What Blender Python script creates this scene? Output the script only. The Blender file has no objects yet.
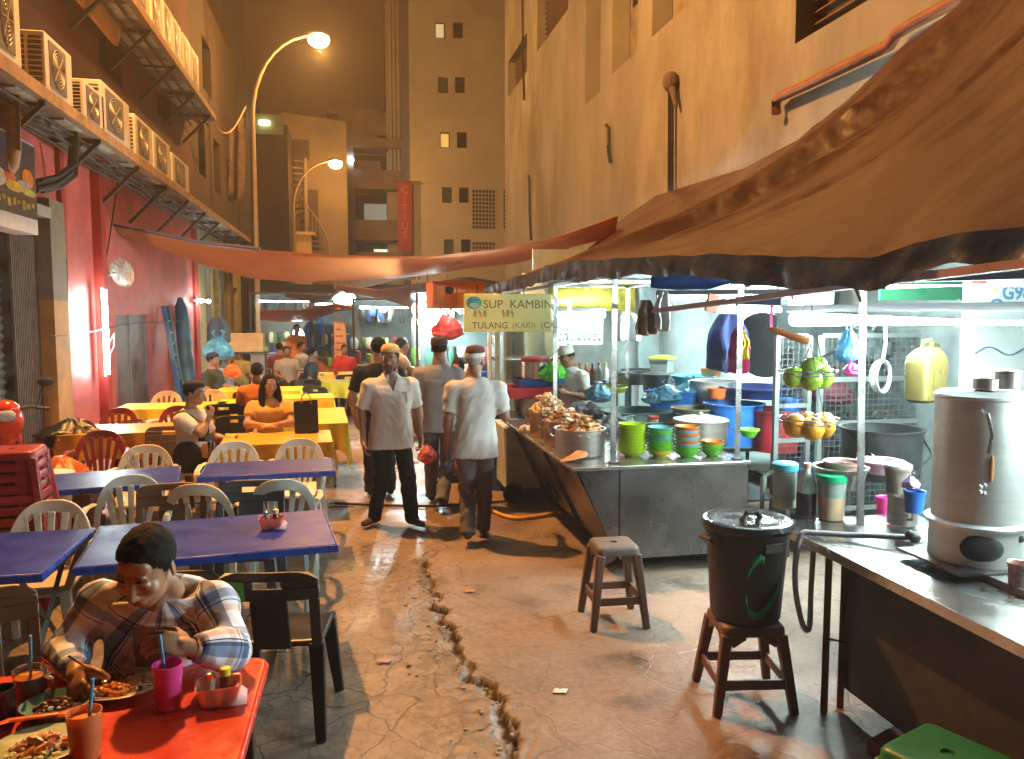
import bpy, math, random
import numpy as np
from math import sin, cos, pi, tan, atan, radians, sqrt, atan2
from mathutils import Vector, Matrix, noise
V = Vector
random.seed(7)
scene = bpy.context.scene
COL = scene.collection
# ------------------------------------------------------------------ camera
FPX, PITCH, YAW, CAMZ = 800.0, atan(67.5 / 800), atan(163 / 800 * cos(atan(67.5 / 800))), 2.0
Fw = V((sin(YAW) * cos(PITCH), cos(YAW) * cos(PITCH), -sin(PITCH)))
Rt = V((cos(YAW), -sin(YAW), 0)); Up = Rt.cross(Fw)
cam = bpy.data.cameras.new('camera'); camo = bpy.data.objects.new('camera', cam); COL.objects.link(camo)
camo.matrix_world = Matrix(((Rt.x, Up.x, -Fw.x, 0), (Rt.y, Up.y, -Fw.y, 0), (Rt.z, Up.z, -Fw.z, CAMZ), (0, 0, 0, 1)))
cam.sensor_width = 36; cam.lens = 36 * FPX / 1024; cam.clip_end = 900; cam.clip_start = .05
scene.camera = camo
def ray(px, py): return Fw + Rt * ((px - 512) / FPX) + Up * ((379.5 - py) / FPX)
def at_z(px, py, z):
    d = ray(px, py); return V((0, 0, CAMZ)) + d * ((z - CAMZ) / d.z)
def at_x(px, py, x):
    d = ray(px, py); return V((0, 0, CAMZ)) + d * (x / d.x)
def at_y(px, py, y):
    d = ray(px, py); return V((0, 0, CAMZ)) + d * (y / d.y)
# ------------------------------------------------------------------ materials
def lin(c):
    if isinstance(c, str):
        c = [int(c[i:i + 2], 16) / 255 for i in (0, 2, 4)]
        c = [x / 12.92 if x <= .04045 else ((x + .055) / 1.055) ** 2.4 for x in c]
    return tuple(c)
MATS = {}
def M(name, col=None, rough=.5, metal=0, var=.18, vs=6, bump=.08, bs=30, em=0, trans=0, alpha=1, sss=0, dirt=0, dcol=(.03, .022, .015), spec=.5, coat=0, tl=0, aniso=None):
    if name in MATS: return MATS[name]
    m = bpy.data.materials.new(name); MATS[name] = m; m.use_nodes = True
    nt = m.node_tree; N = nt.nodes; L = nt.links; b = N['Principled BSDF']
    c = lin(col); b.inputs['Roughness'].default_value = rough; b.inputs['Metallic'].default_value = metal
    b.inputs['Specular IOR Level'].default_value = spec
    if em:
        b.inputs['Base Color'].default_value = (*c, 1); b.inputs['Emission Color'].default_value = (*c, 1); b.inputs['Emission Strength'].default_value = em
        return m
    tc = N.new('ShaderNodeTexCoord'); mp = N.new('ShaderNodeMapping'); L.new(tc.outputs['Object'], mp.inputs[0])
    if aniso: mp.inputs['Scale'].default_value = aniso
    n1 = N.new('ShaderNodeTexNoise'); n1.inputs['Scale'].default_value = vs; n1.inputs['Detail'].default_value = 6; n1.inputs['Roughness'].default_value = .65
    L.new(mp.outputs[0], n1.inputs['Vector'])
    mr = N.new('ShaderNodeMapRange'); mr.inputs[1].default_value = .3; mr.inputs[2].default_value = .7
    mr.inputs[3].default_value = 1 - var; mr.inputs[4].default_value = 1 + var; L.new(n1.outputs[0], mr.inputs[0])
    mx = N.new('ShaderNodeMix'); mx.data_type = 'RGBA'; mx.blend_type = 'MULTIPLY'; mx.inputs[0].default_value = 1
    mx.inputs[6].default_value = (*c, 1); L.new(mr.outputs[0], mx.inputs[7])
    out = mx.outputs[2]
    if dirt:
        n3 = N.new('ShaderNodeTexNoise'); n3.inputs['Scale'].default_value = vs * .6; n3.inputs['Detail'].default_value = 9; n3.inputs['Roughness'].default_value = .7
        L.new(mp.outputs[0], n3.inputs['Vector'])
        r3 = N.new('ShaderNodeMapRange'); r3.inputs[1].default_value = .52; r3.inputs[2].default_value = .72; r3.inputs[4].default_value = dirt; L.new(n3.outputs[0], r3.inputs[0])
        m3 = N.new('ShaderNodeMix'); m3.data_type = 'RGBA'; L.new(r3.outputs[0], m3.inputs[0]); L.new(out, m3.inputs[6]); m3.inputs[7].default_value = (*dcol, 1)
        out = m3.outputs[2]
    L.new(out, b.inputs['Base Color'])
    r2 = N.new('ShaderNodeMapRange'); r2.inputs[1].default_value = .3; r2.inputs[2].default_value = .7
    rv = .035 if metal > .6 else .1; r2.inputs[3].default_value = max(.03, rough - rv); r2.inputs[4].default_value = min(1, rough + rv); L.new(n1.outputs[0], r2.inputs[0]); L.new(r2.outputs[0], b.inputs['Roughness'])
    if bump:
        n2 = N.new('ShaderNodeTexNoise'); n2.inputs['Scale'].default_value = bs; n2.inputs['Detail'].default_value = 4; L.new(mp.outputs[0], n2.inputs['Vector'])
        bp = N.new('ShaderNodeBump'); bp.inputs['Strength'].default_value = bump; bp.inputs['Distance'].default_value = .02
        L.new(n2.outputs[0], bp.inputs['Height']); L.new(bp.outputs[0], b.inputs['Normal'])
    if trans: b.inputs['Transmission Weight'].default_value = trans; b.inputs['IOR'].default_value = 1.2
    if alpha < 1: b.inputs['Alpha'].default_value = alpha
    if sss: b.inputs['Subsurface Weight'].default_value = sss; b.inputs['Subsurface Radius'].default_value = (.02, .008, .004); b.inputs['Subsurface Scale'].default_value = .5
    if coat: b.inputs['Coat Weight'].default_value = coat; b.inputs['Coat Roughness'].default_value = .15
    if tl:
        t = N.new('ShaderNodeBsdfTranslucent'); L.new(out, t.inputs['Color'])
        ms = N.new('ShaderNodeMixShader'); ms.inputs[0].default_value = tl
        L.new(b.outputs[0], ms.inputs[1]); L.new(t.outputs[0], ms.inputs[2]); L.new(ms.outputs[0], N['Material Output'].inputs[0])
    return m
# ------------------------------------------------------------------ mesh builder
def frame(d):
    d = V(d).normalized(); a = V((0, 0, 1)) if abs(d.z) < .95 else V((0, 1, 0))
    x = d.cross(a).normalized(); return x, x.cross(d).normalized(), d
class G:
    def __init__(s): s.v = []; s.f = []; s.mi = []; s.cur = 0; s.mats = []
    def mat(s, m):
        if m not in s.mats: s.mats.append(m)
        s.cur = s.mats.index(m); return s
    def add(s, vs, fs):
        o = len(s.v); s.v += [tuple(v) for v in vs]
        for f in fs: s.f.append([i + o for i in f]); s.mi.append(s.cur)
        return s
    def box(s, x0, x1, y0, y1, z0, z1, rz=0, rx=0, ry=0):
        c = V(((x0 + x1) / 2, (y0 + y1) / 2, (z0 + z1) / 2)); R = Matrix.Rotation(rz, 3, 'Z') @ Matrix.Rotation(ry, 3, 'Y') @ Matrix.Rotation(rx, 3, 'X')
        vs = [c + R @ (V((x, y, z)) - c) for x in (x0, x1) for y in (y0, y1) for z in (z0, z1)]
        return s.add(vs, [(0, 1, 3, 2), (4, 6, 7, 5), (0, 4, 5, 1), (2, 3, 7, 6), (0, 2, 6, 4), (1, 5, 7, 3)])
    def bar(s, p0, p1, w, t, w1=None, t1=None, side=None):
        p0, p1 = V(p0), V(p1); d = (p1 - p0).normalized()
        if side is None: x, y, d = frame(d)
        else: x = (V(side) - d * V(side).dot(d)).normalized(); y = d.cross(x)
        w1 = w if w1 is None else w1; t1 = t if t1 is None else t1
        vs = [p0 + x * a * w / 2 + y * b * t / 2 for a, b in ((-1, -1), (1, -1), (1, 1), (-1, 1))] + [p1 + x * a * w1 / 2 + y * b * t1 / 2 for a, b in ((-1, -1), (1, -1), (1, 1), (-1, 1))]
        return s.add(vs, [(3, 2, 1, 0), (4, 5, 6, 7), (0, 1, 5, 4), (1, 2, 6, 5), (2, 3, 7, 6), (3, 0, 4, 7)])
    def rings(s, rs, cap=True, close=False):
        n = len(rs[0]); o = len(s.v)
        for r in rs: s.v += [tuple(p) for p in r]
        k = len(rs)
        for i in range(k if close else k - 1):
            a, b = o + i * n, o + ((i + 1) % k) * n
            for j in range(n):
                s.f.append([a + j, a + (j + 1) % n, b + (j + 1) % n, b + j]); s.mi.append(s.cur)
        if cap and not close:
            s.f.append([o + j for j in range(n)][::-1]); s.f.append([o + (k - 1) * n + j for j in range(n)]); s.mi += [s.cur] * 2
        return s
    def tube(s, pts, r, n=8, rs=None, flat=1, cap=True):
        pts = [V(p) for p in pts]; out = []; x = None
        for i, p in enumerate(pts):
            d = (pts[min(i + 1, len(pts) - 1)] - pts[max(i - 1, 0)]).normalized()
            if x is None: x, y, d = frame(d)
            else:
                x = x - d * x.dot(d); x = x.normalized() if x.length > 1e-5 else frame(d)[0]; y = d.cross(x)
            rr = rs[i] if rs else r
            out.append([p + x * cos(2 * pi * j / n) * rr + y * sin(2 * pi * j / n) * rr * flat for j in range(n)])
        return s.rings(out, cap)
    def cyl(s, p0, p1, r0, r1=None, n=16): return s.tube([p0, p1], r0, n, [r0, r0 if r1 is None else r1])
    def lathe(s, prof, c=(0, 0, 0), n=24, cap=True, M3=None):
        c = V(c); out = []
        for r, z in prof:
            ring = [V((r * cos(2 * pi * j / n), r * sin(2 * pi * j / n), z)) for j in range(n)]
            out.append([c + (M3 @ p if M3 else p) for p in ring])
        return s.rings(out, cap)
    def ell(s, c, r, M3=None, n=14, m=9):
        if not hasattr(r, '__len__'): r = (r, r, r)
        c = V(c); out = []
        for i in range(1, m):
            t = -pi / 2 + pi * i / m
            ring = [V((r[0] * cos(t) * cos(2 * pi * j / n), r[1] * cos(t) * sin(2 * pi * j / n), r[2] * sin(t))) for j in range(n)]
            out.append([c + (M3 @ p if M3 else p) for p in ring])
        return s.rings(out)
    def cap2(s, p0, p1, r0, r1=None, n=12):
        r1 = r0 if r1 is None else r1; p0, p1 = V(p0), V(p1); d = (p1 - p0); l = d.length
        if l < 1e-5: return s.ell(p0, r0)
        d /= l; pts = []; rs = []
        for a in (75, 50, 25, 0): pts.append(p0 - d * r0 * sin(radians(a))); rs.append(r0 * cos(radians(a)))
        for a in (0, 25, 50, 75): pts.append(p1 + d * r1 * sin(radians(a))); rs.append(r1 * cos(radians(a)))
        if l < 1e-3: pass
        return s.tube(pts, 0, n, rs)
    def quad(s, a, b, c, d): return s.add([a, b, c, d], [(0, 1, 2, 3)])
    def poly(s, pts, thick, nrm):
        n = len(pts); nv = V(nrm).normalized() * thick
        vs = [V(p) for p in pts] + [V(p) + nv for p in pts]
        return s.add(vs, [list(range(n))[::-1], list(range(n, 2 * n))] + [(i, (i + 1) % n, n + (i + 1) % n, n + i) for i in range(n)])
    def grid(s, P, thick=0):
        """P[i][j] points; optional second skin below, along the averaged normal"""
        a, b = len(P), len(P[0]); o = len(s.v); s.v += [tuple(p) for r in P for p in r]
        for i in range(a - 1):
            for j in range(b - 1): s.f.append([o + i * b + j, o + i * b + j + 1, o + (i + 1) * b + j + 1, o + (i + 1) * b + j]); s.mi.append(s.cur)
        return s
    def mesh(s, name):
        me = bpy.data.meshes.new(name); me.from_pydata(s.v, [], s.f)
        for m in s.mats: me.materials.append(m)
        me.polygons.foreach_set('material_index', s.mi); me.update(); return me
    def build(s, name, mat=None, parent=None, smooth=True, bevel=0, loc=None, solid=0, ang=38, fix=True, sub=0):
        me = s.mesh(name)
        if mat and not s.mats: me.materials.append(mat)
        if fix:
            import bmesh
            bm = bmesh.new(); bm.from_mesh(me); bmesh.ops.recalc_face_normals(bm, faces=bm.faces); bm.to_mesh(me); bm.free()
        if smooth:
            me.polygons.foreach_set('use_smooth', [True] * len(me.polygons)); me.set_sharp_from_angle(angle=radians(ang))
        return link(name, me, parent, loc, bevel, solid, sub)
def link(name, me, parent=None, loc=None, bevel=0, solid=0, sub=0):
    o = bpy.data.objects.new(name, me); COL.objects.link(o)
    if parent: o.parent = parent
    if loc is not None: o.location = loc
    if solid:
        md = o.modifiers.new('s', 'SOLIDIFY'); md.thickness = solid; md.offset = 0
    if bevel:
        md = o.modifiers.new('b', 'BEVEL'); md.width = bevel; md.segments = 2; md.limit_method = 'ANGLE'; md.angle_limit = radians(40)
    if sub:
        md = o.modifiers.new('d', 'SUBSURF'); md.levels = sub; md.render_levels = sub
    return o
def tag(o, label=None, cat=None, group=None, kind=None):
    if label: o['label'] = label
    if cat: o['category'] = cat
    if group: o['group'] = group
    if kind: o['kind'] = kind
    return o
def T(name, label, cat, loc=(0, 0, 0), rz=0, group=None):
    o = bpy.data.objects.new(name, None); COL.objects.link(o); o.location = loc; o.rotation_euler = (0, 0, rz); o.empty_display_size = .1
    return tag(o, label, cat, group)
def dup(root, loc=None, rz=None, label=None, swap=None):
    def cp(o, parent):
        c = o.copy(); COL.objects.link(c)
        if parent: c.parent = parent
        if swap and c.data is not None and c.type == 'MESH':
            key = (c.data.name, tuple(sorted((a.name, b.name) for a, b in swap.items())))
            if key not in SW:
                d = c.data.copy(); SW[key] = d
                for i, m in enumerate(d.materials):
                    if m in swap: d.materials[i] = swap[m]
            c.data = SW[key]
        for ch in list(o.children): cp(ch, c)
        return c
    r = cp(root, None)
    if loc is not None: r.location = loc
    if rz is not None: r.rotation_euler = (0, 0, rz)
    if label: r['label'] = label
    return r
SW = {}
def struct(o): o['kind'] = 'structure'; return o
class S:
    """soft union of rounded solids, meshed as ONE continuous surface"""
    def __init__(s, k=.012): s.p = []; s.k = k
    def ell(s, c, r, M3=None, n=0, m=0):
        r = (r, r, r) if not hasattr(r, '__len__') else tuple(r); A = np.array(M3.transposed() if M3 else Matrix.Identity(3)); c = np.array(V(c)); q = max(r); r = np.array(r)
        def f(P):
            u = (P - c) @ A.T; k0 = np.sqrt(((u / r) ** 2).sum(-1)) + 1e-9; k1 = np.sqrt(((u / r ** 2) ** 2).sum(-1)) + 1e-9; return k0 * (k0 - 1) / k1
        s.p.append((c - q, c + q, f, s.k)); return s
    def cap2(s, p0, p1, r0, r1=None, n=0): return s.seg(p0, p1, r0, r0 if r1 is None else r1)
    def seg(s, p0, p1, r0, r1, cut0=False, cut1=False):
        a, b = np.array(V(p0)), np.array(V(p1)); d = b - a; L2 = max(1e-9, d @ d); n = d / sqrt(L2); q = max(r0, r1)
        def f(P):
            w = P - a; t = np.clip((w @ d) / L2, 0, 1); v = np.sqrt(((w - t[..., None] * d) ** 2).sum(-1)) - (r0 + (r1 - r0) * t)
            if cut0: v = np.maximum(v, -(w @ n))
            if cut1: v = np.maximum(v, (P - b) @ n)
            return v
        s.p.append((np.minimum(a, b) - q, np.maximum(a, b) + q, f, s.k)); return s
    def tube(s, pts, r, n=8, rs=None, flat=1, cap=True):
        rs = rs or [r] * len(pts)
        for i in range(len(pts) - 1): s.seg(pts[i], pts[i + 1], rs[i], rs[i + 1], i == 0, i == len(pts) - 2)
        return s
    def loft(s, st, sides):
        st = [(V(a[0]), a[1], a[2]) for a in st]; fine = []; fsd = []; fs_ = []
        for i in range(len(st) - 1):
            A = [st[max(i - 1, 0)], st[i], st[i + 1], st[min(i + 2, len(st) - 1)]]
            for q in range(4):
                t = q / 4; w = (-.5 * t + t * t - .5 * t ** 3, 1 - 2.5 * t * t + 1.5 * t ** 3, .5 * t + 2 * t * t - 1.5 * t ** 3, -.5 * t * t + .5 * t ** 3)
                c = V((0, 0, 0))
                for k in range(4): c += A[k][0] * w[k]
                fine.append((c, sum(A[k][1] * w[k] for k in range(4)), sum(A[k][2] * w[k] for k in range(4)))); fsd.append(sides[i])
        st = fine + [st[-1]]; sides = fsd + [sides[-1]]
        for i in range(len(st) - 1):
            a, b = np.array(V(st[i][0])), np.array(V(st[i + 1][0])); d = b - a; L2 = d @ d; n = d / sqrt(L2); x = np.array(V(sides[i])); x = x - n * (x @ n); x /= sqrt(x @ x); y = np.cross(n, x)
            ra, rb = np.array(st[i][1:3]), np.array(st[i + 1][1:3]); q = max(*ra, *rb); e0, e1 = i == 0, i == len(st) - 2
            def f(P, a=a, b=b, d=d, L2=L2, n=n, x=x, y=y, ra=ra, rb=rb, e0=e0, e1=e1):
                w = P - a; tt = (w @ d) / L2; t = np.clip(tt, 0, 1); rx = ra[0] + (rb[0] - ra[0]) * t; ry = ra[1] + (rb[1] - ra[1]) * t
                k = (np.abs(w @ x / rx) ** 2.4 + np.abs(w @ y / ry) ** 2.4) ** (1 / 2.4); v = (k - 1) * np.minimum(rx, ry); ax = np.maximum(-(w @ n), (P - b) @ n)
                return np.maximum(v, ax - (0 if (e0 or e1) else .012))
            fs_.append((np.minimum(a, b) - q, np.maximum(a, b) + q, f))
        s.p.append((np.min([w[0] for w in fs_], 0), np.max([w[1] for w in fs_], 0), lambda P: np.min([w[2](P) for w in fs_], 0), s.k)); return s
def fuse(g, name, vox, it=0, fac=.5):
    lo = np.min([p[0] for p in g.p], 0) - vox * 3; hi = np.max([p[1] for p in g.p], 0) + vox * 3; n = np.ceil((hi - lo) / vox).astype(int) + 1
    F = np.full(n, 1.0, np.float64); ax = [lo[i] + vox * np.arange(n[i]) for i in range(3)]
    for a, b, f, k in g.p:
        m = k * 1.5 + vox * 2; i0 = np.maximum(0, ((a - m - lo) / vox).astype(int)); i1 = np.minimum(n, ((b + m - lo) / vox).astype(int) + 2); sl = tuple(slice(i0[q], i1[q]) for q in range(3))
        P = np.stack(np.meshgrid(*[ax[q][sl[q]] for q in range(3)], indexing='ij'), -1); d = f(P); o = F[sl]; h = np.maximum(k - np.abs(o - d), 0) / k; F[sl] = np.minimum(o, d) - h * h * k * .25
    I = F < 0; cnt = np.zeros(n - 1); pos = np.zeros((*(n - 1), 3)); c0 = [slice(0, -1), slice(1, None)]
    for ax_ in range(3):
        o1, o2 = [q for q in range(3) if q != ax_]
        for u in (0, 1):
            for v in (0, 1):
                s0 = [None] * 3; s1 = [None] * 3; s0[ax_] = c0[0]; s1[ax_] = c0[1]; s0[o1] = s1[o1] = c0[u]; s0[o2] = s1[o2] = c0[v]; A, B = F[tuple(s0)], F[tuple(s1)]; x = (A < 0) != (B < 0)
                t = np.where(x, A / np.where(x, A - B, 1), 0); cnt += x; pos[..., ax_] += t; pos[..., o1] += u * x; pos[..., o2] += v * x
    act = cnt > 0; idx = np.full(act.shape, -1); idx[act] = np.arange(act.sum()); cell = np.argwhere(act); vs = lo + (cell + pos[act] / cnt[act][:, None]) * vox; fs = []
    for ax_ in range(3):
        o1, o2 = (ax_ + 1) % 3, (ax_ + 2) % 3; s0 = [slice(None)] * 3; s1 = [slice(None)] * 3; s0[ax_] = c0[0]; s1[ax_] = c0[1]; x = I[tuple(s0)] != I[tuple(s1)]; e = np.argwhere(x); ins = I[tuple(s0)][x]
        q = []
        for u, v in ((0, 0), (-1, 0), (-1, -1), (0, -1)): w_ = e.copy(); w_[:, o1] += u; w_[:, o2] += v; q.append(idx[w_[:, 0], w_[:, 1], w_[:, 2]])
        q = np.stack(q, 1); q[~ins] = q[~ins][:, ::-1]; fs.append(q)
    fs = np.concatenate(fs)
    if it:
        ed = np.concatenate([fs[:, [i, (i + 1) % 4]] for i in range(4)]); ed = np.concatenate([ed, ed[:, ::-1]]); dg = np.bincount(ed[:, 0], minlength=len(vs))[:, None]
        for _ in range(it): vs = vs + fac * (np.stack([np.bincount(ed[:, 0], vs[ed[:, 1], q], len(vs)) for q in range(3)], 1) / dg - vs)
    me = bpy.data.meshes.new(name); me.from_pydata(vs.tolist(), [], fs.tolist()); me.update(); me.polygons.foreach_set('use_smooth', [True] * len(me.polygons)); return me
def text_mesh(g, txt, size, origin, xdir, ydir, mat, depth=.002, align='LEFT', bold=0):
    cu = bpy.data.curves.new('t', 'FONT'); cu.body = txt; cu.size = size; cu.align_x = align; cu.offset = bold; cu.resolution_u = 3
    o = bpy.data.objects.new('tmp', cu); COL.objects.link(o)
    me = bpy.data.meshes.new_from_object(o.evaluated_get(bpy.context.evaluated_depsgraph_get()))
    bpy.data.objects.remove(o)
    x, y = V(xdir).normalized(), V(ydir).normalized(); n = x.cross(y); og = V(origin) + n * depth
    g.mat(mat); g.add([og + x * v.co.x + y * v.co.y for v in me.vertices], [list(p.vertices) for p in me.polygons])
    return g
# ------------------------------------------------------------------ render, world
scene.render.engine = 'CYCLES'; cy = scene.cycles
cy.use_denoising = True; cy.max_bounces = 6; cy.diffuse_bounces = 3; cy.glossy_bounces = 3; cy.transmission_bounces = 5; cy.transparent_max_bounces = 8
cy.sample_clamp_indirect = 4; cy.sample_clamp_direct = 0; cy.caustics_reflective = False; cy.caustics_refractive = False; cy.blur_glossy = .5
scene.view_settings.view_transform = 'Standard'; scene.view_settings.look = 'None'; scene.view_settings.gamma = 1; scene.view_settings.use_curve_mapping = False
scene.view_settings.exposure = .28
w = bpy.data.worlds.new('World'); scene.world = w; w.use_nodes = True
nt = w.node_tree; bg = nt.nodes['Background']
sk = nt.nodes.new('ShaderNodeTexSky'); sk.sky_type = 'NISHITA'; sk.sun_disc = False; sk.sun_elevation = radians(-4); sk.sun_rotation = radians(200)
mx = nt.nodes.new('ShaderNodeMix'); mx.data_type = 'RGBA'; mx.blend_type = 'ADD'; mx.inputs[0].default_value = .15; mx.clamp_result = False
nt.links.new(sk.outputs[0], mx.inputs[7])
# town glow on low cloud: warm brown, uneven
tc = nt.nodes.new('ShaderNodeTexCoord'); nz = nt.nodes.new('ShaderNodeTexNoise'); nz.inputs['Scale'].default_value = 3.5; nz.inputs['Detail'].default_value = 6
nt.links.new(tc.outputs['Generated'], nz.inputs['Vector'])
rp = nt.nodes.new('ShaderNodeValToRGB'); rp.color_ramp.elements[0].color = (.24, .075, .016, 1); rp.color_ramp.elements[1].color = (.72, .25, .055, 1)
rp.color_ramp.elements[0].position = .35; rp.color_ramp.elements[1].position = .7
nt.links.new(nz.outputs[0], rp.inputs[0]); nt.links.new(rp.outputs[0], mx.inputs[6]); nt.links.new(mx.outputs[2], bg.inputs[0]); bg.inputs[1].default_value = .10
SOD = (1, .45, .12); TUBE = (.80, 1, .97)
m_tube = M('fluorescent_tube', TUBE, em=130)
m_tubef = M('fluorescent_tube_far', TUBE, em=45)
m_sod = M('sodium_glow', SOD, em=900)
# ------------------------------------------------------------------ ground: one sheet to the horizon, fine where the slab has broken
XL, XR = -3.7, 5.0
def nz2(x, y, s, seed=0): return noise.noise(V((x * s, y * s, seed)))
crack = [(520, 775), (514, 759), (520, 744), (516, 720), (498, 697), (488, 682), (466, 662), (456, 634), (440, 602), (426, 563), (446, 548), (452, 530)]
cw = [at_z(px, py, 0) for px, py in crack]
cyv = np.array([p.y for p in cw]); cxv = np.array([p.x for p in cw]); od = np.argsort(cyv); cyv, cxv = cyv[od], cxv[od]
xs = np.concatenate([[-300, -120, -50, -20, -10, -6, -4.5, -3.5, -2.8, -2.2, -1.8], np.arange(-1.4, 1.6, .016), [1.7, 2, 2.5, 3, 4, 5, 7, 12, 25, 60, 140, 300]])
ys = np.concatenate([[-300, -100, -30, -10, -3, 0, 1, 1.8], np.arange(2.2, 7.6, .018), [8, 9, 10, 12, 14, 17, 20, 25, 30, 40, 60, 100, 200, 400]])
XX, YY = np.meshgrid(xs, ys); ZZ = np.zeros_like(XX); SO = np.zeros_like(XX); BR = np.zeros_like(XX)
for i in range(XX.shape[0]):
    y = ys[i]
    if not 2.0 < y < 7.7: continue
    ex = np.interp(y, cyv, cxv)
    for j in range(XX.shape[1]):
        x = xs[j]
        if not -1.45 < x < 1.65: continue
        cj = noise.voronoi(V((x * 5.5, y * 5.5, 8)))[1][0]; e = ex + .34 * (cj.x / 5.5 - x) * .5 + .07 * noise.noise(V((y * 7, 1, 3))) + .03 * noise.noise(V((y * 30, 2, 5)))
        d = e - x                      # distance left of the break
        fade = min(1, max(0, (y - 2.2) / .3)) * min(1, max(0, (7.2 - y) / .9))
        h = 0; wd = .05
        if d > 0:
            wd = .07 + .15 * noise.noise(V((y * 2.6, 0, 9)))
            rag = max(0, 1 - d / max(.018, wd)) ** .6
            cell = noise.voronoi(V((x * 11, y * 11, 0)))[0]
            edge = cell[1] - cell[0]
            far = max(0, 1 - max(0, d - .35) / .75)
            h -= .030 * min(1, rag * 1.6)
            h += far * (-.005 + .007 * noise.noise(V((x * 9, y * 9, 1))) + .003 * noise.noise(V((x * 45, y * 45, 1))) - .009 * max(0, .10 - edge) / .10)
            BR[i, j] = max(rag, far * max(0, .25 + .6 * noise.noise(V((x * 3, y * 3, 4))))) * fade
        else:
            # slab plates next to the break tilt and split
            t = max(0, 1 + d / .30)
            cell = noise.voronoi(V((x * 4.2 + 5, y * 4.2, 2)))[0]; edge = cell[1] - cell[0]
            h -= t * .022 * max(0, .045 - edge) / .045
            h += t * .006 * noise.noise(V((x * 3, y * 3, 7)))
            BR[i, j] = .0
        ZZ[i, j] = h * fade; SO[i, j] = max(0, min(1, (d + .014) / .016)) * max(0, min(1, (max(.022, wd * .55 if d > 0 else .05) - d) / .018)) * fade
g = G(); ny, nx = XX.shape
me = bpy.data.meshes.new('ground')
vv = np.stack([XX, YY, ZZ], -1).reshape(-1, 3)
idx = np.arange(nx * ny).reshape(ny, nx)
ff = np.stack([idx[:-1, :-1], idx[:-1, 1:], idx[1:, 1:], idx[1:, :-1]], -1).reshape(-1, 4)
me.from_pydata(vv.tolist(), [], ff.tolist()); me.update()
at = me.attributes.new('soil_shade', 'FLOAT', 'POINT'); at.data.foreach_set('value', np.clip(SO, 0, 1).reshape(-1).astype(np.float32))  # dark soil plus the shade inside the crack, painted into the colour
at = me.attributes.new('broken', 'FLOAT', 'POINT'); at.data.foreach_set('value', BR.reshape(-1).astype(np.float32))
me.polygons.foreach_set('use_smooth', [True] * len(me.polygons))
m = bpy.data.materials.new('worn_concrete'); m.use_nodes = True; nt = m.node_tree; N = nt.nodes; L = nt.links; b = N['Principled BSDF']
def nd(t, **k):
    n = N.new(t)
    for a, v in k.items():
        if a.startswith('i_'): n.inputs[a[2:].replace('_', ' ')].default_value = v
        else: setattr(n, a, v)
    return n
tc = nd('ShaderNodeTexCoord')
wn = nd('ShaderNodeTexNoise', i_Scale=1.6, i_Detail=4); L.new(tc.outputs['Object'], wn.inputs['Vector'])
wm = nd('ShaderNodeMix', data_type='RGBA', blend_type='ADD'); wm.inputs[0].default_value = .45; L.new(tc.outputs['Object'], wm.inputs[6]); L.new(wn.outputs['Color'], wm.inputs[7])
big = nd('ShaderNodeTexNoise', i_Scale=.9, i_Detail=8, i_Roughness=.62); L.new(tc.outputs['Object'], big.inputs['Vector'])
r1 = nd('ShaderNodeValToRGB'); r1.color_ramp.elements[0].position = .3; r1.color_ramp.elements[0].color = (.13, .088, .062, 1); r1.color_ramp.elements[1].position = .68; r1.color_ramp.elements[1].color = (.30, .215, .16, 1); L.new(big.outputs[0], r1.inputs[0])
fine = nd('ShaderNodeTexNoise', i_Scale=22, i_Detail=8, i_Roughness=.7); L.new(tc.outputs['Object'], fine.inputs['Vector'])
r2 = nd('ShaderNodeMapRange'); r2.inputs[1].default_value = .3; r2.inputs[2].default_value = .7; r2.inputs[3].default_value = .68; r2.inputs[4].default_value = 1.2; L.new(fine.outputs[0], r2.inputs[0])
c1 = nd('ShaderNodeMix', data_type='RGBA', blend_type='MULTIPLY'); c1.inputs[0].default_value = 1; L.new(r1.outputs[0], c1.inputs[6]); L.new(r2.outputs[0], c1.inputs[7])
ba = nd('ShaderNodeAttribute', attribute_name='broken')
c2 = nd('ShaderNodeMix', data_type='RGBA'); L.new(ba.outputs['Fac'], c2.inputs[0]); L.new(c1.outputs[2], c2.inputs[6])
vor2 = nd('ShaderNodeTexVoronoi', i_Scale=17.0); L.new(wm.outputs[2], vor2.inputs['Vector'])
r5 = nd('ShaderNodeValToRGB'); r5.color_ramp.elements[0].color = (.10, .078, .055, 1); r5.color_ramp.elements[1].color = (.34, .285, .22, 1); e_ = r5.color_ramp.elements.new(.55); e_.color = (.21, .165, .12, 1)
sp = nd('ShaderNodeSeparateColor'); L.new(vor2.outputs['Color'], sp.inputs[0]); L.new(sp.outputs[0], r5.inputs[0]); L.new(r5.outputs[0], c2.inputs[7])
# hairline cracks, two sizes
vor = nd('ShaderNodeTexVoronoi', feature='DISTANCE_TO_EDGE', i_Scale=2.1); L.new(wm.outputs[2], vor.inputs['Vector'])
cr = nd('ShaderNodeMapRange'); cr.inputs[1].default_value = 0; cr.inputs[2].default_value = .014; cr.inputs[3].default_value = .30; cr.inputs[4].default_value = 1; L.new(vor.outputs['Distance'], cr.inputs[0])
vor3 = nd('ShaderNodeTexVoronoi', feature='DISTANCE_TO_EDGE', i_Scale=6.5); L.new(wm.outputs[2], vor3.inputs['Vector'])
cr3 = nd('ShaderNodeMapRange'); cr3.inputs[1].default_value = 0; cr3.inputs[2].default_value = .03; cr3.inputs[3].default_value = .45; cr3.inputs[4].default_value = 1; L.new(vor3.outputs['Distance'], cr3.inputs[0])
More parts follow.
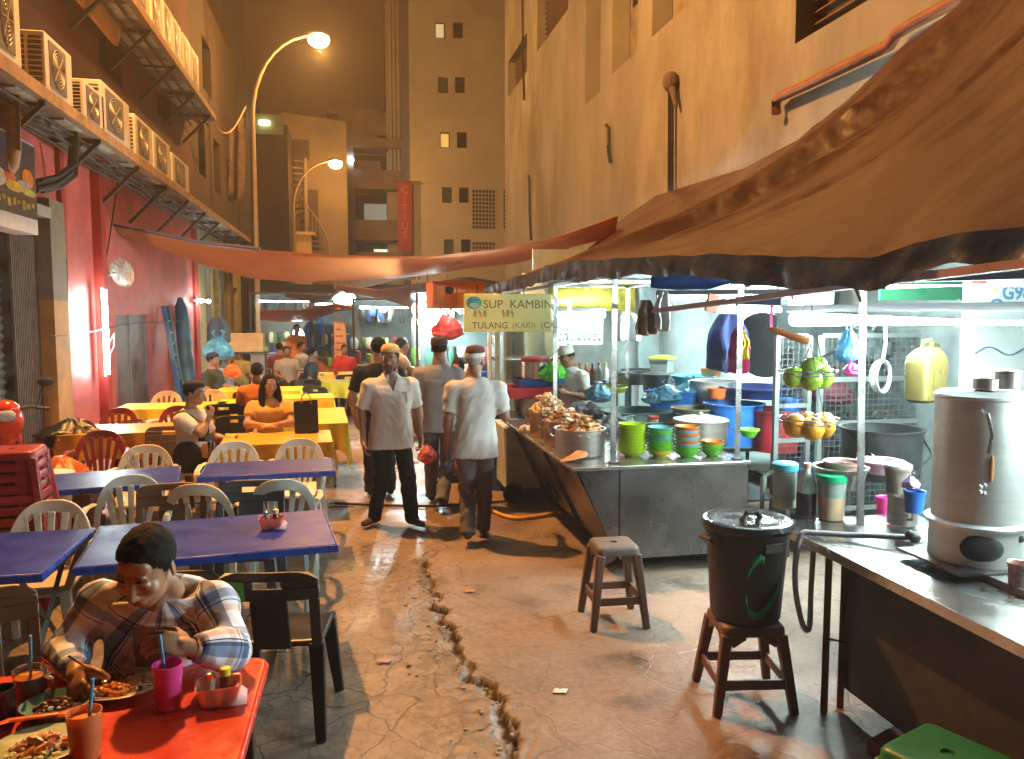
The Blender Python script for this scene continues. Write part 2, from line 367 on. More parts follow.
# the cracked part is the left half of the lane; the slab on the stall side is smoother
sx = nd('ShaderNodeSeparateXYZ'); L.new(tc.outputs['Object'], sx.inputs[0])
msk = nd('ShaderNodeMapRange'); msk.inputs[1].default_value = 1.3; msk.inputs[2].default_value = .5; msk.inputs[3].default_value = .0; msk.inputs[4].default_value = .9; L.new(sx.outputs[0], msk.inputs[0])
crm = nd('ShaderNodeMix', data_type='RGBA', blend_type='MULTIPLY'); L.new(msk.outputs[0], crm.inputs[0]); L.new(c2.outputs[2], crm.inputs[6]); L.new(cr.outputs[0], crm.inputs[7])
crn = nd('ShaderNodeMix', data_type='RGBA', blend_type='MULTIPLY'); L.new(msk.outputs[0], crn.inputs[0]); L.new(crm.outputs[2], crn.inputs[6]); L.new(cr3.outputs[0], crn.inputs[7])
# oily stains
st = nd('ShaderNodeTexNoise', i_Scale=2.4, i_Detail=7, i_Roughness=.6); L.new(wm.outputs[2], st.inputs['Vector'])
sr = nd('ShaderNodeMapRange'); sr.inputs[1].default_value = .55; sr.inputs[2].default_value = .70; sr.inputs[3].default_value = 1; sr.inputs[4].default_value = .42; L.new(st.outputs[0], sr.inputs[0])
c4 = nd('ShaderNodeMix', data_type='RGBA', blend_type='MULTIPLY'); c4.inputs[0].default_value = 1; L.new(crn.outputs[2], c4.inputs[6]); L.new(sr.outputs[0], c4.inputs[7]); L.new(c4.outputs[2], b.inputs['Base Color'])
wet = nd('ShaderNodeTexNoise', i_Scale=.75, i_Detail=5, i_Roughness=.55); L.new(tc.outputs['Object'], wet.inputs['Vector'])
wr = nd('ShaderNodeMapRange'); wr.inputs[1].default_value = .42; wr.inputs[2].default_value = .62; wr.inputs[3].default_value = .70; wr.inputs[4].default_value = .22; L.new(wet.outputs[0], wr.inputs[0]); pass
hb = nd('ShaderNodeMix', data_type='RGBA', blend_type='MULTIPLY'); hb.inputs[0].default_value = .9; L.new(cr.outputs[0], hb.inputs[6]); L.new(fine.outputs[0], hb.inputs[7])
bp = nd('ShaderNodeBump'); bp.inputs['Strength'].default_value = .55; bp.inputs['Distance'].default_value = .012; L.new(hb.outputs[2], bp.inputs['Height']); L.new(bp.outputs[0], b.inputs['Normal'])
so = nd('ShaderNodeAttribute', attribute_name='soil_shade'); c5 = nd('ShaderNodeMix', data_type='RGBA'); L.new(so.outputs['Fac'], c5.inputs[0]); L.new(c4.outputs[2], c5.inputs[6]); c5.inputs[7].default_value = (.020, .013, .009, 1); rx_ = nd('ShaderNodeMix', data_type='FLOAT'); L.new(so.outputs['Fac'], rx_.inputs[0]); L.new(wr.outputs[0], rx_.inputs[2]); rx_.inputs[3].default_value = 1.0; L.new(rx_.outputs[0], b.inputs['Roughness']); L.new(c5.outputs[2], b.inputs['Base Color'])
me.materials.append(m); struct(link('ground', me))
# loose chips of concrete along the break: too many to count
g = G(); rnd = random.Random(3)
for k in range(90):
    y = rnd.uniform(3.2, 6.9); e = np.interp(y, cyv, cxv); x = e - abs(rnd.gauss(.02, .16)) - .02
    r = rnd.uniform(.004, .014)
    g.ell((x, y, -.002 + r * .3), (r * rnd.uniform(.7, 1.5), r, r * .6), Matrix.Rotation(rnd.uniform(0, 6), 3, 'Z') @ Matrix.Rotation(rnd.uniform(-.4, .4), 3, 'X'), 6, 4)
tag(g.build('rubble', M('chipped_concrete', (.26, .21, .16), .9, var=.4, vs=20), smooth=False), kind='stuff', label='loose chips of concrete along the broken slab edge')

# ------------------------------------------------------------------ walls helpers
def wall(g, org, ux, h, W, holes, depth, reveal=True):
    """vertical wall from org along unit ux, W wide, h high, with rectangular openings (u0,u1,z0,z1) and reveals going in by depth (a vector)"""
    us = sorted({0, W, *[q for a in holes for q in a[:2]]}); zs = sorted({0, h, *[q for a in holes for q in a[2:4]]})
    o = V(org); ux = V(ux); dv = V(depth)
    P = lambda u, z, k=0: o + ux * u + V((0, 0, z)) + dv * k
    for i in range(len(us) - 1):
        for j in range(len(zs) - 1):
            cu, cz = (us[i] + us[i + 1]) / 2, (zs[j] + zs[j + 1]) / 2
            if any(a[0] < cu < a[1] and a[2] < cz < a[3] for a in holes): continue
            g.quad(P(us[i], zs[j]), P(us[i + 1], zs[j]), P(us[i + 1], zs[j + 1]), P(us[i], zs[j + 1]))
    if reveal:
        for a in holes:
            c = [(a[0], a[2]), (a[1], a[2]), (a[1], a[3]), (a[0], a[3])]
            for k in range(4):
                p, q = c[k], c[(k + 1) % 4]; g.quad(P(*p), P(*q), P(*q, 1), P(*p, 1))
    return g
m_red = M('red_paint', (.56, .11, .10), .55, var=.3, vs=1.6, bump=.12, bs=25, dirt=.55, dcol=(.20, .05, .04))
m_redd = M('red_paint_pilaster', (.36, .025, .02), .5, var=.2, vs=3)
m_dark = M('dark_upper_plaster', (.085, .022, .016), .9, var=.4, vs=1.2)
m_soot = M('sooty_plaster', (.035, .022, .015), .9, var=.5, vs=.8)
m_cream = M('old_cream_plaster', (.205, .195, .165), .9, aniso=(1, 1, .4), var=.4, vs=.55, bump=.12, bs=18, dirt=.85, dcol=(.085, .058, .03))
m_tan = M('tan_pillar_paint', (.48, .25, .09), .8, var=.25, vs=3, dirt=.4)
m_ac = M('ac_casing', (.40, .36, .30), .6, var=.3, vs=3, dirt=.6, dcol=(.28, .2, .12))
m_acd = M('ac_dark_grille', (.05, .045, .045), .6)
m_steel = M('dull_steel', (.32, .31, .30), .45, .7, var=.3, dirt=.4)
m_dsteel = M('dark_steel', (.05, .045, .04), .6, .3, var=.4)
m_conc = M('ledge_concrete', (.22, .18, .14), .9, var=.35, vs=3)
m_blk = M('black_void', (.012, .011, .010), .7)
# ------------------------------------------------------------------ left shophouses
ZL = 4.28; XE = -3.05
sh = T('shophouse', 'red painted shophouse with roller shutter, grey door and sooty upper floor left of the tables', 'building', (XL, 11, 0))
def loc(o, r): o.location = -V(r.location); return o
yA = at_x(60, 300, XL).y; yB = at_x(197, 300, XL).y; yS0 = at_x(17, 300, XL).y; yP = at_x(45, 300, XL).y
d0, d1 = at_x(115, 315, XL), at_x(150, 315, XL)
zsh = at_x(20, 212, XL).z
g = G().mat(m_red)
wall(g, (XL, yA, 0), (0, 1, 0), ZL + .5, yB - yA, [(d0.y - yA, d1.y - yA, 0, d0.z)], (-.14, 0, 0))
g.quad((XL, yB, 0), (XL - 4, yB, 0), (XL - 4, yB, 9), (XL, yB, 9))
g.mat(m_red).box(XL - .3, XL, yS0 - 6, yA, zsh + .25, ZL + .5)
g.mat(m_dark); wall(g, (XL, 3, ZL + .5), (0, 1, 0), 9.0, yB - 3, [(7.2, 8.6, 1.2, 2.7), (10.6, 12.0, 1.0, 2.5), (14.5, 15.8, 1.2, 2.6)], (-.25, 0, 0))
loc(g.build('wall', parent=sh, smooth=False), sh)
for a in [(7.2, 8.6, 1.2, 2.7), (10.6, 12.0, 1.0, 2.5), (14.5, 15.8, 1.2, 2.6)]: loc(G().mat(m_blk).box(XL - .30, XL - .25, 3 + a[0], 3 + a[1], ZL + .5 + a[2], ZL + .5 + a[3]).build('window', parent=sh, smooth=False), sh)
g = G().mat(M('grey_door_paint', (.22, .17, .17), .5, var=.25, vs=4, dirt=.5)).box(XL - .14, XL - .10, d0.y, d1.y, 0, d0.z)
ym = (d0.y + d1.y) / 2
for y in (d0.y, ym - .03, d1.y - .06): g.box(XL - .10, XL - .07, y, y + .06, .02, d0.z)
loc(g.build('door', parent=sh, smooth=False), sh)
pc = at_x(97, 300, XL).y
for q_ in ((XL, XL + .13, pc - .10, pc + .12, 0, ZL - .1), (XL, XL + .06, yB - .5, yB - .02, 0, ZL - .1), (XL, XL + .06, yA + .05, yA + .2, 2.7, ZL - .1)): loc(G().mat(m_redd).box(*q_).build('pilaster', parent=sh, smooth=False), sh)
g = G().mat(m_tan).box(XL - .25, XL + .10, yP, yA - .003, 0, 2.15).mat(M('grey_pillar_paint', (.22, .19, .15), .85)).box(XL - .25, XL + .10, yP, yA - .003, 2.152, zsh + .25)
g.mat(M('shop_lintel', (.36, .36, .32), .7, var=.2)).box(XL - .25, XL + .12, yS0 - 6, yP - .003, zsh, zsh + .13)
loc(g.build('pillar', parent=sh, smooth=False), sh)
g = G(); P = []
for i in range(120):
    z = zsh * i / 119; x = XL - .20 + .018 * sin(i * pi / 2.0 * 1.0); P.append([(x, yS0 - 6, z), (x, yS0 + .08, z)])
g.grid(P); loc(g.build('roller_shutter', M('galvanised_shutter', (.27, .30, .27), .5, .35, var=.3, vs=3, dirt=.5), sh), sh)
g = G(); y0, y1 = yS0 + .1, yP
n = 15
for i in range(n + 1):
    y = y0 + (y1 - y0) * i / n; g.box(XL - .10, XL - .07, y - .012, y + .012, .03, zsh)
for z in [.03 + k * zsh / 7 for k in range(8)]:
    for i in range(n): 
        g.bar((XL - .085, y0 + (y1 - y0) * i / n, z), (XL - .085, y0 + (y1 - y0) * (i + 1) / n, min(zsh, z + zsh / 7)), .012, .01)
loc(g.build('folding_grille', M('grille_brown_steel', (.17, .13, .10), .6, .3, var=.4), sh, smooth=False), sh)
loc(G().box(XL - .30, XL - .26, y0 - .02, y1 + .02, 0, zsh).build('back_panel', M('grille_backing', (.10, .09, .08), .8), sh, smooth=False), sh)
# ledges with their brackets
def ledge(z, y0, y1, label):
    t = T('ac_ledge', label, 'ledge', (XL, y0, z), group='long ledges that carry air conditioners')
    W = XE - XL
    g = G().mat(m_conc).box(0, W, 0, y1 - y0, -.10, 0).mat(M('ledge_edge_paint', (.26, .15, .07), .8, var=.5, vs=4, dirt=.6)).box(W, W + .03, 0, y1 - y0, -.10, .03)
    g.build('slab', parent=t, smooth=False)
    g = G().mat(m_dsteel); rn = random.Random(int(z * 10))
    k = .5
    while k < y1 - y0:
        g.bar((.02, k, -.75), (W - .02, k, -.13), .05, .05); g.bar((0, k, -.13), (W, k, -.13), .05, .05)
        k += 1.9
    for xx in (.12, .3, .5): g.tube([(xx, 0, -.17), (xx, y1 - y0, -.17 - .05)], .025, 6)
    g.build('bracket', parent=t, smooth=False)
    k = 1.0
    while k < y1 - y0 - 1: G().mat(M('soffit_board', (.36, .38, .35), .8, var=.4)).box(.08, W - .06, k, k + .62, -.125, -.101).build('soffit_panel', parent=t, smooth=False); k += 1.35
ledge(ZL, 5, 26.8, 'long lower ledge above the red wall carrying a row of air conditioners')
ZU = 2 + (8.22 - 2) * (XE / -4.1)
ledge(ZU, 8, 20.5, 'upper ledge high over the red shophouse, carrying smaller air conditioners')
def ac_proto(name, label):
    t = T(name, label, 'air conditioner')
    g = G().mat(m_ac).box(-.36, 0, -.5, .5, .06, .70)
    g.box(-.34, -.28, -.4, -.32, 0, .06); g.box(-.1, -.04, .32, .4, 0, .06); g.box(-.1, -.04, -.4, -.32, 0, .06); g.box(-.34, -.28, .32, .4, 0, .06)
    g.build('casing', parent=t, bevel=.012, smooth=False)
    g = G().mat(m_acd).box(.001, .008, -.36, .24, .13, .64)
    g.mat(M('ac_grille_wire', (.30, .26, .22), .5, .4))
    for k in range(1, 7): 
        r = .036 * k; g.tube([(.014, -.06 + r * cos(a * pi / 12), .385 + r * sin(a * pi / 12)) for a in range(25)], .004, 5)
    for k in range(8): g.bar((.016, -.06, .385), (.016, -.06 + .235 * cos(k * pi / 4), .385 + .235 * sin(k * pi / 4)), .005, .005)
    g.build('fan_grille', parent=t)
    g = G().mat(m_acd).box(-.33, -.03, -.505, -.5, .12, .64).mat(m_ac)
    for k in range(9): g.box(-.33, -.03, -.515, -.503, .13 + k * .058, .142 + k * .058)
    g.box(-.19, -.16, -.517, -.506, .12, .64)
    g.build('side_grille', parent=t, smooth=False)
    return t
ac0 = ac_proto('air_conditioner', '')
labs = ['air conditioner cut by the left frame edge, largest on the lower ledge', 'second air conditioner from the left on the lower ledge, its side grille dark',
        'third air conditioner from the left on the lower ledge, shorter than its neighbours', 'fourth air conditioner from the left, tall one in mid ledge', 'fifth air conditioner from the left, close against the next one',
        'sixth air conditioner, second from the far end of the lower ledge', 'air conditioner at the far end of the lower ledge']
spans = [(2, 27, 0), (50, 76, 1), (86, 106, 1), (104, 131, 1), (136, 153, 1), (154, 170, 1), (172, 188, 1)]
hs = [1.15, .93, .72, 1.0, .95, .95, .85]
for i, (a, b_, k) in enumerate(spans):
    ya, yb = at_x(a, 100, XE).y, at_x(b_, 100, XE).y
    o = ac0 if i == 0 else dup(ac0); o['label'] = labs[i]; o['group'] = 'air conditioners on the ledges'
    o.location = (XE - .03, (ya + yb) / 2, ZL + .003); o.scale = (1, (yb - ya), hs[i])
up = [(137, 154), (155, 166), (167, 175.5), (176, 183.5), (185, 192.5), (193, 200)]
ulab = ['nearest air conditioner on the upper ledge', 'second air conditioner on the upper ledge', 'third air conditioner on the upper ledge', 'fourth air conditioner on the upper ledge', 'fifth air conditioner on the upper ledge', 'farthest air conditioner on the upper ledge, above the drooping cable']
for i, (a, b_) in enumerate(up):
    ya, yb = at_x(a, 60, XE).y, at_x(b_, 60, XE).y
    o = dup(ac0, label=ulab[i]); o.location = (XE - .03, (ya + yb) / 2, ZU + .003); o.scale = (1, (yb - ya) * .93, 1.15)
# big elbow pipe and bundle of hoses near the left edge
p0 = at_y(6, 60, 9.0); p1 = at_y(8, 150, 9.0); p2 = at_y(-14, 182, 9.0)
tag(G().tube([p0, p1, p1 + V((-.02, 0, -.12)), p1 + V((-.10, 0, -.24)), p2], .115, 14).build('drain_pipe', M('tan_pipe', (.40, .28, .17), .6, dirt=.4)), 'thick tan drain pipe with a bend at the left frame edge', 'pipe')
q = [at_x(66, 100, -3.3), at_x(74, 140, -3.2), at_x(72, 170, -3.2), at_x(56, 182, -3.3), at_x(38, 186, -3.4)]
g = G().mat(M('black_hose', (.02, .02, .02), .5))
for k in range(7):
    of = V((random.uniform(-.04, .09), random.uniform(-.1, .1), random.uniform(-.06, .06))); g.tube([p + of * (.4 + .6 * i / 2 if i < 3 else 1) for i, p in enumerate(q)], .032, 7)
tag(g.build('hose_bundle'), 'bundle of black hoses drooping under the lower ledge by the picture sign', 'hose')
rn = random.Random(5)
g = G().mat(M('black_hose', None))
for k in range(6):
    y_ = 9.5 + 1.2 * k + rn.uniform(-.3, .3); pts = [V((XE - .15 - .1 * (k % 3), y_ + q * .28, ZL - .16 - .11 * sin(pi * q / 7) * rn.uniform(.6, 1.6))) for q in range(8)]; g.tube(pts, .016, 6)
for k in range(3): g.tube([V((XE - .2 - .12 * k, 8.6 + q * 1.1, ZL - .20 - .04 * sin(q * 1.7 + k) - .03 * k)) for q in range(13)], .014, 5)
tag(g.build('cable_bundle'), 'tangle of dark hoses and cables slung under the lower ledge', 'cable')
# picture sign over the shutter
s0, s1 = at_x(-30, 200, XL + .42), at_x(38, 200, XL + .42); zb = at_x(38, 222, XL + .42).z; zt = at_x(38, 147, XL + .42).z
t = T('picture_sign', 'light box sign with food pictures above the roller shutter', 'sign', (XL + .16, s1.y, zb))
w_ = s0.y - s1.y; h = zt - zb
G().mat(M('sign_edge', (.62, .62, .60), .5)).box(0, .25, w_, 0, -.14, h).build('box', parent=t, smooth=False, bevel=.01)
g = G(); x = .254
def pq(y0, y1, z0, z1, c, dx=0): g.mat(M('sign_' + c, c, .4, var=.5, vs=9)).box(x, x + .003 + dx, w_ * (1 - y1), w_ * (1 - y0), z0 * h, z1 * h)
pq(.02, .98, .02, .97, '3a2c33'); pq(.1, .98, .70, .97, '27324f', .002); pq(.02, .98, .03, .26, '22200f', .002)
for k in range(12): pq(.05 + k * .075, .05 + k * .075 + .055, .10 + .03 * (k % 3), .20 + .02 * (k % 2), 'a08a18', .005)
for c, cy_, cz_, a, b_ in (('b7b2a6', .3, .42, .22, .13), ('d2791d', .84, .52, .10, .12), ('d2ac10', .62, .36, .14, .07), ('c23a1c', .55, .46, .1, .05), ('b0842a', .6, .6, .07, .1), ('aab83a', .85, .34, .12, .05), ('8d95a8', .78, .42, .12, .05)):
    g.mat(M('sign_' + c, c, .4, var=.5, vs=9)); g.ell((x + .006, w_ * (1 - cy_), cz_ * h), (.008, abs(w_) * a, h * b_), n=10, m=7)
g.build('picture_panel', parent=t)
# wall fan
fc = at_x(122, 272, XL + .28)
t = T('wall_fan', 'white wall fan tilted down on the red wall above the tube light', 'fan', fc)
Rf = Matrix.Rotation(radians(60), 3, 'Z') @ Matrix.Rotation(radians(78), 3, 'X')
g = G().mat(M('fan_wire', (.62, .58, .52), .4))
for k in range(1, 9): 
    r = .235 * k / 8; dz = .05 * (1 - (k / 8) ** 3)
    for sg in (1, -1): g.tube([Rf @ V((r * cos(a * pi / 14), r * sin(a * pi / 14), dz * sg)) for a in range(29)], .0035, 4)
for k in range(12): 
    a = k * pi / 6; g.tube([Rf @ V((r * cos(a), r * sin(a), .05 * (1 - (r / .235) ** 3))) for r in (0, .08, .16, .235)], .003, 4)
g.build('cage', parent=t)
g = G().mat(M('fan_blade', (.55, .55, .52), .4))
for k in range(3):
    a0 = k * 2 * pi / 3; g.grid([[Rf @ V((r * cos(a0 + a), r * sin(a0 + a), .02 * (a - .5))) for a in (0, .35, .7, 1.05)] for r in (.03, .12, .2)])
g.build('blade', parent=t, solid=.003)
g = G().mat(M('fan_wire', None)); g.cyl(Rf @ V((0, 0, -.03)), Rf @ V((0, 0, -.16)), .06, .045); g.tube([Rf @ V((0, 0, -.12)), V((-.2, 0, -.05)), V((-.28, 0, -.12))], .022, 8); g.box(-.28, -.25, -.05, .05, -.2, -.02)
g.build('motor', parent=t)
# vertical tube light on the pilaster
za, zb_ = at_x(107, 288, XL + .17).z, at_x(107, 376, XL + .17).z; yt = at_x(107, 320, XL + .17).y
t = T('wall_tube_light', 'upright fluorescent tube light on the red wall below the fan', 'lamp', (XL + .13, yt - .16, zb_))
G().mat(M('batten', (.7, .7, .68), .4)).box(0, .03, -.03, .03, 0, za - zb_).build('batten', parent=t, smooth=False)
G().mat(m_tube).cyl((.065, 0, .03), (.065, 0, za - zb_ - .03), .032).build('tube', parent=t)
tag(G().mat(M('white_cable', (.6, .6, .6), .5)).tube([(XL + .17, yt + .1, zb_ + .5), (XL + .2, yt + .22, zb_ + .62), (XL + .18, yt + .26, zb_ + .42), (XL + .16, yt + .12, zb_ + .32)], .008, 6).build('lamp_cable'), 'loop of white cable beside the upright tube light', 'cable')
# cables on the red wall
g = G().mat(M('black_cable', (.015, .013, .012), .5))
c_ = [at_x(118, 180, XL + .08), at_x(110, 235, XL + .05), at_x(105, 265, XL + .05), at_x(103, 285, XL + .1)]
g.tube(c_, .012, 6); g.tube([at_x(66, 250, XL + .03), at_x(68, 320, XL + .03), at_x(72, 400, XL + .03)], .012, 6)
tag(g.build('wall_cable'), 'black cables hanging down the red wall beside the tube light', 'cable')
tag(G().mat(M('black_cable', None)).tube([at_x(50 + k * 17, 336 - k * 2.2 + 2 * sin(k), XL + .2) for k in range(9)], .008, 5).build('washing_line'), 'thin dark cord strung along the red wall past the tube light', 'cord')
# rolled blue tarpaulin and blue ladder leaning by the red wall's far corner
t = T('ladder', 'blue ladder leaning on the far end of the red wall', 'ladder', (0, 0, 0))
b0, b1 = at_x(163, 306, XL + .12), at_x(182, 385, XL + .5); b1.z = 0
dy = V((0, .38, 0)); m_bl = M('blue_ladder_paint', (.03, .13, .30), .5)
for s_ in (0, 1): G().mat(m_bl).bar(b1 + dy * s_, b0 + dy * s_, .07, .04).build('rail', parent=t, smooth=False)
for k in range(1, 9): G().mat(m_bl).bar(b1.lerp(b0, k / 9.3), b1.lerp(b0, k / 9.3) + dy, .03, .03).build('rung', parent=t, smooth=False)
c0, c1 = at_x(180, 298, XL + .12), at_x(190, 392, XL + .3); c1.z = 0
g = G().mat(M('blue_tarp', (.02, .12, .30), .4, bump=.5, bs=14))
g.tube([c1.lerp(c0, k / 12) + V((0, .03 * sin(k * 2.1), 0)) for k in range(13)], .14, 10, [.15, .17, .16, .17, .155, .165, .15, .16, .15, .15, .14, .12, .05])
tag(g.build('rolled_tarpaulin'), 'tall roll of blue tarpaulin standing against the red wall corner', 'tarpaulin')
# ------------------------------------------------------------------ the next shophouse: pale pillars, dark openings
sb = T('shophouse', 'shabby shophouse with pale green pillars and pipes beyond the red wall', 'building', (XL, yB + 3, 0))
m_pale = M('pale_green_plaster', (.42, .40, .22), .85, var=.3, vs=2, dirt=.6, dcol=(.15, .12, .06))
g = G().mat(m_pale); y = yB + .01
holes = [(1.7, 2.6, 0, 2.6), (3.6, 4.6, .9, 2.7), (5.4, 7.6, 0, 2.8)]
wall(g, (XL - .02, y, 0), (0, 1, 0), ZL + .3, 8.5, holes, (-.5, 0, 0)); g.mat(m_soot)
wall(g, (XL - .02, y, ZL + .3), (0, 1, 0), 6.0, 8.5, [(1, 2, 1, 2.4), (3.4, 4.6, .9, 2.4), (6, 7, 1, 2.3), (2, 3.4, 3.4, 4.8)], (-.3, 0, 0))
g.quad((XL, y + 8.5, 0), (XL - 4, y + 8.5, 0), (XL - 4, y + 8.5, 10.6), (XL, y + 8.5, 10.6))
loc(g.build('wall', parent=sb, smooth=False), sb)
for a in holes: loc(G().mat(m_blk).box(XL - .56, XL - .52, y + a[0], y + a[1], a[2], a[3]).build('door', parent=sb, smooth=False), sb)
for a in [(1, 2, 1, 2.4), (3.4, 4.6, .9, 2.4), (6, 7, 1, 2.3), (2, 3.4, 3.4, 4.8)]: loc(G().mat(M('dim_glass', (.05, .05, .05), .2)).box(XL - .36, XL - .32, y + a[0], y + a[1], ZL + .3 + a[2], ZL + .3 + a[3]).build('window', parent=sb, smooth=False), sb)
for k, yy in enumerate((y + .9, y + 3.1, y + 3.3, y + 5.0)): loc(G().mat(M('grey_pipe', (.22, .21, .20), .5)).tube([(XL + .12, yy, 0), (XL + .12, yy, ZL)], .05 + .03 * (k % 2), 9).build('pipe', parent=sb), sb)
for yy in (y + 1.4, y + 2.75, y + 4.9): loc(G().mat(M('pillar_yellow', (.42, .32, .12), .85, var=.3)).box(XL, XL + .10, yy, yy + .32, 0, ZL - .2).build('pillar', parent=sb, smooth=False), sb)
pp = at_x(205, 301, XL + .25)
t = T('wall_tube_light', 'bright short tube light on the pale pillar beyond the red wall', 'lamp', pp)
G().mat(M('batten', None)).box(-.25, -.1, -.5, .5, -.03, .05).build('batten', parent=t, smooth=False)
G().mat(m_tubef).cyl((0, -.55, 0), (0, .55, 0), .05).build('tube', parent=t)
# far end of the left row: tall sooty block, window wall with grey sheet
fb = T('shophouse', 'dark sooty shophouse block with a hanging grey sheet behind the street lamp', 'building', (XL, 30, 0))
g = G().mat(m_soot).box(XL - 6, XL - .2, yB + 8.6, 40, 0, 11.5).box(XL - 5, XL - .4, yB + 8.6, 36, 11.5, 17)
x0, x1 = at_y(255, 120, 36).x, at_y(287, 120, 36).x
g.box(x0 - 3, x1, 36, 40, 0, at_y(270, 124, 36).z)
loc(g.build('wall', parent=fb, smooth=False), fb)
g = G().mat(M('lit_corridor', (.10, .13, .07), .6)); a = at_y(250, 126, 35.9); c_ = at_y(283, 117, 35.9); g.box(a.x, c_.x, 35.95, 35.99, a.z - .3, c_.z + .1)
g.mat(M('corridor_lamp', (1, .95, .6), em=12)); a = at_y(259, 121, 35.8); g.box(a.x, a.x + .42, 35.8, 35.93, a.z - .12, a.z + .04)
loc(g.build('window', parent=fb, smooth=False), fb)
g = G().mat(M('grey_sheet', (.12, .085, .065), .9, var=.4)); A = [at_y(*p, 28) for p in ((222, 190), (226, 135), (247, 112), (248, 190), (243, 205))]
P = [[A[0].lerp(A[1], v).lerp(A[4].lerp(A[2], v), u) + V((0, .15 * sin(u * 14 + v * 2), 0)) for u in np.linspace(0, 1, 14)] for v in np.linspace(0, 1, 8)]
tag(g.grid(P).build('hanging_sheet', solid=.01), 'grey sheet hanging in the dark beside the nearer street lamp pole', 'sheet')
g = G().mat(m_tan); tag(g.poly([at_x(*p, XL + .25) for p in ((80, 0), (118, 46), (122, 30), (103, 0), (96, -40), (78, -40))], -.06, (1, 0, 0)).build('yellow_awning_panel', smooth=False), 'yellow sloping panel catching the lamp light under the upper ledge', 'panel')
# drooping cable from the ledge to the lamp pole
a, b_ = at_y(200, 96, 20.5), at_y(246, 106, 24.0)
tag(G().mat(M('tan_cable', (.3, .2, .12), .6)).tube([a.lerp(b_, k / 10) - V((0, 0, .9 * sin(pi * k / 10) * (1 - .2 * k / 10))) for k in range(11)], .022, 6).build('overhead_cable'), 'cable sagging from the upper ledge to the street lamp pole', 'cable')
# ------------------------------------------------------------------ right building
rb = T('building', 'tall cream plastered building rising behind the food stalls', 'building', (XR, 15, 0))
sc_ = XR / 6.5
def hole(xa, xb, pyb, h=None, pyt=None):
    pa = at_x(xa, pyb, XR); y1 = pa.y; y0 = at_x(xb, pyb, XR).y
    return (y0, y1, pa.z, pa.z + h)
HO = [hole(508, 527, 97, 1.05), hole(537, 568, 52, 1.7), hole(585, 600, 105, 3.2), hole(612, 637, 74, 2.6), hole(652, 686, 37, 2.2), hole(795, 872, 44, 1.5)]
yE = at_x(505, 150, XR).y
g = G().mat(m_cream); wall(g, (XR, 1, 0), (0, 1, 0), 17, yE - 1, [(a[0] - 1, a[1] - 1, a[2], a[3]) for a in HO], (.35, 0, 0))
g.quad((XR, yE, 0), (XR + 9, yE, 0), (XR + 9, yE, 17), (XR, yE, 17))
loc(g.build('wall', parent=rb, smooth=False), rb)
for i, a in enumerate(HO):
    g = G().mat(m_blk if i not in (2, 3, 4) else m_conc).box(XR + .36, XR + .40, a[0], a[1], a[2], a[3]); g.mat(M('louvre_wood', (.12, .075, .04), .7))
    if i not in (2, 3, 4):
        z = a[2] + .06
        while z < a[3]: g.box(XR + .22, XR + .30, a[0], a[1], z, z + .03, ry=.5); z += .13
    else:
        g.mat(m_blk); g.box(XR + .345, XR + .36, a[0] + .15, a[1] - .15, a[2] + 1.2, a[3])
    loc(g.build('window', parent=rb, smooth=False), rb)
# pipes on the right wall
a = [at_x(*p, XR - .12) for p in ((776, 114), (776, 101), (782, 96), (800, 88), (890, 45), (896, 34), (912, 24), (965, -4))]
tag(G().mat(M('brown_pipe', (.20, .07, .03), .5, var=.3)).tube(a, .055, 10).build('wall_pipe'), 'brown elbow pipe climbing the cream wall over the big tarpaulin', 'pipe')
a = [at_x(672, 200, XR - .1), at_x(671, 82, XR - .1)]
t = T('tarp_post', 'thin dark post with a knotted rag on top rising in front of the cream wall', 'post', a[0])
G().mat(m_dsteel).tube([(0, 0, -1.5), a[1] - a[0]], .05, 8).build('pole', parent=t)
g = G().mat(M('rag', (.10, .07, .05), .9)); g.ell(a[1] - a[0], (.13, .13, .16), n=9); g.cap2(a[1] - a[0], a[1] - a[0] + V((0, -.2, -.4)), .07, .03); g.cap2(a[1] - a[0], a[1] - a[0] + V((0, .25, .15)), .06, .03); g.build('rag', parent=t)
for k, (px, pa, pb) in enumerate(((531, 240, 178), (610, 162, 128), (524, 100, -20))):
    a = [at_x(px, pa, XR - .06), at_x(px - 2, pb, XR - .06)]
    tag(G().mat(m_dsteel).tube([a[0], a[0].lerp(a[1], .5) + V((0, .05, 0)), a[1], a[1] + V((0, .12, .08))], .035, 7).build('wall_conduit'), ['short rusty pipe low on the far end of the cream wall', 'small bent wire bracket on the middle of the cream wall', 'thin conduit between the far windows of the cream wall'][k], 'pipe')
# ------------------------------------------------------------------ buildings at the end of the street
def lean(o, px, py, y, s):   # the photographed towers lean a little
    c = at_y(px, py, y); o.rotation_euler = (0, s, 0)
YT = 42
m_tow = M('tower_plaster', (.56, .53, .45), .9, var=.16, vs=.3, bump=0)
tb = T('tower', 'tall plain apartment tower with pairs of small windows', 'building', (0, YT, 0))
xa, xb = at_y(411, 250, YT).x, at_y(530, 250, YT).x
wins = []
for i, (p, q_) in enumerate((((440, 30), (458, 30)), ((443, 85), (460, 85)), ((445, 140), (462, 140)), ((447, 195), (464, 195)), ((449, 247), (466, 247)))):
    for j, c_ in enumerate((p, q_)):
        o = at_y(c_[0] + (450 - p[0]) * .0, c_[1], YT); wins.append((o.x - .26, o.x + .26, o.z - .4, o.z + .4, i, j))
g = G().mat(m_tow); wall(g, (xa, YT, 0), (1, 0, 0), 34, xb - xa, [(a[0] - xa, a[1] - xa, a[2], a[3]) for a in wins], (0, .2, 0))
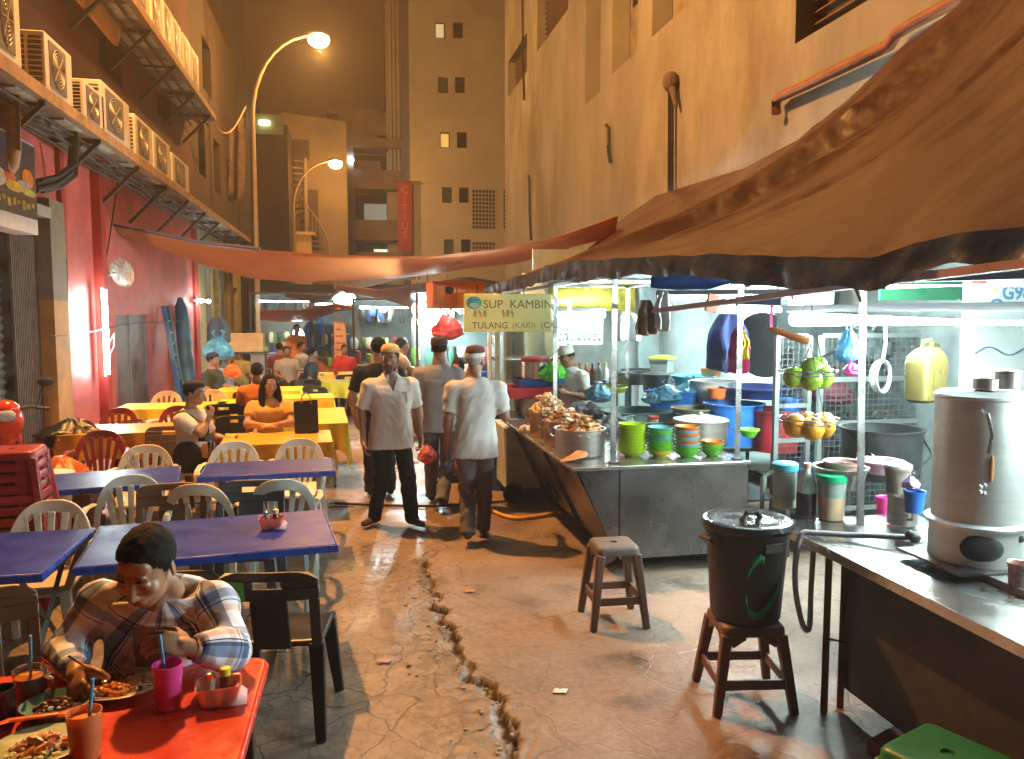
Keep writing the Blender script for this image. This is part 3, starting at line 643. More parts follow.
g.quad((xa, YT, 0), (xa, YT + 9, 0), (xa, YT + 9, 34), (xa, YT, 34))
loc(g.build('wall', parent=tb, smooth=False), tb)
for a in wins:
    i, j = a[4], a[5]
    m_ = m_blk if j else [M('lit_window_warm', (.75, .62, .30), em=.55), M('dim_window_green', (.10, .14, .09), .2), M('lit_window_yellow', (.80, .55, .12), em=.6), M('dim_window_green', None), M('dim_window_green', None)][i]
    g = G().mat(m_).box(a[0], a[1], YT + .2, YT + .24, a[2], a[3]).mat(M('window_frame_dark', (.06, .05, .04), .6))
    for q_ in ((a[0], a[0] + .05, a[2], a[3]), (a[1] - .05, a[1], a[2], a[3]), (a[0] + .051, a[1] - .051, a[2], a[2] + .05), (a[0] + .051, a[1] - .051, a[3] - .05, a[3])): g.box(q_[0], q_[1], YT + .10, YT + .19, q_[2], q_[3])
    loc(g.build('window', parent=tb, smooth=False), tb)
g = G()
for (pa, pb, qa, qb) in ((472, 495, 190, 229), (472, 495, 242, 262), (503, 512, 190, 229)):
    A, B = at_y(pa, qb, YT), at_y(pb, qa, YT); g.mat(M('vent_recess', (.05, .04, .03), .9)).box(A.x, B.x, YT - .012, YT - .006, A.z, B.z); g.mat(m_tow)
    n = max(2, int((B.x - A.x) / .17)); k = int((B.z - A.z) / .2)
    for i in range(n + 1): x = A.x + (B.x - A.x) * i / n; g.box(x - .02, x + .02, YT - .06, YT - .02, A.z, B.z)
    for i in range(k + 1): z = A.z + (B.z - A.z) * i / k; g.box(A.x, B.x, YT - .07, YT - .03, z - .025, z + .025)
loc(g.build('vent_grille', parent=tb, smooth=False), tb)
g = G().mat(m_tow)                     # ribbed side wing behind the tower's left edge
for px in (388, 392, 396, 400, 404): o = at_y(px, 100, YT + 7); g.box(o.x, o.x + .18, YT + 6.5, YT + 7, 10, 36)
o = at_y(386, 100, YT + 7.2); g.box(o.x, xa, YT + 7.1, YT + 10, 0, 36)
loc(g.build('side_wing', parent=tb, smooth=False), tb)
# red upright banner sign
A, B = at_y(398, 252, YT - .6), at_y(412, 182, YT - .6)
t = T('banner_sign', 'tall red upright banner lettered down its length, on the tower edge', 'sign', (A.x, YT - .6, A.z))
wd, hh = B.x - A.x, B.z - A.z
G().mat(M('banner_red', (.30, .03, .018), .6, var=.15)).box(0, wd, 0, .12, 0, hh).build('board', parent=t, smooth=False)
G().mat(m_dsteel).box(-.1, wd + .5, .03, .06, hh, hh + .05).build('bracket', parent=t, smooth=False)
g = G(); m_let = M('banner_letter', (.62, .18, .10), .6)
for k, ch in enumerate('CITIUS'): text_mesh(g, ch, hh * .15, (wd / 2, -.002, hh * (.835 - k * .128)), (1, 0, 0), (0, 0, 1), m_let, .004, 'CENTER')
g.build('lettering', parent=t, smooth=False)
# balcony block
YM = 48
mb = T('building', 'concrete block with open balconies between the lamp and the tower', 'building', (0, YM, 0))
m_mid = M('balcony_plaster', (.34, .25, .18), .9, var=.25, vs=.5)
X0, X1 = at_y(340, 200, YM).x, at_y(416, 200, YM).x
zz = lambda py: at_y(380, py, YM).z
g = G().mat(m_mid); g.box(X0, X1, YM + 2.2, YM + 6, 0, zz(103)); g.box(at_y(325, 97, YM).x, X1 - 2, YM + 3, YM + 6, zz(103), zz(97))
for pa, pb in ((147, 138), (189, 170), (240, 220), (260, 252)): g.box(X0, X1, YM, YM + 2.2, zz(pa), zz(pb))
g.box(X0, X0 + .8, YM + .02, YM + 2.2, 0, zz(142)); g.box(X1 - 3.6, X1, YM + 1.2, YM + 2.19, zz(136), zz(108))
loc(g.build('wall', parent=mb, smooth=False), mb)
g = G().mat(m_blk)
for pa, pb in ((169, 149), (219, 190), (251, 241)): g.box(X0 + .9, X1 - .05, YM + 2.10, YM + 2.18, zz(pa), zz(pb))
g.mat(M('lit_window_grey', (.30, .38, .36), em=.35)); a = at_y(365, 220, YM); c_ = at_y(396, 200, YM); g.box(a.x, c_.x, YM + 2.0, YM + 2.08, a.z, c_.z)
g.mat(M('lit_shop', (.7, .9, .65), em=.9)); a = at_y(375, 253, YM); c_ = at_y(398, 247, YM); g.box(a.x, c_.x, YM + 1.9, YM + 1.98, a.z, c_.z)
g.mat(M('dim_window_green', None)); a = at_y(378, 146, YM + .9); c_ = at_y(392, 135, YM + .9); g.box(a.x, c_.x, YM + 1.12, YM + 1.18, a.z, c_.z)
g.mat(m_mid); a = at_y(355, 168, YM); c_ = at_y(382, 156, YM); g.box(a.x, c_.x, YM + 1.6, YM + 2.0, a.z, c_.z)
loc(g.build('window', parent=mb, smooth=False), mb)
g = G().mat(M('small_lamp', (.7, .85, 1), em=25)); g.ell(at_y(351, 160, YM - .1), .16, n=10); loc(g.build('balcony_lamp', parent=mb), mb)
# stair house
YC = 40
cb = T('building', 'pale building with an outside spiral stair behind the far street lamp', 'building', (0, YC, 0))
A, B = at_y(284, 250, YC), at_y(346, 115, YC); z2 = at_y(346, 122, YC).z
m_pb = M('pale_stair_plaster', (.20, .155, .10), .9, var=.25, vs=.5, dirt=.4, dcol=(.2, .14, .08))
g = G().mat(m_pb).add([(A.x, YC, 0), (B.x, YC, 0), (B.x, YC, z2), (A.x, YC, B.z), (A.x, YC + 5, 0), (B.x, YC + 5, 0), (B.x, YC + 5, z2), (A.x, YC + 5, B.z)], [(0, 1, 2, 3), (1, 5, 6, 2), (4, 0, 3, 7), (3, 2, 6, 7), (5, 4, 7, 6)])
loc(g.build('wall', parent=cb, smooth=False), cb)
g = G().mat(M('dim_recess', (.06, .04, .03), .8))
for (pa, qa, pb, qb) in ((291, 160, 309, 140), (293, 188, 306, 162), (300, 250, 318, 190)): a, c_ = at_y(pa, qa, YC), at_y(pb, qb, YC); g.box(a.x, c_.x, YC - .03, YC - .005, a.z, c_.z)
loc(g.build('window', parent=cb, smooth=False), cb)
g = G(); c0 = at_y(307, 250, YC - .9); H = at_y(307, 170, YC - .9).z
for k in range(34):
    z = .3 + (H - .3) * k / 33; a = -2.4 + k * .17; R_ = 1.05
    g.mat(m_pb); p = V((c0.x, YC - 1.1, z)); g.poly([p, p + V((R_ * cos(a), R_ * sin(a), 0)), p + V((R_ * cos(a + .2), R_ * sin(a + .2), 0))], .06, (0, 0, 1))
    q_ = p + V((R_ * cos(a), R_ * sin(a), 0)); g.bar(q_, q_ + V((0, 0, .9)), .05, .05)
g.tube([V((c0.x + 1.05 * cos(-2.4 + k * .17), YC - 1.1 + 1.05 * sin(-2.4 + k * .17), 1.2 + (H - .3) * k / 33)) for k in range(34)], .05, 6); g.cyl((c0.x, YC - 1.1, 0), (c0.x, YC - 1.1, H + .5), .09)
loc(g.build('spiral_stair', parent=cb, smooth=False), cb)
a = at_y(301, 235, 38); tag(G().mat(M('gate_post_plaster', (.5, .36, .16), .8)).box(a.x - .45, a.x + .45, 38, 38.8, 0, a.z).box(a.x - .6, a.x + .6, 37.9, 38.95, a.z, a.z + .15).build('gate_post', smooth=False), 'capped yellow gate post below the spiral stair', 'post')
# ------------------------------------------------------------------ street lamps
def street_lamp(label, base, head, power, pole=True, r=.07):
    t = T('street_lamp', label, 'street lamp', base, group='sodium street lamps'); h = head - base
    m_p = M('lamp_pole', (.30, .22, .14), .6, .3)
    if pole:
        zc = h.z * .86
        pts = [V((0, 0, 0)), V((0, 0, h.z * .4)), V((0, 0, zc * .9))] + [V((h.x * .96 * (1 - cos(a)), h.y * (1 - cos(a)), zc * .9 + (h.z + .12 - zc * .9) * sin(a))) for a in np.linspace(.15, pi / 2, 9)]
        G().mat(m_p).tube(pts, r, 10, [r * 1.15, r] + [r * .8] * 4 + [r * .6] * 6).build('pole', parent=t)
        hd = h
    else:
        hd = h; G().mat(m_p).tube([V((0, 0, -.5)), h * .5 + V((0, 0, .3)), h + V((0, 0, .1))], r * .6, 8).build('assumed_lamp_arm', parent=t)
    g = G().mat(m_p).ell(hd + V((0, 0, .14)), (.34, .17, .11), n=14); g.build('lamp_head', parent=t)
    G().mat(M('sodium_lens', (1, .52, .14), em=120)).ell(hd + V((.02, 0, .0)), (.30, .24, .20), n=18).build('lens', parent=t)
    l = bpy.data.lights.new('sodium', 'POINT'); l.energy = power; l.color = SOD; l.shadow_soft_size = .14
    lo = bpy.data.objects.new('sodium_light', l); COL.objects.link(lo); lo.parent = t; lo.location = hd + V((.02, 0, -.27))
YL1 = 24
a = at_y(257, 270, YL1); b_ = at_y(318, 40, YL1)
street_lamp('nearer street lamp glowing orange on a tall curved pole', V((a.x, YL1, 0)), V((b_.x, YL1, b_.z)), 1900)
YL2 = 37
a = at_y(294, 230, YL2); b_ = at_y(335, 164, YL2)
street_lamp('far street lamp, lower in the picture, before the pale stair building', V((a.x, YL2, 0)), V((b_.x, YL2, b_.z)), 420)
street_lamp('assumed wall mounted street lamp on the shophouse, added above the picture', V((XL, 9.6, 9.3)), V((-2.0, 9.6, 9.8)), 6800, pole=False)  # assumed lamp, out of view: added to give the lane its orange light
# ------------------------------------------------------------------ tarpaulins
def m_tarp(name, col, under, rough=.38, tl=.0):
    m = M(name, col, rough, var=.35, vs=1.6, bump=.55, bs=7, dirt=.3, dcol=tuple(c * .4 for c in col), tl=tl, spec=.6); return m
def interp(pts, n):
    pts = [V(p) for p in pts]; L_ = [0]
    for a, b_ in zip(pts, pts[1:]): L_.append(L_[-1] + (b_ - a).length)
    t = np.linspace(0, L_[-1], n); return [V([np.interp(x, L_, [p[k] for p in pts]) for k in range(3)]) for x in t]
Lp = [at_x(480, 291, 1.5), at_x(512, 279, 1.5), at_x(570, 262, 1.55), at_x(613, 260, 1.6), at_x(693, 256, 1.75), at_x(778, 258, 1.9), at_x(873, 260, 2.0), at_x(915, 246, 2.06), at_x(959, 236, 2.1), at_x(1024, 229, 2.15), V((2.2, 1.1, 2.36)), V((2.3, -.6, 2.4))]
Wp = [at_x(604, 232, 4.8), at_x(655, 196, 4.8), at_x(745, 168, 4.8), at_x(799, 139, 4.8), at_x(852, 96, 4.8), at_x(900, 50, 4.8), at_x(962, 2, 4.8), V((4.8, 4.2, 5.2)), V((4.8, 2.4, 5.6)), V((4.8, -.6, 6.0))]
NU, NV = 420, 200
Li, Wi = interp(Lp, NU), interp(Wp, NU)
P = []
for i in range(NU):
    row = []; u = i / (NU - 1)
    d = (Wi[i] - Li[i]); nrm = V((-d.z, 0, d.x)).normalized()
    for j in range(NV):
        v = j / (NV - 1); p = Li[i].lerp(Wi[i], v)
        s = 4 * v * (1 - v); edge = min(1, v * 8)
        h = -.22 * s
        w1 = (u - .34 * v) * 17                      # long folds that run up and toward the near end
        h += s * .08 * noise.noise(V((w1 * .7, v * .7, 0))) + (s + .10) * .045 * (.35 - abs(noise.noise(V((w1 * .75 + .4 * noise.noise(V((v * 5, u * 9, 1))), v * .9, 4))))) + (s + .1) * .012 * (.3 - abs(noise.noise(V((w1 * 2.1, v * 2.6, 8)))))
        near_ = .25
        for uc, a, wd in ((.11, .07, .010), (.20, .10, .012), (.262, -.16, .017), (.315, .15, .014), (.39, .06, .01), (.47, -.05, .012)):
            q = (u - .34 * v - uc) / wd; e_ = math.exp(-abs(q) ** 1.4); h += (s + .08) * a * e_; near_ += .9 * math.exp(-abs(q) * .5)
        h += edge * near_ * (.016 * (.3 - abs(noise.noise(p * 3.2 + V((w1 * .5, 0, 0))))) + .008 * (.3 - abs(noise.noise(p * 7.5))))
        h += (1 - edge) * .016 * noise.noise(V((u * 40, 1, 1)))
        row.append(p + nrm * h)
    P.append(row)
t = T('tarpaulin_roof', 'big brown tarpaulin draped from the cream wall down over the food stalls', 'tarpaulin', (0, 0, 0))
G().grid(P).build('sheet', M('brown_tarp', (.050, .018, .014), .36, var=.12, vs=2.2, bump=.20, bs=17, spec=.4, coat=.28), t, fix=False, ang=180)
m_blt = M('dark_blue_tarp', (.016, .032, .085), .35, var=.3, bump=.4, bs=12)
G().grid([[p - V((-.004, 0, .012)) for p in r[::4]] for r in P[::4]]).build('lining', m_blt, t, fix=False, ang=180)
H = []
for i in range(NU):
    u = i / (NU - 1); p = P[i][0]; hang = .12 + .035 * noise.noise(V((u * 9, 0, 3))) + .03 * noise.noise(V((u * 40, 0, 3))); hang *= min(1, u * 7 + .1)
    H.append([p + V((-.006 - .003 * k + .028 * (k / 5) * noise.noise(V((u * 90, k * .2, 5))), 0, .008 - hang * k / 5)) for k in range(6)])
G().grid(H).build('hem', m_blt, t, fix=False, ang=180)
# lighter blue sheet below the brown one
P = []
for i in range(40):
    u = i / 39; a = at_y(650 + 200 * u, 287 - 2 * u + 3 * sin(u * 9), 5.3 - 1.2 * u)
    P.append([a + V((.12 * v, .25 * v, .18 * v + .02 * noise.noise(V((u * 9, v * 3, 2))) )) for v in np.linspace(0, 1, 8)])
tag(G().grid(P).build('blue_tarpaulin', M('bright_blue_tarp', (.02, .16, .42), .35, bump=.3, bs=14), solid=.004), 'bright blue sheet showing under the big brown tarpaulin', 'tarpaulin')
# left orange tarp spanning the lane
m_or = M('orange_tarp', (.44, .17, .06), .35, var=.2, vs=1.5, bump=.3, bs=9, tl=.45)
def span(name, near, far, mat, label, ny=14, amp=.06, seed=0, group=None):
    """near / far: lists of world points; a sagging sheet between them"""
    a, b_ = interp(near, 60), interp(far, 60); P = []
    for i in range(60):
        P.append([a[i].lerp(b_[i], v) - V((0, 0, .10 * 4 * v * (1 - v))) + V((0, 0, amp * noise.noise(V((i * .12, v * 2.4, seed))))) * (4 * v * (1 - v) + .12) for v in np.linspace(0, 1, ny)])
    o = G().grid(P).build(name, mat, solid=.006, ang=180); return tag(o, label, 'tarpaulin', group)
def edge(pts, y0, y1):
    x0, x1 = pts[0][0], pts[-1][0]; return [at_y(px, py, y0 + (y1 - y0) * (px - x0) / (x1 - x0)) for px, py in pts]
span('orange_tarpaulin', edge([(114, 226), (150, 233), (200, 243), (260, 250), (330, 255), (420, 257), (500, 249), (560, 236), (618, 216)], 14.2, 11.0),
     edge([(118, 231), (160, 247), (205, 265), (250, 278), (300, 282), (400, 278), (450, 270), (520, 260), (612, 236)], 15.0, 14.5), m_or, 'long orange tarpaulin sagging right across the lane from the red wall', seed=1)
g = G().mat(M('tarp_rope', (.02, .03, .10), .6)); e = edge([(112, 225), (150, 232), (200, 242), (260, 249)], 14.1, 13.2); g.tube(e, .03, 6)
tag(g.build('tarp_rope'), 'dark blue rope along the left end of the long orange tarpaulin', 'rope')
m_br = M('brown_awning', (.34, .16, .08), .5, var=.25, vs=1.5, bump=.3, bs=8, tl=.3)
span('brown_awning', edge([(335, 284), (380, 290), (420, 283), (470, 277), (500, 282)], 15.5, 13.5), edge([(334, 285), (380, 297), (412, 309), (440, 297), (478, 284)], 17.5, 15.5), m_br, 'brown awning cloth sagging over the lit stalls at the lane centre', amp=.03, seed=3)
span('orange_awning', edge([(260, 310), (300, 310), (335, 303), (352, 306)], 20, 19), edge([(260, 319), (290, 322), (318, 318), (350, 305)], 22.5, 21), m_or, 'small orange awning over the far tables left of the two round bulbs', amp=.03, seed=5)
m_gt = M('grey_tarp', (.20, .17, .15), .6, tl=.2)
span('grey_awning', edge([(285, 292), (330, 296), (345, 288)], 19, 18), edge([(285, 294), (318, 302), (345, 290)], 21, 20), m_gt, 'grey brown awning tucked above the small orange one', amp=.03, seed=6)
span('blue_awning', edge([(300, 306), (360, 300), (420, 306), (450, 300)], 25, 23), edge([(300, 312), (360, 309), (420, 316), (450, 308)], 27, 25), M('navy_tarp', (.02, .035, .12), .5, tl=.2), 'dark blue awning far down the lane behind the bulbs', amp=.04, seed=8)
g = G().mat(M('corrugated_beam', (.12, .09, .07), .7)); 
a, b_ = at_y(345, 284, 21), at_y(420, 268, 19); g.bar(a, b_, .05, .35); g.bar(at_y(300, 276, 23), at_y(420, 278, 21), .05, .1); g.mat(m_steel).bar(at_y(417, 266, 18.8), at_y(417, 292, 18.8), .06, .06)
tag(g.build('awning_frame', smooth=False), 'dark steel awning beams between the long orange tarpaulin and the brown awning', 'frame')
# ------------------------------------------------------------------ plastic furniture
def plastic(name, c, rough=.42, **k): return M(name, c, rough, var=.14, vs=5, bump=.05, bs=60, dirt=.35, **k)
pl_beige = plastic('beige_plastic', (.56, .47, .36)); pl_white = plastic('white_plastic', (.66, .62, .56)); pl_grey = plastic('pale_grey_plastic', (.42, .46, .44))
pl_red = plastic('dark_red_plastic', (.22, .02, .015)); pl_brown = plastic('brown_plastic', (.10, .045, .02)); pl_black = plastic('black_plastic', (.010, .010, .011), .35)
pl_slate = plastic('slate_plastic', (.05, .06, .075)); pl_yel = plastic('yellow_plastic', (.75, .48, .03)); pl_cream = plastic('cream_plastic', (.60, .46, .30))
def arc(w, z0, z1, y0, y1, n=22, p=2.6):
    """arch of a chair back from foot to foot"""
    out = []
    for k in range(n + 1):
        a = pi * k / n; cx = cos(a); sx = sin(a); x = w * abs(cx) ** (2 / p) * (1 if cx > 0 else -1); f = abs(sx) ** (2 / p)
        out.append(V((x * (1 + .06 * f), y0 + (y1 - y0) * f + .035 * (1 - (x / w) ** 2), z0 + (z1 - z0) * f)))
    return out
def chair_slat(mat):
    t = T('plastic_chair', 'x', 'chair')
    P = [[V((x * (1 + .05 * (-y)), y, .435 + .010 * (abs(x) / .22) ** 3 + (.012 if y > .15 else 0) - (.018 * max(0, (-y - .15) / .07) ** 2))) for x in np.linspace(-.22, .22, 10)] for y in np.linspace(-.23, .2, 10)]
    G().grid(P).build('seat', mat, t, solid=.02)
    g = G(); A = arc(.225, .44, .83, .19, .29)
    for a, b_ in zip(A, A[1:]): pass
    rs = []
    for i, p in enumerate(A):
        d = (A[min(i + 1, len(A) - 1)] - A[max(i - 1, 0)]).normalized(); inn = d.cross(V((0, 1, 0))).normalized(); f = max(0, p.z - .6) / .23; wd = .028 + .040 * f
        rs.append([p + inn * (-.012) + V((0, -.012, 0)), p + inn * wd + V((0, -.012, 0)), p + inn * wd + V((0, .012, 0)), p - inn * .012 + V((0, .012, 0))])
    g.rings(rs)
    for k in range(5):
        x = -.15 + .075 * k; b0 = V((x * .62, .205, .445)); b1 = V((x * 1.05, .285, .775 - .5 * x * x * 2)); g.bar(b0, b1, .030, .014, .044, .014, side=(1, 0, 0))
    g.build('backrest', mat, t, bevel=.004)
    for s in (-1, 1):
        G().bar((.185 * s, -.19, .43), (.235 * s, -.26, 0), .062, .040, .046, .03, side=(1, 0, 0)).build('leg', mat, t, bevel=.006)
        G().bar((.20 * s, .19, .44), (.225 * s, .275, 0), .055, .040, .044, .03, side=(1, 0, 0)).build('leg', mat, t, bevel=.006)
        G().tube([(.235 * s, .235, .66), (.265 * s, .12, .665), (.27 * s, -.05, .655), (.262 * s, -.17, .635), (.245 * s, -.22, .56), (.20 * s, -.20, .43)], .024, 8, flat=.55).build('armrest', mat, t)
    return t
def chair_slot(mat, patch=None):
    t = T('plastic_chair', 'x', 'chair')
    P = [[V((x, y, .445 + .008 * (abs(x) / .22) ** 3 - .008 * (1 - (y / .22) ** 2) - (.018 * max(0, (-y - .15) / .07) ** 2))) for x in np.linspace(-.215, .215, 10)] for y in np.linspace(-.22, .2, 10)]
    G().grid(P).build('seat', mat, t, solid=.022)
    by = lambda x, z: .20 + (z - .44) * .24 + .03 * (1 - (x / .22) ** 2)
    g = G()
    def strip(x0, x1, z0, z1, nx=6, nz=4, rnd=0):
        F = []; 
        for yo in (0, .018):
            F.append([[V((x, by(x, z) + yo, z - (rnd * (abs(x) / .22) ** 6 if z > .78 else 0))) for x in np.linspace(x0, x1, nx)] for z in np.linspace(z0, z1, nz)])
        rr = []
        for k in range(nz): rr.append(F[0][k] + F[1][k][::-1])
        g.rings(rr)
    strip(-.225, .225, .788, .835, 12, 4, .035); strip(-.225, .225, .69, .752, 12, 3); strip(-.225, -.065, .7525, .7875, 4, 3); strip(.065, .225, .7525, .7875, 4, 3)
    strip(-.225, -.178, .44, .6895, 3, 5); strip(.178, .225, .44, .6895, 3, 5); strip(-.085, .085, .44, .6895, 5, 5)
    g.build('backrest', mat, t, bevel=.005)
    if patch:
        g = G(); P = [[V((x, by(x, z) + .0225, z)) for x in np.linspace(.10, .19, 5)] for z in np.linspace(.70, .79, 5)]; g.grid(P); g.build('paint_patch', patch, t)
    for s in (-1, 1):
        G().bar((.185 * s, -.18, .44), (.225 * s, -.25, 0), .075, .05, .05, .035, side=(1, 0, 0)).build('leg', mat, t, bevel=.008)
        G().bar((.195 * s, .19, .45), (.22 * s, .27, 0), .075, .05, .05, .035, side=(1, 0, 0)).build('leg', mat, t, bevel=.008)
    return t
CH = 'plastic chairs around the tables'
protoA, protoB = {}, {}
def chair(kind, mat, x, y, rz, label, patch=None, s=1):
    D = protoA if kind == 'A' else protoB; key = (mat.name, bool(patch))
    if key not in D: D[key] = o = chair_slat(mat) if kind == 'A' else chair_slot(mat, patch)
    else: o = dup(D[key])
    o.location = (x, y, 0); o.rotation_euler = (0, 0, radians(rz)); tag(o, label, 'chair', CH); o.scale = (s, s, s); return o
chair('B', pl_black, -.34, 3.98, 172, 'black plastic chair with a green patch, in the foreground beside the red table', M('green_patch', (.05, .32, .08), .5, dirt=.3))
chair('B', pl_black, -.79, 3.42, 4, 'black plastic chair the man in the plaid shirt sits on')
chair('B', pl_brown, -1.42, 3.35, 25, 'dark brown chair at the left corner of the red table, behind the orange drink')
chair('A', pl_yel, -1.50, 2.42, 100, 'yellow plastic chair cut by the left frame edge at the red table')
chair('A', pl_beige, -1.80, 5.02, 3, 'beige slatted chair with an orange tinged back behind the near left blue table')
chair('A', pl_beige, -2.42, 5.02, -5, 'beige slatted chair cut by the left frame edge, beside the red stool stack')
chair('A', pl_grey, -1.50, 5.75, 8, 'pale grey chair between the two left blue tables, its seat pinkish')
chair('B', pl_brown, -1.18, 5.42, 4, 'brown slotted back chair behind the head of the man in plaid')
chair('B', pl_slate, -.70, 5.42, -3, 'slate slotted back chair at the far side of the middle blue table')
chair('A', pl_grey, -.50, 6.02, 183, 'pale grey chair seen from behind at the near side of the right blue table')
chair('A', pl_beige, -1.02, 5.98, 176, 'beige chair seen from behind next to the brown slotted chair')
chair('A', pl_white, -1.02, 7.18, 3, 'white slatted chair behind the right blue table, left of the pair')
chair('A', pl_white, -.48, 7.22, -3, 'white slatted chair behind the right blue table, right of the pair')
chair('A', pl_cream, -1.72, 7.12, 8, 'cream slatted chair behind the far left blue table, before the man with the strap')
chair('A', pl_red, -2.38, 8.15, 6, 'dark red slatted chair with tall back near the white bucket')
chair('B', plastic('grey_brown_plastic', (.14, .10, .07)), -1.85, 8.35, -4, 'grey brown slotted chair left of the man with the strap')
chair('A', pl_red, -2.75, 10.1, 0, 'red chair behind the pale orange table, the left one')
chair('A', pl_red, -2.10, 10.2, 0, 'red chair behind the pale orange table, the right one')
chair('A', pl_beige, -2.65, 12.2, 0, 'beige chair at the yellow table next to the red wall')
chair('A', pl_cream, -2.02, 12.3, 0, 'cream chair at the yellow table behind the red chairs')
chair('B', pl_black, -1.65, 11.0, 190, 'black chair behind the man in the white shirt at the yellow table')
chair('B', pl_black, -1.5, 12.6, 185, 'black chair at the far yellow table by the blue ladder')
chair('B', pl_slate, -1.3, 9.75, 185, 'slate chair right behind the man resting his hand at his chin')
chair('B', pl_black, -1.15, 10.9, 180, 'black chair under the man in the orange shirt')
chair('B', pl_black, -.72, 14.0, 0, 'black chair pulled back at the far yellow tables')
chair('B', pl_black, -.15, 15.6, 200, 'black chair under the diner in dark shirt at the far yellow table')
chair('A', pl_beige, -.85, 8.95, 0, 'beige chair under the smiling woman')
chair('B', pl_slate, -.40, 13.2, 150, 'slate chair leaning aside in the middle of the far tables')
# ------------------------------------------------------------------ tables
m_blue = M('blue_table_paint', (.010, .030, .30), .36, var=.2, vs=5, bump=.04, spec=.22); m_blued = M('blue_table_rim', (.01, .06, .35), .3, var=.2)
m_tleg = M('table_leg_paint', (.42, .44, .43), .4, .2, dirt=.3)
def table(name, label, cx, cy, rz, L_, W_, mt, mr, group=None, legs='x', z=.74, t=.035, cloth=None):
    o = T(name, label, 'table', (cx, cy, 0), radians(rz), group)
    g = G().mat(mt).box(-L_ / 2, L_ / 2, -W_ / 2, W_ / 2, z - t, z); g.build('tabletop', parent=o, bevel=.008)
    if mr:
        g = G().mat(mr); e = .006
        for q in ((-L_ / 2 - e, L_ / 2 + e, -W_ / 2 - e, -W_ / 2 - .001), (-L_ / 2 - e, L_ / 2 + e, W_ / 2 + .001, W_ / 2 + e), (-L_ / 2 - e, -L_ / 2 - .001, -W_ / 2, W_ / 2), (L_ / 2 + .001, L_ / 2 + e, -W_ / 2, W_ / 2)): g.box(*q, z - t - .006, z - .004)
        g.build('rim', parent=o, smooth=False)
    for s in (-1, 1):
        for s2 in (-1, 1):
            g = G().mat(m_tleg)
            if legs == 'x': g.tube([(s * (L_ / 2 - .12), s2 * (W_ / 2 - .06), z - t), (s * (L_ / 2 - .14), -s2 * (W_ / 2 - .06), .01)], .014, 8)
            else: g.bar((s * (L_ / 2 - .06), s2 * (W_ / 2 - .06), z - t), (s * (L_ / 2 - .05), s2 * (W_ / 2 - .05), 0), .04, .04)
            g.build('leg', parent=o)
    for s in (-1, 1): G().mat(m_tleg).bar((s * (L_ / 2 - .135), -(W_ / 2 - .09), .10), (s * (L_ / 2 - .135), (W_ / 2 - .09), .10), .02, .02).build('stretcher', parent=o)
    return o
def cloth(label, cx, cy, rz, L_, W_, mat, drop=.3, z=.745, ovl=.05, seed=0, hem=.1, drops=None):
    """a cloth lying on a table and hanging over the edges in folds"""
    g = G(); ax, ay = L_ / 2 + .012, W_ / 2 + .012
    D = drops or (drop,) * 4    # -y, +x, +y, -x
    per = []; n = 26
    cs = [(-ax, -ay), (ax, -ay), (ax, ay), (-ax, ay)]
    for k in range(4):
        a, b_ = cs[k], cs[(k + 1) % 4]
        for i in range(n): f = i / n; per.append((a[0] + (b_[0] - a[0]) * f, a[1] + (b_[1] - a[1]) * f, k, f))
    rings = []
    for r in range(8):
        ring = []
        for x, y, k, f in per:
            ff = min(f, 1 - f) * 2; d0 = D[k]; d = d0 * (1 + .12 * noise.noise(V((x * 4, y * 4, seed)))) + (.10 * (1 - ff) ** 6 * (D[k] > .05))
            q = r / 7; wv = .028 * q * sin(f * 26 + k * 2 + seed) + .03 * q
            nx_, ny_ = ((0, -1), (1, 0), (0, 1), (-1, 0))[k]
            if f < .02: nx_, ny_ = (nx_ + ((0, -1), (1, 0), (0, 1), (-1, 0))[k - 1][0], ny_ + ((0, -1), (1, 0), (0, 1), (-1, 0))[k - 1][1])
            ring.append(V((x + nx_ * wv, y + ny_ * wv, z - d * q)))
        rings.append(ring)
    g.rings(rings, cap=False); g.add([V((x, y, z)) for x, y, k, f in per], [list(range(len(per)))])
    o = g.build('tablecloth', mat); o.location = (cx, cy, 0); o.rotation_euler = (0, 0, radians(rz)); return tag(o, label, 'tablecloth', 'cloths on the tables')
TB = 'folding tables along the lane'
m_redt = M('red_table_plastic', (.58, .035, .012), .28, var=.12, vs=6, bump=.04, dirt=.12, dcol=(.3, .02, .01))
rt = T('dining_table', 'red plastic table in the foreground laid with plates and drinks', 'table', (-.98, 2.60, 0), radians(-1), TB)
g = G(); prof = []
def rrect(w, d, r, z, n=6):
    out = []
    for cx, cy, a0 in ((w - r, d - r, 0), (-w + r, d - r, pi / 2), (-w + r, -d + r, pi), (w - r, -d + r, 3 * pi / 2)):
        for k in range(n + 1): a = a0 + pi / 2 * k / n; out.append(V((cx + r * cos(a), cy + r * sin(a), z)))
    return out
g.rings([rrect(.64, .355, .05, .690), rrect(.665, .38, .06, .70), rrect(.67, .385, .06, .725), rrect(.662, .377, .055, .738), rrect(.65, .365, .05, .740), rrect(.63, .345, .04, .737)])
g.build('tabletop', m_redt, rt, ang=50)
for s in (-1, 1):
    for s2 in (-1, 1): G().bar((s * .58, s2 * .30, .69), (s * .60, s2 * .32, 0), .06, .06, .05, .05).build('leg', plastic('dark_table_leg', (.03, .02, .02)), rt, bevel=.006)
table('dining_table', 'middle blue table behind the man in plaid, with a condiment tub at its right end', -.77, 4.70, 7, 1.28, .82, m_blue, m_blued, TB)
table('dining_table', 'near left blue table cut by the left frame edge', -2.18, 4.57, 0, 1.40, .84, m_blue, m_blued, TB)
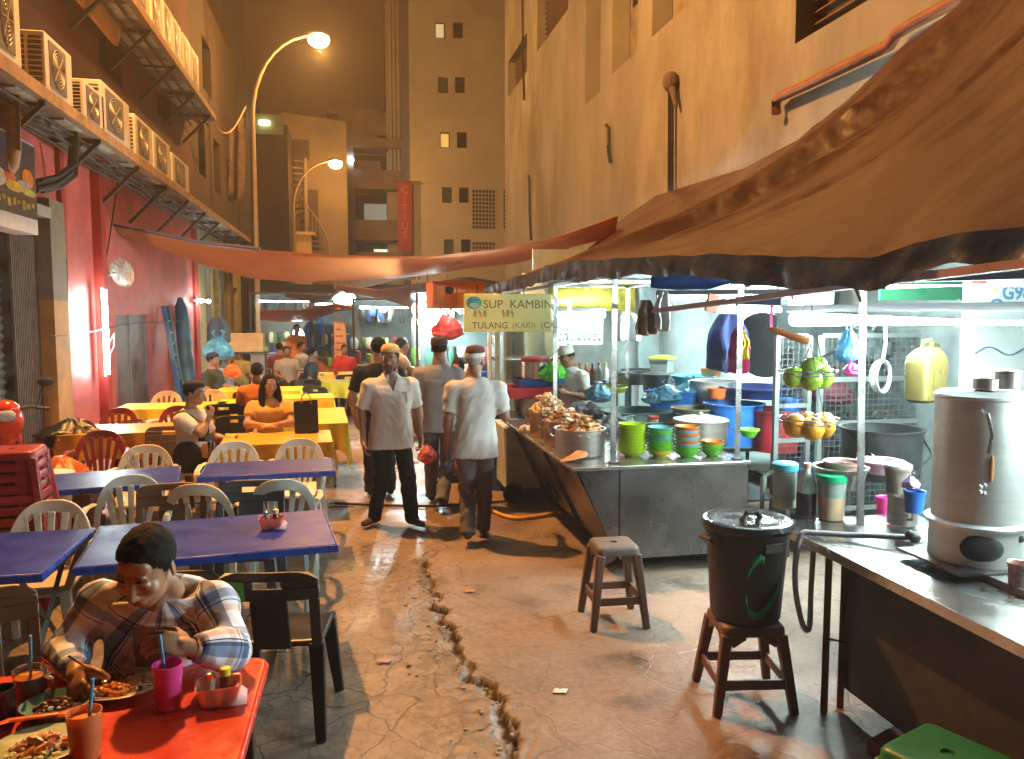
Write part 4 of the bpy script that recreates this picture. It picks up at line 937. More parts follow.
table('dining_table', 'far left blue table shining with white lamp light', -1.82, 6.50, 11, 1.0, .66, m_blue, m_blued, TB)
table('dining_table', 'right blue table with two white chairs behind it', -.66, 6.72, 3, 1.02, .60, m_blue, m_blued, TB)
m_yel = M('yellow_cloth', (.75, .52, .02), .6, var=.1, vs=6, bump=.1, bs=30); m_ory = M('orange_yellow_cloth', (.80, .40, .03), .35, var=.12, vs=4, bump=.1, bs=25)
m_wood = M('plain_table_board', (.40, .30, .2), .5)
def yt(label, clabel, cx, cy, rz, L_, W_, mat, drops, seed):
    table('dining_table', label, cx, cy, rz, L_, W_, m_wood, None, TB); cloth(clabel, cx, cy, rz, L_, W_, mat, seed=seed, drops=drops)
yt('table under the shiny orange cloth where the smiling woman sits', 'shiny orange cloth on the table before the smiling woman', -.72, 8.25, 3, 1.02, .78, m_ory, (.20, .22, .1, .2), 1)
yt('table under the long yellow cloth right behind the black gift bag', 'yellow cloth with long hanging corner beside the black gift bag', -.50, 9.95, 2, .86, 1.5, m_yel, (.3, .48, .2, .2), 2)
yt('table under the pale orange cloth behind the dark red chair', 'pale orange glossy cloth behind the dark red chair', -2.38, 9.25, 3, 1.15, .75, m_ory, (.25, .12, .1, .1), 3)
yt('table with a yellow cloth by the red wall', 'yellow cloth on the table near the red wall', -2.35, 11.4, 0, 1.3, .75, m_yel, (.12, .3, .1, .1), 4)
yt('yellow clothed table before the two diners at the pale pillar', 'yellow cloth before the two diners at the pale pillar', -1.45, 13.6, 0, 1.3, .8, m_yel, (.2, .3, .1, .1), 5)
yt('yellow clothed table between the orange shirt and the diners', 'yellow cloth between the orange shirt and the wall diners', -1.4, 11.75, 2, .8, .7, m_yel, (.25, .3, .1, .1), 6)
yt('far yellow clothed table with crossed white legs', 'bright yellow cloth on the far table with crossed legs', -.10, 15.0, 0, 1.05, .75, m_yel, (.28, .12, .1, .12), 7)
yt('far yellow clothed table in the lane centre behind', 'yellow cloth on the farthest table in the lane centre', .0, 16.8, 0, 1.3, .8, m_yel, (.2, .12, .1, .12), 8)
yt('small yellow clothed table under the slate chair', 'yellow cloth corner near the slate chair', -.62, 12.3, 4, .7, .6, m_yel, (.2, .3, .1, .2), 9)
# ------------------------------------------------------------------ stools
def stool(mat, top=None, h=.46, w=.15, name='plastic_stool'):
    t = T(name, 'x', 'stool'); W_ = w
    g = G(); g.rings([rrect(W_ + .012, W_ + .012, .04, h - .055), rrect(W_ + .010, W_ + .010, .04, h - .02), rrect(W_, W_, .035, h - .004), rrect(W_ - .02, W_ - .02, .03, h), rrect(.022, .022, .015, h), rrect(.02, .02, .015, h - .012)])
    g.build('seat', top or mat, t, ang=50)
    sp = .045
    for sx, sy in ((1, 1), (1, -1), (-1, 1), (-1, -1)):
        g = G(); a = V((sx * (W_ - .012), sy * (W_ - .012), h - .05)); b_ = V((sx * (W_ + sp), sy * (W_ + sp), 0))
        g.bar(a, b_, .055, .055, .042, .042, side=(1, 0, 0)); g.build('leg', mat, t, bevel=.008)
    g = G()
    for k in range(4):
        R_ = Matrix.Rotation(k * pi / 2, 3, 'Z'); f = .62; q = W_ - .012 + (sp + .012) * f
        g.bar(R_ @ V((-q, -q, h * (1 - f) - .02)), R_ @ V((q, -q, h * (1 - f) - .02)), .018, .05, side=(0, 1, 0))
        for s in (-1, 1): g.bar(R_ @ V((s * (W_ - .03), -W_ - .002, h - .09)), R_ @ V((s * (W_ - .10), -W_ + .003, h - .05)), .05, .012, .05, .012, side=(0, 0, 1))
    g.build('stretcher', mat, t, bevel=.004)
    return t
pl_sred = plastic('red_stool_plastic', (.26, .016, .02), .35)
s0 = stool(pl_sred, w=.165)
c0 = at_y(14, 500, 5.75)
ords = ['lowest', 'second', 'third', 'fourth', 'fifth', 'sixth', 'seventh', 'eighth', 'ninth', 'tenth']
NS = 10
for k in range(NS):
    o = s0 if k == 0 else dup(s0); o.location = (c0.x, 5.75, k * .072); o.rotation_euler = (0, 0, radians(6 + random.uniform(-1, 1)))
    tag(o, ('topmost red stool of the stack by the white bucket' if k == NS - 1 else ords[k] + ' red stool from the ground in the stack by the white bucket'), 'stool', 'stacked red stools')
for sc in [o for o in bpy.data.objects if o.get('group') == 'stacked red stools']: sc.scale = (1, 1, 1)
p = (at_z(593, 628, 0) + at_z(652, 630, 0)) / 2
o = stool(plastic('worn_brown_plastic', (.10, .045, .025), .55), plastic('worn_stool_top', (.10, .072, .055), .55), .52, .128); o.location = (p.x - .01, p.y + .16, 0); o.rotation_euler = (0, 0, radians(-3)); tag(o, 'worn brown stool with a pale scuffed top before the stainless cart', 'stool')
bs = at_z(712, 720, 0)
o = stool(plastic('dark_brown_stool', (.11, .055, .035), .5), None, .44, .15); o.location = (1.98, 3.70, 0); o.rotation_euler = (0, 0, radians(-9)); tag(o, 'dark brown stool that carries the big black bin', 'stool'); binst = o
o = stool(plastic('green_stool_plastic', (.018, .15, .05), .38), None, .47, .155); p = at_z(948, 752, .47); o.location = (p.x, p.y, 0); o.rotation_euler = (0, 0, radians(22)); tag(o, 'green stool at the lower right frame edge', 'stool')
# ------------------------------------------------------------------ things by the left wall
t = T('bucket', 'white plastic bucket between the red stools and the orange bag', 'bucket', (at_z(50, 462, .48).x, at_z(50, 462, .48).y, 0))
b_ = at_y(50, 500, 7.2); t.location = (b_.x, 7.2, 0)
G().lathe([(.13, 0), (.175, .60), (.19, .61), (.19, .64), (.17, .64), (.12, .05)], n=22).build('tub', pl_white, t); G().lathe([(.195, .645), (.195, .665), (.0, .672)], n=22).build('lid', pl_white, t)
def bag(label, c, r, mat, seed=0, top=1.0, name='plastic_bag', ears=True):
    g = G(); c = V(c); out = []
    for k in range(22):
        t_ = k / 21; rr = (min(1, .45 + t_ * 3) * (1 - .80 * max(0, (t_ - .45) / .55) ** 1.4)); ring = []
        for a in np.linspace(0, 2 * pi, 36, endpoint=False):
            q = V((cos(a) * 1.6, sin(a) * 1.6, t_ * 2.2 + seed * 1.7)); f = 1 + .42 * noise.noise(q) + .20 * (1 - 2 * abs(noise.noise(q * 2.3))) + .10 * noise.noise(q * 5) + .10 * t_ * sin(a * 9 + seed)
            ring.append(c + V((cos(a) * r[0] * rr * f + .18 * r[0] * noise.noise(V((t_ * 2, seed, 0))), sin(a) * r[1] * rr * f, r[2] * t_ * top + r[2] * .06 * noise.noise(q * 1.5) * (.2 + t_))))
        out.append(ring)
    g.rings(out); tp = c + V((0, 0, r[2] * top))
    if ears:
        g.tube([tp + V((-.2 * r[0], 0, -.05 * r[2])), tp + V((-.45 * r[0], 0, .2 * r[2])), tp + V((-.25 * r[0], 0, .3 * r[2]))], r[0] * .09, 6)
        g.tube([tp + V((.2 * r[0], 0, -.05 * r[2])), tp + V((.4 * r[0], 0, .22 * r[2])), tp + V((.2 * r[0], 0, .3 * r[2]))], r[0] * .13, 6)
    return tag(g.build(name, mat), label, 'bag')
m_obag = M('orange_bag_plastic', (.70, .16, .03), .3, var=.3, vs=10, bump=.5, bs=25, tl=.3)
c_ = at_y(62, 470, 7.7); t = T('wooden_crate', 'low dark crate under the orange bag by the shutter', 'crate', (c_.x - .05, 7.8, 0))
m_cr = M('dark_crate_wood', (.10, .04, .025), .8, var=.4)
for z in (.06, .2, .34): G().mat(m_cr).box(-.3, .3, -.22, -.20, z - .045, z + .045).box(-.3, .3, .20, .22, z - .045, z + .045).box(-.3, -.28, -.199, .199, z - .045, z + .045).box(.28, .3, -.199, .199, z - .045, z + .045).build('slat', parent=t, smooth=False)
G().mat(m_cr).box(-.28, .28, -.2, .2, .02, .36).build('box', parent=t, smooth=False)
bag('crumpled orange plastic bag behind the white bucket', (c_.x, 7.65, .39), (.21, .2, .34), m_obag, 2, ears=False)
c_ = at_y(70, 445, 9.0)
o = bag('black crumpled bag on the low wall ledge by the folding grille', (c_.x, 9.1, .56), (.30, .22, .32), M('black_bag', (.012, .012, .013), .4, bump=.5, bs=20), 5, ears=False)
t = T('low_bench', 'dark low bench against the shutter that carries the black bag', 'bench', (c_.x, 9.15, 0))
G().mat(m_cr).box(-.45, .5, -.22, .22, .50, .555).build('seat', parent=t, smooth=False, bevel=.006)
for sx in (-.4, .45):
    for sy in (-.18, .18): G().mat(m_cr).box(sx - .03, sx + .03, sy - .03, sy + .03, 0, .50).build('leg', parent=t, smooth=False)
# red motorcycle nosing in at the left frame edge
mc = T('motorcycle', 'red motorcycle nosing in at the left frame edge before the shutter', 'motorcycle', (-3.45, 9.0, 0), radians(20))
m_mr = M('motorcycle_red', (.62, .045, .015), .2, var=.08, coat=.6); m_rub = M('tyre_rubber', (.012, .012, .012), .8); m_chr = M('chrome', (.6, .6, .6), .15, 1, var=.05, bump=0)
def wheel(y, r=.28):
    Mx = Matrix.Rotation(pi / 2, 3, 'Y'); o = G().lathe([(r - .06, -.04), (r - .015, -.045), (r, 0), (r - .015, .045), (r - .06, .04)], (0, y, r), 26, False, Mx).build('wheel', m_rub, mc)
    g = G().mat(m_chr).lathe([(r - .075, -.03), (r - .055, -.03), (r - .055, .03), (r - .075, .03)], (0, y, r), 26, False, Mx)
    for k in range(5): a = k * 2 * pi / 5; g.bar((0, y, r), (0, y + (r - .06) * cos(a), r + (r - .06) * sin(a)), .04, .03)
    g.build('rim', parent=o)
wheel(-.62); wheel(.62)
def ell_part(name, mat, items, vox=.012):
    g = S()
    for c, r, *a in items: g.ell(c, r, a[0] if a else None)
    me = fuse(g, name, vox, 4); me.materials.append(mat); return link(name, me, mc)
ell_part('fairing', m_mr, [((0, -.42, .93), (.15, .13, .19)), ((0, -.40, .70), (.10, .10, .24)), ((.09, -.33, .58), (.05, .10, .25)), ((-.09, -.33, .58), (.05, .10, .25)), ((0, -.46, 1.05), (.12, .10, .10))])
ell_part('seat', M('seat_vinyl', (.015, .015, .015), .5), [((0, .28, .78), (.13, .42, .07)), ((0, .60, .84), (.12, .2, .05))])
ell_part('body', m_mr, [((0, .40, .63), (.13, .42, .13)), ((0, .0, .48), (.12, .28, .12)), ((0, .78, .72), (.09, .2, .07))])
ell_part('engine', m_dsteel, [((0, .05, .34), (.13, .24, .13)), ((.1, .12, .3), (.06, .14, .09))])
G().mat(m_chr).bar((.07, -.62, .28), (.06, -.42, .8), .04, .04).bar((-.07, -.62, .28), (-.06, -.42, .8), .04, .04).build('fork', parent=mc)
ell_part('mudguard', m_mr, [((0, -.62, .53), (.06, .24, .08))])
G().mat(m_dsteel).tube([(-.34, -.22, 1.02), (-.2, -.34, 1.06), (0, -.38, 1.02), (.2, -.34, 1.06), (.34, -.22, 1.02)], .016, 8).cyl((-.36, -.2, 1.015), (-.26, -.28, 1.04), .024).cyl((.36, -.2, 1.015), (.26, -.28, 1.04), .024).build('handlebar', parent=mc)
for s in (-1, 1):
    g = G().mat(m_dsteel).tube([(.26 * s, -.3, 1.06), (.30 * s, -.34, 1.2), (.33 * s, -.33, 1.25)], .008, 6); g.ell((.35 * s, -.33, 1.30), (.075, .02, .05)); g.build('mirror', parent=mc)
g = G().mat(M('headlight_glass', (.5, .5, .48), .1)).ell((0, -.545, 1.0), (.085, .03, .06)); g.build('headlight', parent=mc)
# gift bag, small things on the tables
p = at_y(306, 400, 8.55)
t = T('gift_bag', 'black paper gift bag standing on the orange cloth beside the woman', 'bag', (p.x, 8.55, .752), radians(4))
G().add([(-.12, -.06, 0), (.12, -.06, 0), (.12, .06, 0), (-.12, .06, 0), (-.125, -.05, .31), (.115, -.05, .325), (.115, .05, .33), (-.125, .05, .315)], [(3, 2, 1, 0), (0, 1, 5, 4), (1, 2, 6, 5), (2, 3, 7, 6), (3, 0, 4, 7)]).build('body', M('black_paper', (.012, .013, .012), .45, bump=.1), t, smooth=False, solid=.003)
for y in (-.05, .05): G().tube([(-.05, y, .30), (-.04, y, .38), (.0, y * .8, .41), (.04, y, .38), (.05, y, .30)], .005, 6).build('handle', M('orange_cord', (.6, .18, .03), .6), t)
# ------------------------------------------------------------------ food and drinks on the red table
ZT = .742
def onz(px, py, z=ZT): p = at_z(px, py, z); return V((p.x, p.y, z))
m_straw = M('blue_straw', (.10, .42, .70), .35, var=.05, bump=0); m_pink = M('pink_cup_plastic', (.85, .10, .42), .25, var=.08, tl=.35, bump=0); m_frost = M('frosted_orange_cup', (.72, .27, .10), .3, var=.1, tl=.4, bump=0)
def cup(name, label, c, r0, r1, h, mat, straw=None, liquid=None, lm=None):
    t = T(name, label, 'cup', c)
    G().lathe([(r0, 0), (r0 + .002, .004), (r1, h), (r1 - .003, h), (r0 - .002, .008), (0.0005, .006)], n=28, cap=False).build('cup_wall', mat, t)
    if liquid: G().lathe([(r0 - .002, .010), (r0 + (r1 - r0) * liquid - .0035, h * liquid), (.0, h * liquid)], n=28).build('drink', lm, t)
    if straw: G().mat(m_straw).tube([(0, 0, .02), V(straw) * .6 + V((0, 0, .0)), straw], .0052, 8).build('straw', parent=t)
    return t
cup('pink_cup', 'pink plastic cup with a blue straw on the red table', onz(169, 707), .034, .047, .145, m_pink, (-.022, .012, .235))
m_tea = M('milk_tea', (.62, .22, .05), .3, var=.1)
cup('frosted_cup', 'frosted cup of orange drink with blue straw at the lower left edge', onz(86, 757), .036, .047, .135, m_frost, (.018, .03, .215), .85, M('orange_drink', (.75, .30, .07), .3))
t = cup('glass_mug', 'ribbed glass mug of orange juice with a handle and blue straw', onz(31, 700), .046, .049, .105, M('mug_glass', (.75, .70, .65), .08, trans=.85, var=.02, bump=0), (.012, -.01, .22), .8, M('orange_juice', (.70, .22, .02), .35))
t['category'] = 'mug'
G().tube([(.047, -.01, .085), (.075, -.03, .08), (.078, -.03, .045), (.047, -.01, .025)], .008, 8).build('handle', M('mug_glass', None), t)
m_ceram = M('pale_ceramic', (.62, .58, .50), .2, var=.05, bump=0)
def plate(label, c, r, mat, rz=0, sx=1, name='plate', h=.022):
    t = T(name, label, name, c, rz); t.scale = (sx, 1, 1)
    G().lathe([(r * .55, 0), (r * .6, .003), (r * .98, h), (r, h + .003), (r * .97, h + .004), (r * .58, .009), (0, .008)], n=36).build('dish', mat, t); return t
def heap(name, parent, mats, cx, cy, rx, ry, h, n, size, seed, z0=.01, el=(1, 1, .7)):
    rn = random.Random(seed)
    for mi, m_ in enumerate(mats):
        g = G()
        for k in range(n):
            a = rn.uniform(0, 2 * pi); q = sqrt(rn.random()); x, y = cx + rx * q * cos(a), cy + ry * q * sin(a)
            z = z0 + h * (1 - q * q) * rn.uniform(.6, 1) ; s = size * rn.uniform(.6, 1.4)
            g.ell((x, y, z), (s * el[0], s * el[1] * rn.uniform(.5, 1), s * el[2]), Matrix.Rotation(rn.uniform(0, 6), 3, 'Z') @ Matrix.Rotation(rn.uniform(-.7, .7), 3, 'Y'), 7, 5)
        g.build(name[mi] if isinstance(name, (list, tuple)) else name, m_, parent)
m_rice = M('white_rice', (.72, .66, .52), .6, sss=.1, bump=.2, bs=200); m_curry = M('curry', (.50, .16, .02), .3, var=.4, vs=40); m_dkf = M('dark_stew', (.10, .035, .015), .3, var=.5, vs=40); m_grn = M('green_veg', (.08, .22, .03), .5)
t = plate('oval plate of rice and curry in front of the man in plaid', onz(122, 690), .118, M('brown_edge_plate', (.50, .36, .24), .25, bump=0), radians(12), 1.22)
heap(('rice', 'curry_chunk', 'gravy'), t, [m_rice], .045, .01, .05, .055, .03, 170, .0065, 1)
heap('curry', t, [m_curry], -.015, -.01, .055, .055, .022, 60, .012, 2); heap('dark_stew', t, [m_dkf], -.03, .06, .06, .025, .015, 26, .013, 3)
t = plate('teal bowl of dark stew beside the oval plate', onz(58, 714), .092, M('teal_bowl_plastic', (.16, .40, .40), .3), radians(20), 1.15, 'bowl', .04)
heap('dark_stew', t, [m_dkf], 0, 0, .062, .062, .022, 60, .013, 4, .016); heap('onion', t, [m_rice], .0, -.02, .05, .03, .03, 8, .007, 6, .02)
t = plate('plate of rice and prawns with a green rim at the lower left edge', onz(40, 752), .118, M('green_rim_plate', (.30, .40, .22), .3), 0, 1.1)
heap('rice', t, [m_rice], .0, 0, .08, .08, .025, 160, .0075, 7); heap('prawn', t, [M('prawn', (.62, .22, .10), .35, var=.4, vs=30)], .01, .0, .07, .06, .034, 26, .013, 8, .012, (1.5, .8, .7)); heap('vegetable', t, [m_grn], .0, .01, .07, .06, .03, 10, .008, 9, .012)
c_ = onz(18, 722, .785); t = T('serving_spoon', 'orange red plastic spoon resting in the teal bowl', 'spoon', c_)
a = V((-.09, -.035, .004)); b_ = V((.10, .03, .0)); G().tube([a, (-.02, -.01, .012), b_], .010, 8, [.013, .011, .010], .5).build('handle', M('orange_spoon_plastic', (.75, .12, .02), .35), t); g = G(); g.ell(b_ + V((.02, .006, -.004)), (.032, .02, .008), Matrix.Rotation(.3, 3, 'Z')); g.build('spoon_bowl', M('orange_spoon_plastic', None), t)
m_clr = M('clear_glass', (.85, .9, .88), .05, trans=.9, var=.02, bump=0)
cup('dark_glass', 'dark glass of cola at the left frame edge by the teal bowl', onz(4, 722), .03, .036, .11, M('cola', (.03, .012, .008), .1))
def caddy(label, c, rz, cap_col):
    t = T('condiment_tub', label, 'condiment tub', c, rz)
    m_ = M('pink_clear_plastic', (.72, .30, .24), .3, tl=.45, var=.05, bump=0)
    g = G(); g.rings([rrect(.052, .036, .012, 0), rrect(.068, .048, .012, .065), rrect(.072, .052, .012, .066), rrect(.066, .046, .012, .064), rrect(.050, .034, .012, .004), rrect(.002, .002, .001, .003)]); g.build('tub', m_, t)
    o = G().lathe([(.017, .006), (.017, .085), (.013, .09), (0, .092)], (-.025, .0, 0), 16).build('shaker', M('shaker_glass', (.55, .50, .42), .15, trans=.3), t)
    G().lathe([(.018, .086), (.018, .100), (.010, .104), (0, .104)], (-.025, 0, 0), 16).build('lid', m_chr, o)
    o = G().lathe([(.018, .006), (.018, .075), (.010, .088), (.010, .09), (0, .09)], (.022, .008, 0), 16).build('sauce_bottle', M('sauce', (.12, .03, .012), .15), t)
    G().lathe([(.016, .084), (.017, .108), (.008, .112), (0, .112)], (.022, .008, 0), 16).build('cap', M(cap_col[0], cap_col[1], .4), o)
    G().add([(.0, -.05, .002), (.085, -.048, .002), (.088, .0, .03), (.06, -.01, .06)], [(0, 1, 2, 3)]).build('tissue', M('pink_tissue', (.75, .40, .38), .8), t, solid=.002)
    return t
caddy('pink condiment tub with a yellow capped bottle on the red table', onz(219, 702), radians(8), ('yellow_cap', (.55, .60, .03)))
caddy('pink condiment tub on the right end of the middle blue table', V((at_z(272, 528, .742).x, at_z(272, 528, .742).y, .742)), radians(-4), ('pale_cap', (.6, .6, .3)))
# ------------------------------------------------------------------ soup cart
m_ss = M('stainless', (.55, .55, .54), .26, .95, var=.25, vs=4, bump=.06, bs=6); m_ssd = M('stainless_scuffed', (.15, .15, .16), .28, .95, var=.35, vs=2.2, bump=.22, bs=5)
m_post = M('post_stainless', (.45, .45, .44), .28, .95, var=.12, bump=.03)
CX0, CX1, CY0, CY1, CZ = 1.60, 3.04, 5.64, 8.35, .85
ct = T('food_cart', 'stainless soup cart on posts with the yellow sign, heaped with pots and bowls', 'food cart', (2.3, 7.0, 0))
g = G().mat(m_ss).box(CX0, CX1, CY0, CY1, CZ - .028, CZ); loc(g.build('countertop', parent=ct, bevel=.006, smooth=False), ct)
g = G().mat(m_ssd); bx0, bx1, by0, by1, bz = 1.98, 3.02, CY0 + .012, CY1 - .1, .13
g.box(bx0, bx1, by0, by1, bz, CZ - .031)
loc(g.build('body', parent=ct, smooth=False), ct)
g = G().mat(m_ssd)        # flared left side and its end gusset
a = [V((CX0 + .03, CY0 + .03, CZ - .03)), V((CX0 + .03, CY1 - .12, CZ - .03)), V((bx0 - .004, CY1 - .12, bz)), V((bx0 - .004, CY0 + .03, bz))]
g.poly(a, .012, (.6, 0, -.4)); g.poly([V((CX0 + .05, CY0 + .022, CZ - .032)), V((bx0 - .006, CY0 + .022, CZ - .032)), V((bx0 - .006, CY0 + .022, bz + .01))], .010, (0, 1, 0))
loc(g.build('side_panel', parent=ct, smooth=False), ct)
g = G().mat(m_dsteel)
for y in (CY0 + 1.0, CY0 + 2.2): g.bar((CX0 + .03, y, CZ - .05), (bx0 - .02, y, bz), .03, .025)
g.box(bx0 + .05, bx1 - .05, by0 + .2, by1 - .1, bz - .05, bz - .002)
loc(g.build('strut', parent=ct, smooth=False), ct)
for sx in (bx0 + .08, bx1 - .08):
    for sy in (by0 + .5, by1 - .4): loc(G().lathe([(.02, -.03), (.095, -.03), (.1, 0), (.095, .03), (.02, .03)], (sx, sy, .1), 18, True, Matrix.Rotation(pi / 2, 3, 'Y')).build('wheel', m_rub, ct), ct)
PZ = 2.27
posts = [at_z(613, 463, CZ), at_z(737, 459, CZ), at_z(555, 424, CZ), V((2.95, 8.25, CZ))]
for p in posts: loc(G().mat(m_post).cyl((p.x, p.y, CZ + .002), (p.x, p.y, PZ), .022).cyl((p.x, p.y, CZ + .001), (p.x, p.y, CZ + .012), .045).build('post', parent=ct), ct)
g = G().mat(m_ss); ps = [V((p.x, p.y, PZ)) for p in posts]; Lq = at_x(484, 303, ps[2].x - .1)
for a, b_ in ((0, 1), (1, 3), (3, 2), (2, 0)): g.bar(ps[a], ps[b_], .04, .03)
g.bar(ps[2], V((ps[2].x - .25, ps[2].y + 1.8, PZ - .05)), .04, .03); g.bar((ps[0].x, ps[0].y + 1.2, PZ + .003), (ps[1].x + .9, ps[0].y + 1.2, PZ + .003), .03, .03); g.bar((ps[1].x, ps[1].y, PZ + .002), (ps[1].x + 1.2, ps[1].y - .4, PZ + .01), .03, .03)
loc(g.build('roof_frame', parent=ct, smooth=False), ct)
# yellow name board
YB = 7.9
A, B = at_y(464, 332, YB), at_y(551, 294, YB); wd, hh = B.x - A.x, B.z - A.z
m_sgn = M('yellow_board', (.96, .92, .45), .35, var=.06, bump=0, tl=.45); m_brn = M('brown_letter', (.24, .12, .03), .5, bump=0); m_pal = M('faded_letter', (.50, .36, .08), .5, bump=0)
sg = T('name_board', 'yellow hanging board reading SUP KAMBING at the cart front', 'sign', (A.x, YB, A.z), radians(-2))
G().mat(m_sgn).box(0, wd, 0, .03, 0, hh).build('board', parent=sg, bevel=.012, smooth=False)
g = G(); X_, Z_ = (1, 0, 0), (0, 0, 1)
text_mesh(g, 'SUP  KAMBIN', hh * .315, (wd * .215, 0, hh * .62), X_, Z_, m_brn, .003)
# keep the last letter inside the board
g.v = [(min(x, wd - .004), y, z) for x, y, z in g.v]
text_mesh(g, 'TULANG', hh * .24, (wd * .09, 0, hh * .09), X_, Z_, m_brn, .003); text_mesh(g, '(KAKI)', hh * .22, (wd * .545, 0, hh * .10), X_, Z_, m_pal, .003); text_mesh(g, '(CA', hh * .22, (wd * .875, 0, hh * .10), X_, Z_, m_brn, .003)
g.mat(m_pal)
for k, x in enumerate((.10, .155, .21, .42, .47, .52)):
    x *= wd; z = hh * .40
    for a, b_ in (((0, 0), (.05, .08)), ((.0, .045), (.055, .045)), ((.028, -.01), (.028, .09)), ((.05, .0), (.01, .08)))[k % 2:]: g.bar((x + a[0] * .8, -.003, z + a[1] * .8), (x + b_[0] * .8, -.003, z + b_[1] * .8), .002, .008, side=(0, 1, 0))
g.build('lettering', parent=sg, smooth=False)
g = G().mat(M('emblem_green', (.10, .42, .36), .4)).ell((wd * .115, -.002, hh * .76), (wd * .088, .005, hh * .17), n=22, m=9).mat(M('emblem_pale', (.55, .75, .6), .4)).ell((wd * .115, -.006, hh * .70), (wd * .055, .004, hh * .07), n=18, m=7).mat(M('emblem_blue', (.06, .30, .38), .4)).ell((wd * .115, -.007, hh * .83), (wd * .07, .003, hh * .035), n=18, m=7)
g.build('emblem', parent=sg)
for x in (.15, .68): G().mat(m_dsteel).tube([(wd * x, .015, hh), (wd * x + .01, .02, PZ - A.z)], .006, 5).build('wire', parent=sg)
# orange crate hanging left of the board
a = at_y(455, 309, 8.3); t = T('orange_crate', 'orange plastic crate hung up beside the yellow board', 'crate', a, radians(8))
m_oc = M('orange_crate_plastic', (.80, .24, .02), .45, tl=.2); W2 = .27
g = G().mat(m_oc)
for (x0, x1, y0, y1) in ((-W2, W2, -.15, -.14), (-W2, W2, .14, .15), (-W2, -W2 + .01, -.139, .139), (W2 - .01, W2, -.139, .139)): g.box(x0, x1, y0, y1, 0, .27)
g.box(-W2 + .011, W2 - .011, -.139, .139, 0, .012)
for z in (.02, .25): g.box(-W2 - .012, W2 + .012, -.165, -.151, z, z + .03)
for k in range(5): g.box(-W2 + .03 + k * .11, -W2 + .045 + k * .11, -.160, -.151, .051, .249)
g.mat(m_blk).ell((-.1, -.165, .19), (.045, .006, .04))
g.build('crate_body', parent=t, smooth=False)
# pots on the cart
def pot(label, px, py, r, h, mat, name='cooking_pot', lid=None, z=CZ, rim=.012, contents=None, y=None, cat='pot', ears=True):
    c = at_z(px, py, z); t = T(name, label, cat, (c.x, c.y + r, z + .001))
    G().lathe([(r * .94, 0), (r, .015), (r, h), (r + rim, h + .004), (r + rim, h + .010), (r - .006, h + .008), (r - .008, .02), (0, .012)], n=36).build('pot_body', mat, t)
    if ears:
        for s in (-1, 1): G().tube([(s * r, -.04, h * .75), (s * (r + .035), -.035, h * .78), (s * (r + .035), .035, h * .78), (s * r, .04, h * .75)], .007, 6).build('handle', mat, t)
    if lid: G().lathe([(r + .01, h + .011), (r + .012, h + .02), (r * .5, h + .045), (.02, h + .052), (.018, h + .075), (0, h + .078)], n=36).build('lid', lid, t)
    return t
m_alu = M('spun_aluminium', (.50, .45, .42), .34, .9, var=.25, vs=3, bump=.06, bs=30, dirt=.3, dcol=(.15, .08, .05), aniso=(1, 1, 8)); m_cop = M('warm_aluminium', (.40, .23, .16), .38, .85, var=.25, dirt=.3)
m_meat = M('fried_meat', (.42, .20, .06), .45, var=.5, vs=25, bump=.3); m_bone = M('pale_bone', (.62, .50, .34), .5, var=.3, vs=20, bump=.3); m_meat2 = M('dark_fried_meat', (.24, .09, .025), .45, var=.5, vs=25)
p1 = pot('front aluminium pot heaped with fried meat on the cart', 587, 459, .20, .21, m_alu); heap(('fried_meat', 'bones', 'dark_meat'), p1, [m_meat, m_bone, m_meat2], 0, 0, .17, .17, .15, 70, .023, 11, .17, (2.1, .7, .6))
p2 = pot('second pot from the front with browned meat on the cart', 568, 447, .17, .20, m_cop); heap(('fried_meat', 'bones', 'dark_meat'), p2, [m_meat, m_bone, m_meat2], .02, 0, .16, .14, .14, 56, .022, 12, .17, (2.0, .7, .6))
p3 = pot('third pot from the front, copper toned, with pale bones piled on top', 551, 438, .16, .22, m_cop); heap(('bones', 'meat'), p3, [m_bone, M('pale_meat', (.55, .40, .24), .5, var=.3, bump=.3)], 0, 0, .14, .14, .20, 55, .030, 13, .20, (1.7, .8, .6))
# towers of folded leaf, white bundle and flat bread on the counter
t = T('dumpling_pile', 'small pile of white wrapped dumplings on the cart edge', 'food', at_z(530, 433, CZ)); heap('dumpling', t, [M('white_wrap', (.70, .68, .62), .5)], 0, 0, .10, .12, .05, 22, .03, 14, .02, (1, .9, .8))
t = T('flat_bread', 'folded brown flat bread lying on the cart corner', 'food', at_z(574, 461, CZ + .01)); g = G()
for k in range(5): g.ell((-.03 + .022 * k, .03, .012 + .008 * k), (.075, .06, .010), Matrix.Rotation(.3 * k, 3, 'Z') @ Matrix.Rotation(-.25, 3, 'Y'))
g.build('bread', M('brown_bread', (.38, .19, .09), .7, var=.4, vs=15), t)
# tray of packed food behind the pots
for k, (px, py, lab, n_) in enumerate(((580, 424, 'tray of pale packets behind the bone pot', 24), (612, 436, 'clear plastic bag of packets behind the front pot', 14))):
    c = at_z(px, py, CZ); t = T('food_tray', lab, 'tray', (c.x + .1, c.y + .15, CZ + .002))
    g = G(); g.rings([rrect(.2, .16, .03, 0), rrect(.23, .19, .03, .07), rrect(.225, .185, .03, .07), rrect(.195, .155, .03, .008)]); g.build('tray_body', m_ss, t)
    heap('packet', t, [M('clear_wrap', (.62, .66, .66), .2, trans=.3, var=.2)], 0, 0, .17, .14, .13, n_, .06, 20 + k, .06, (1.1, .9, .7))
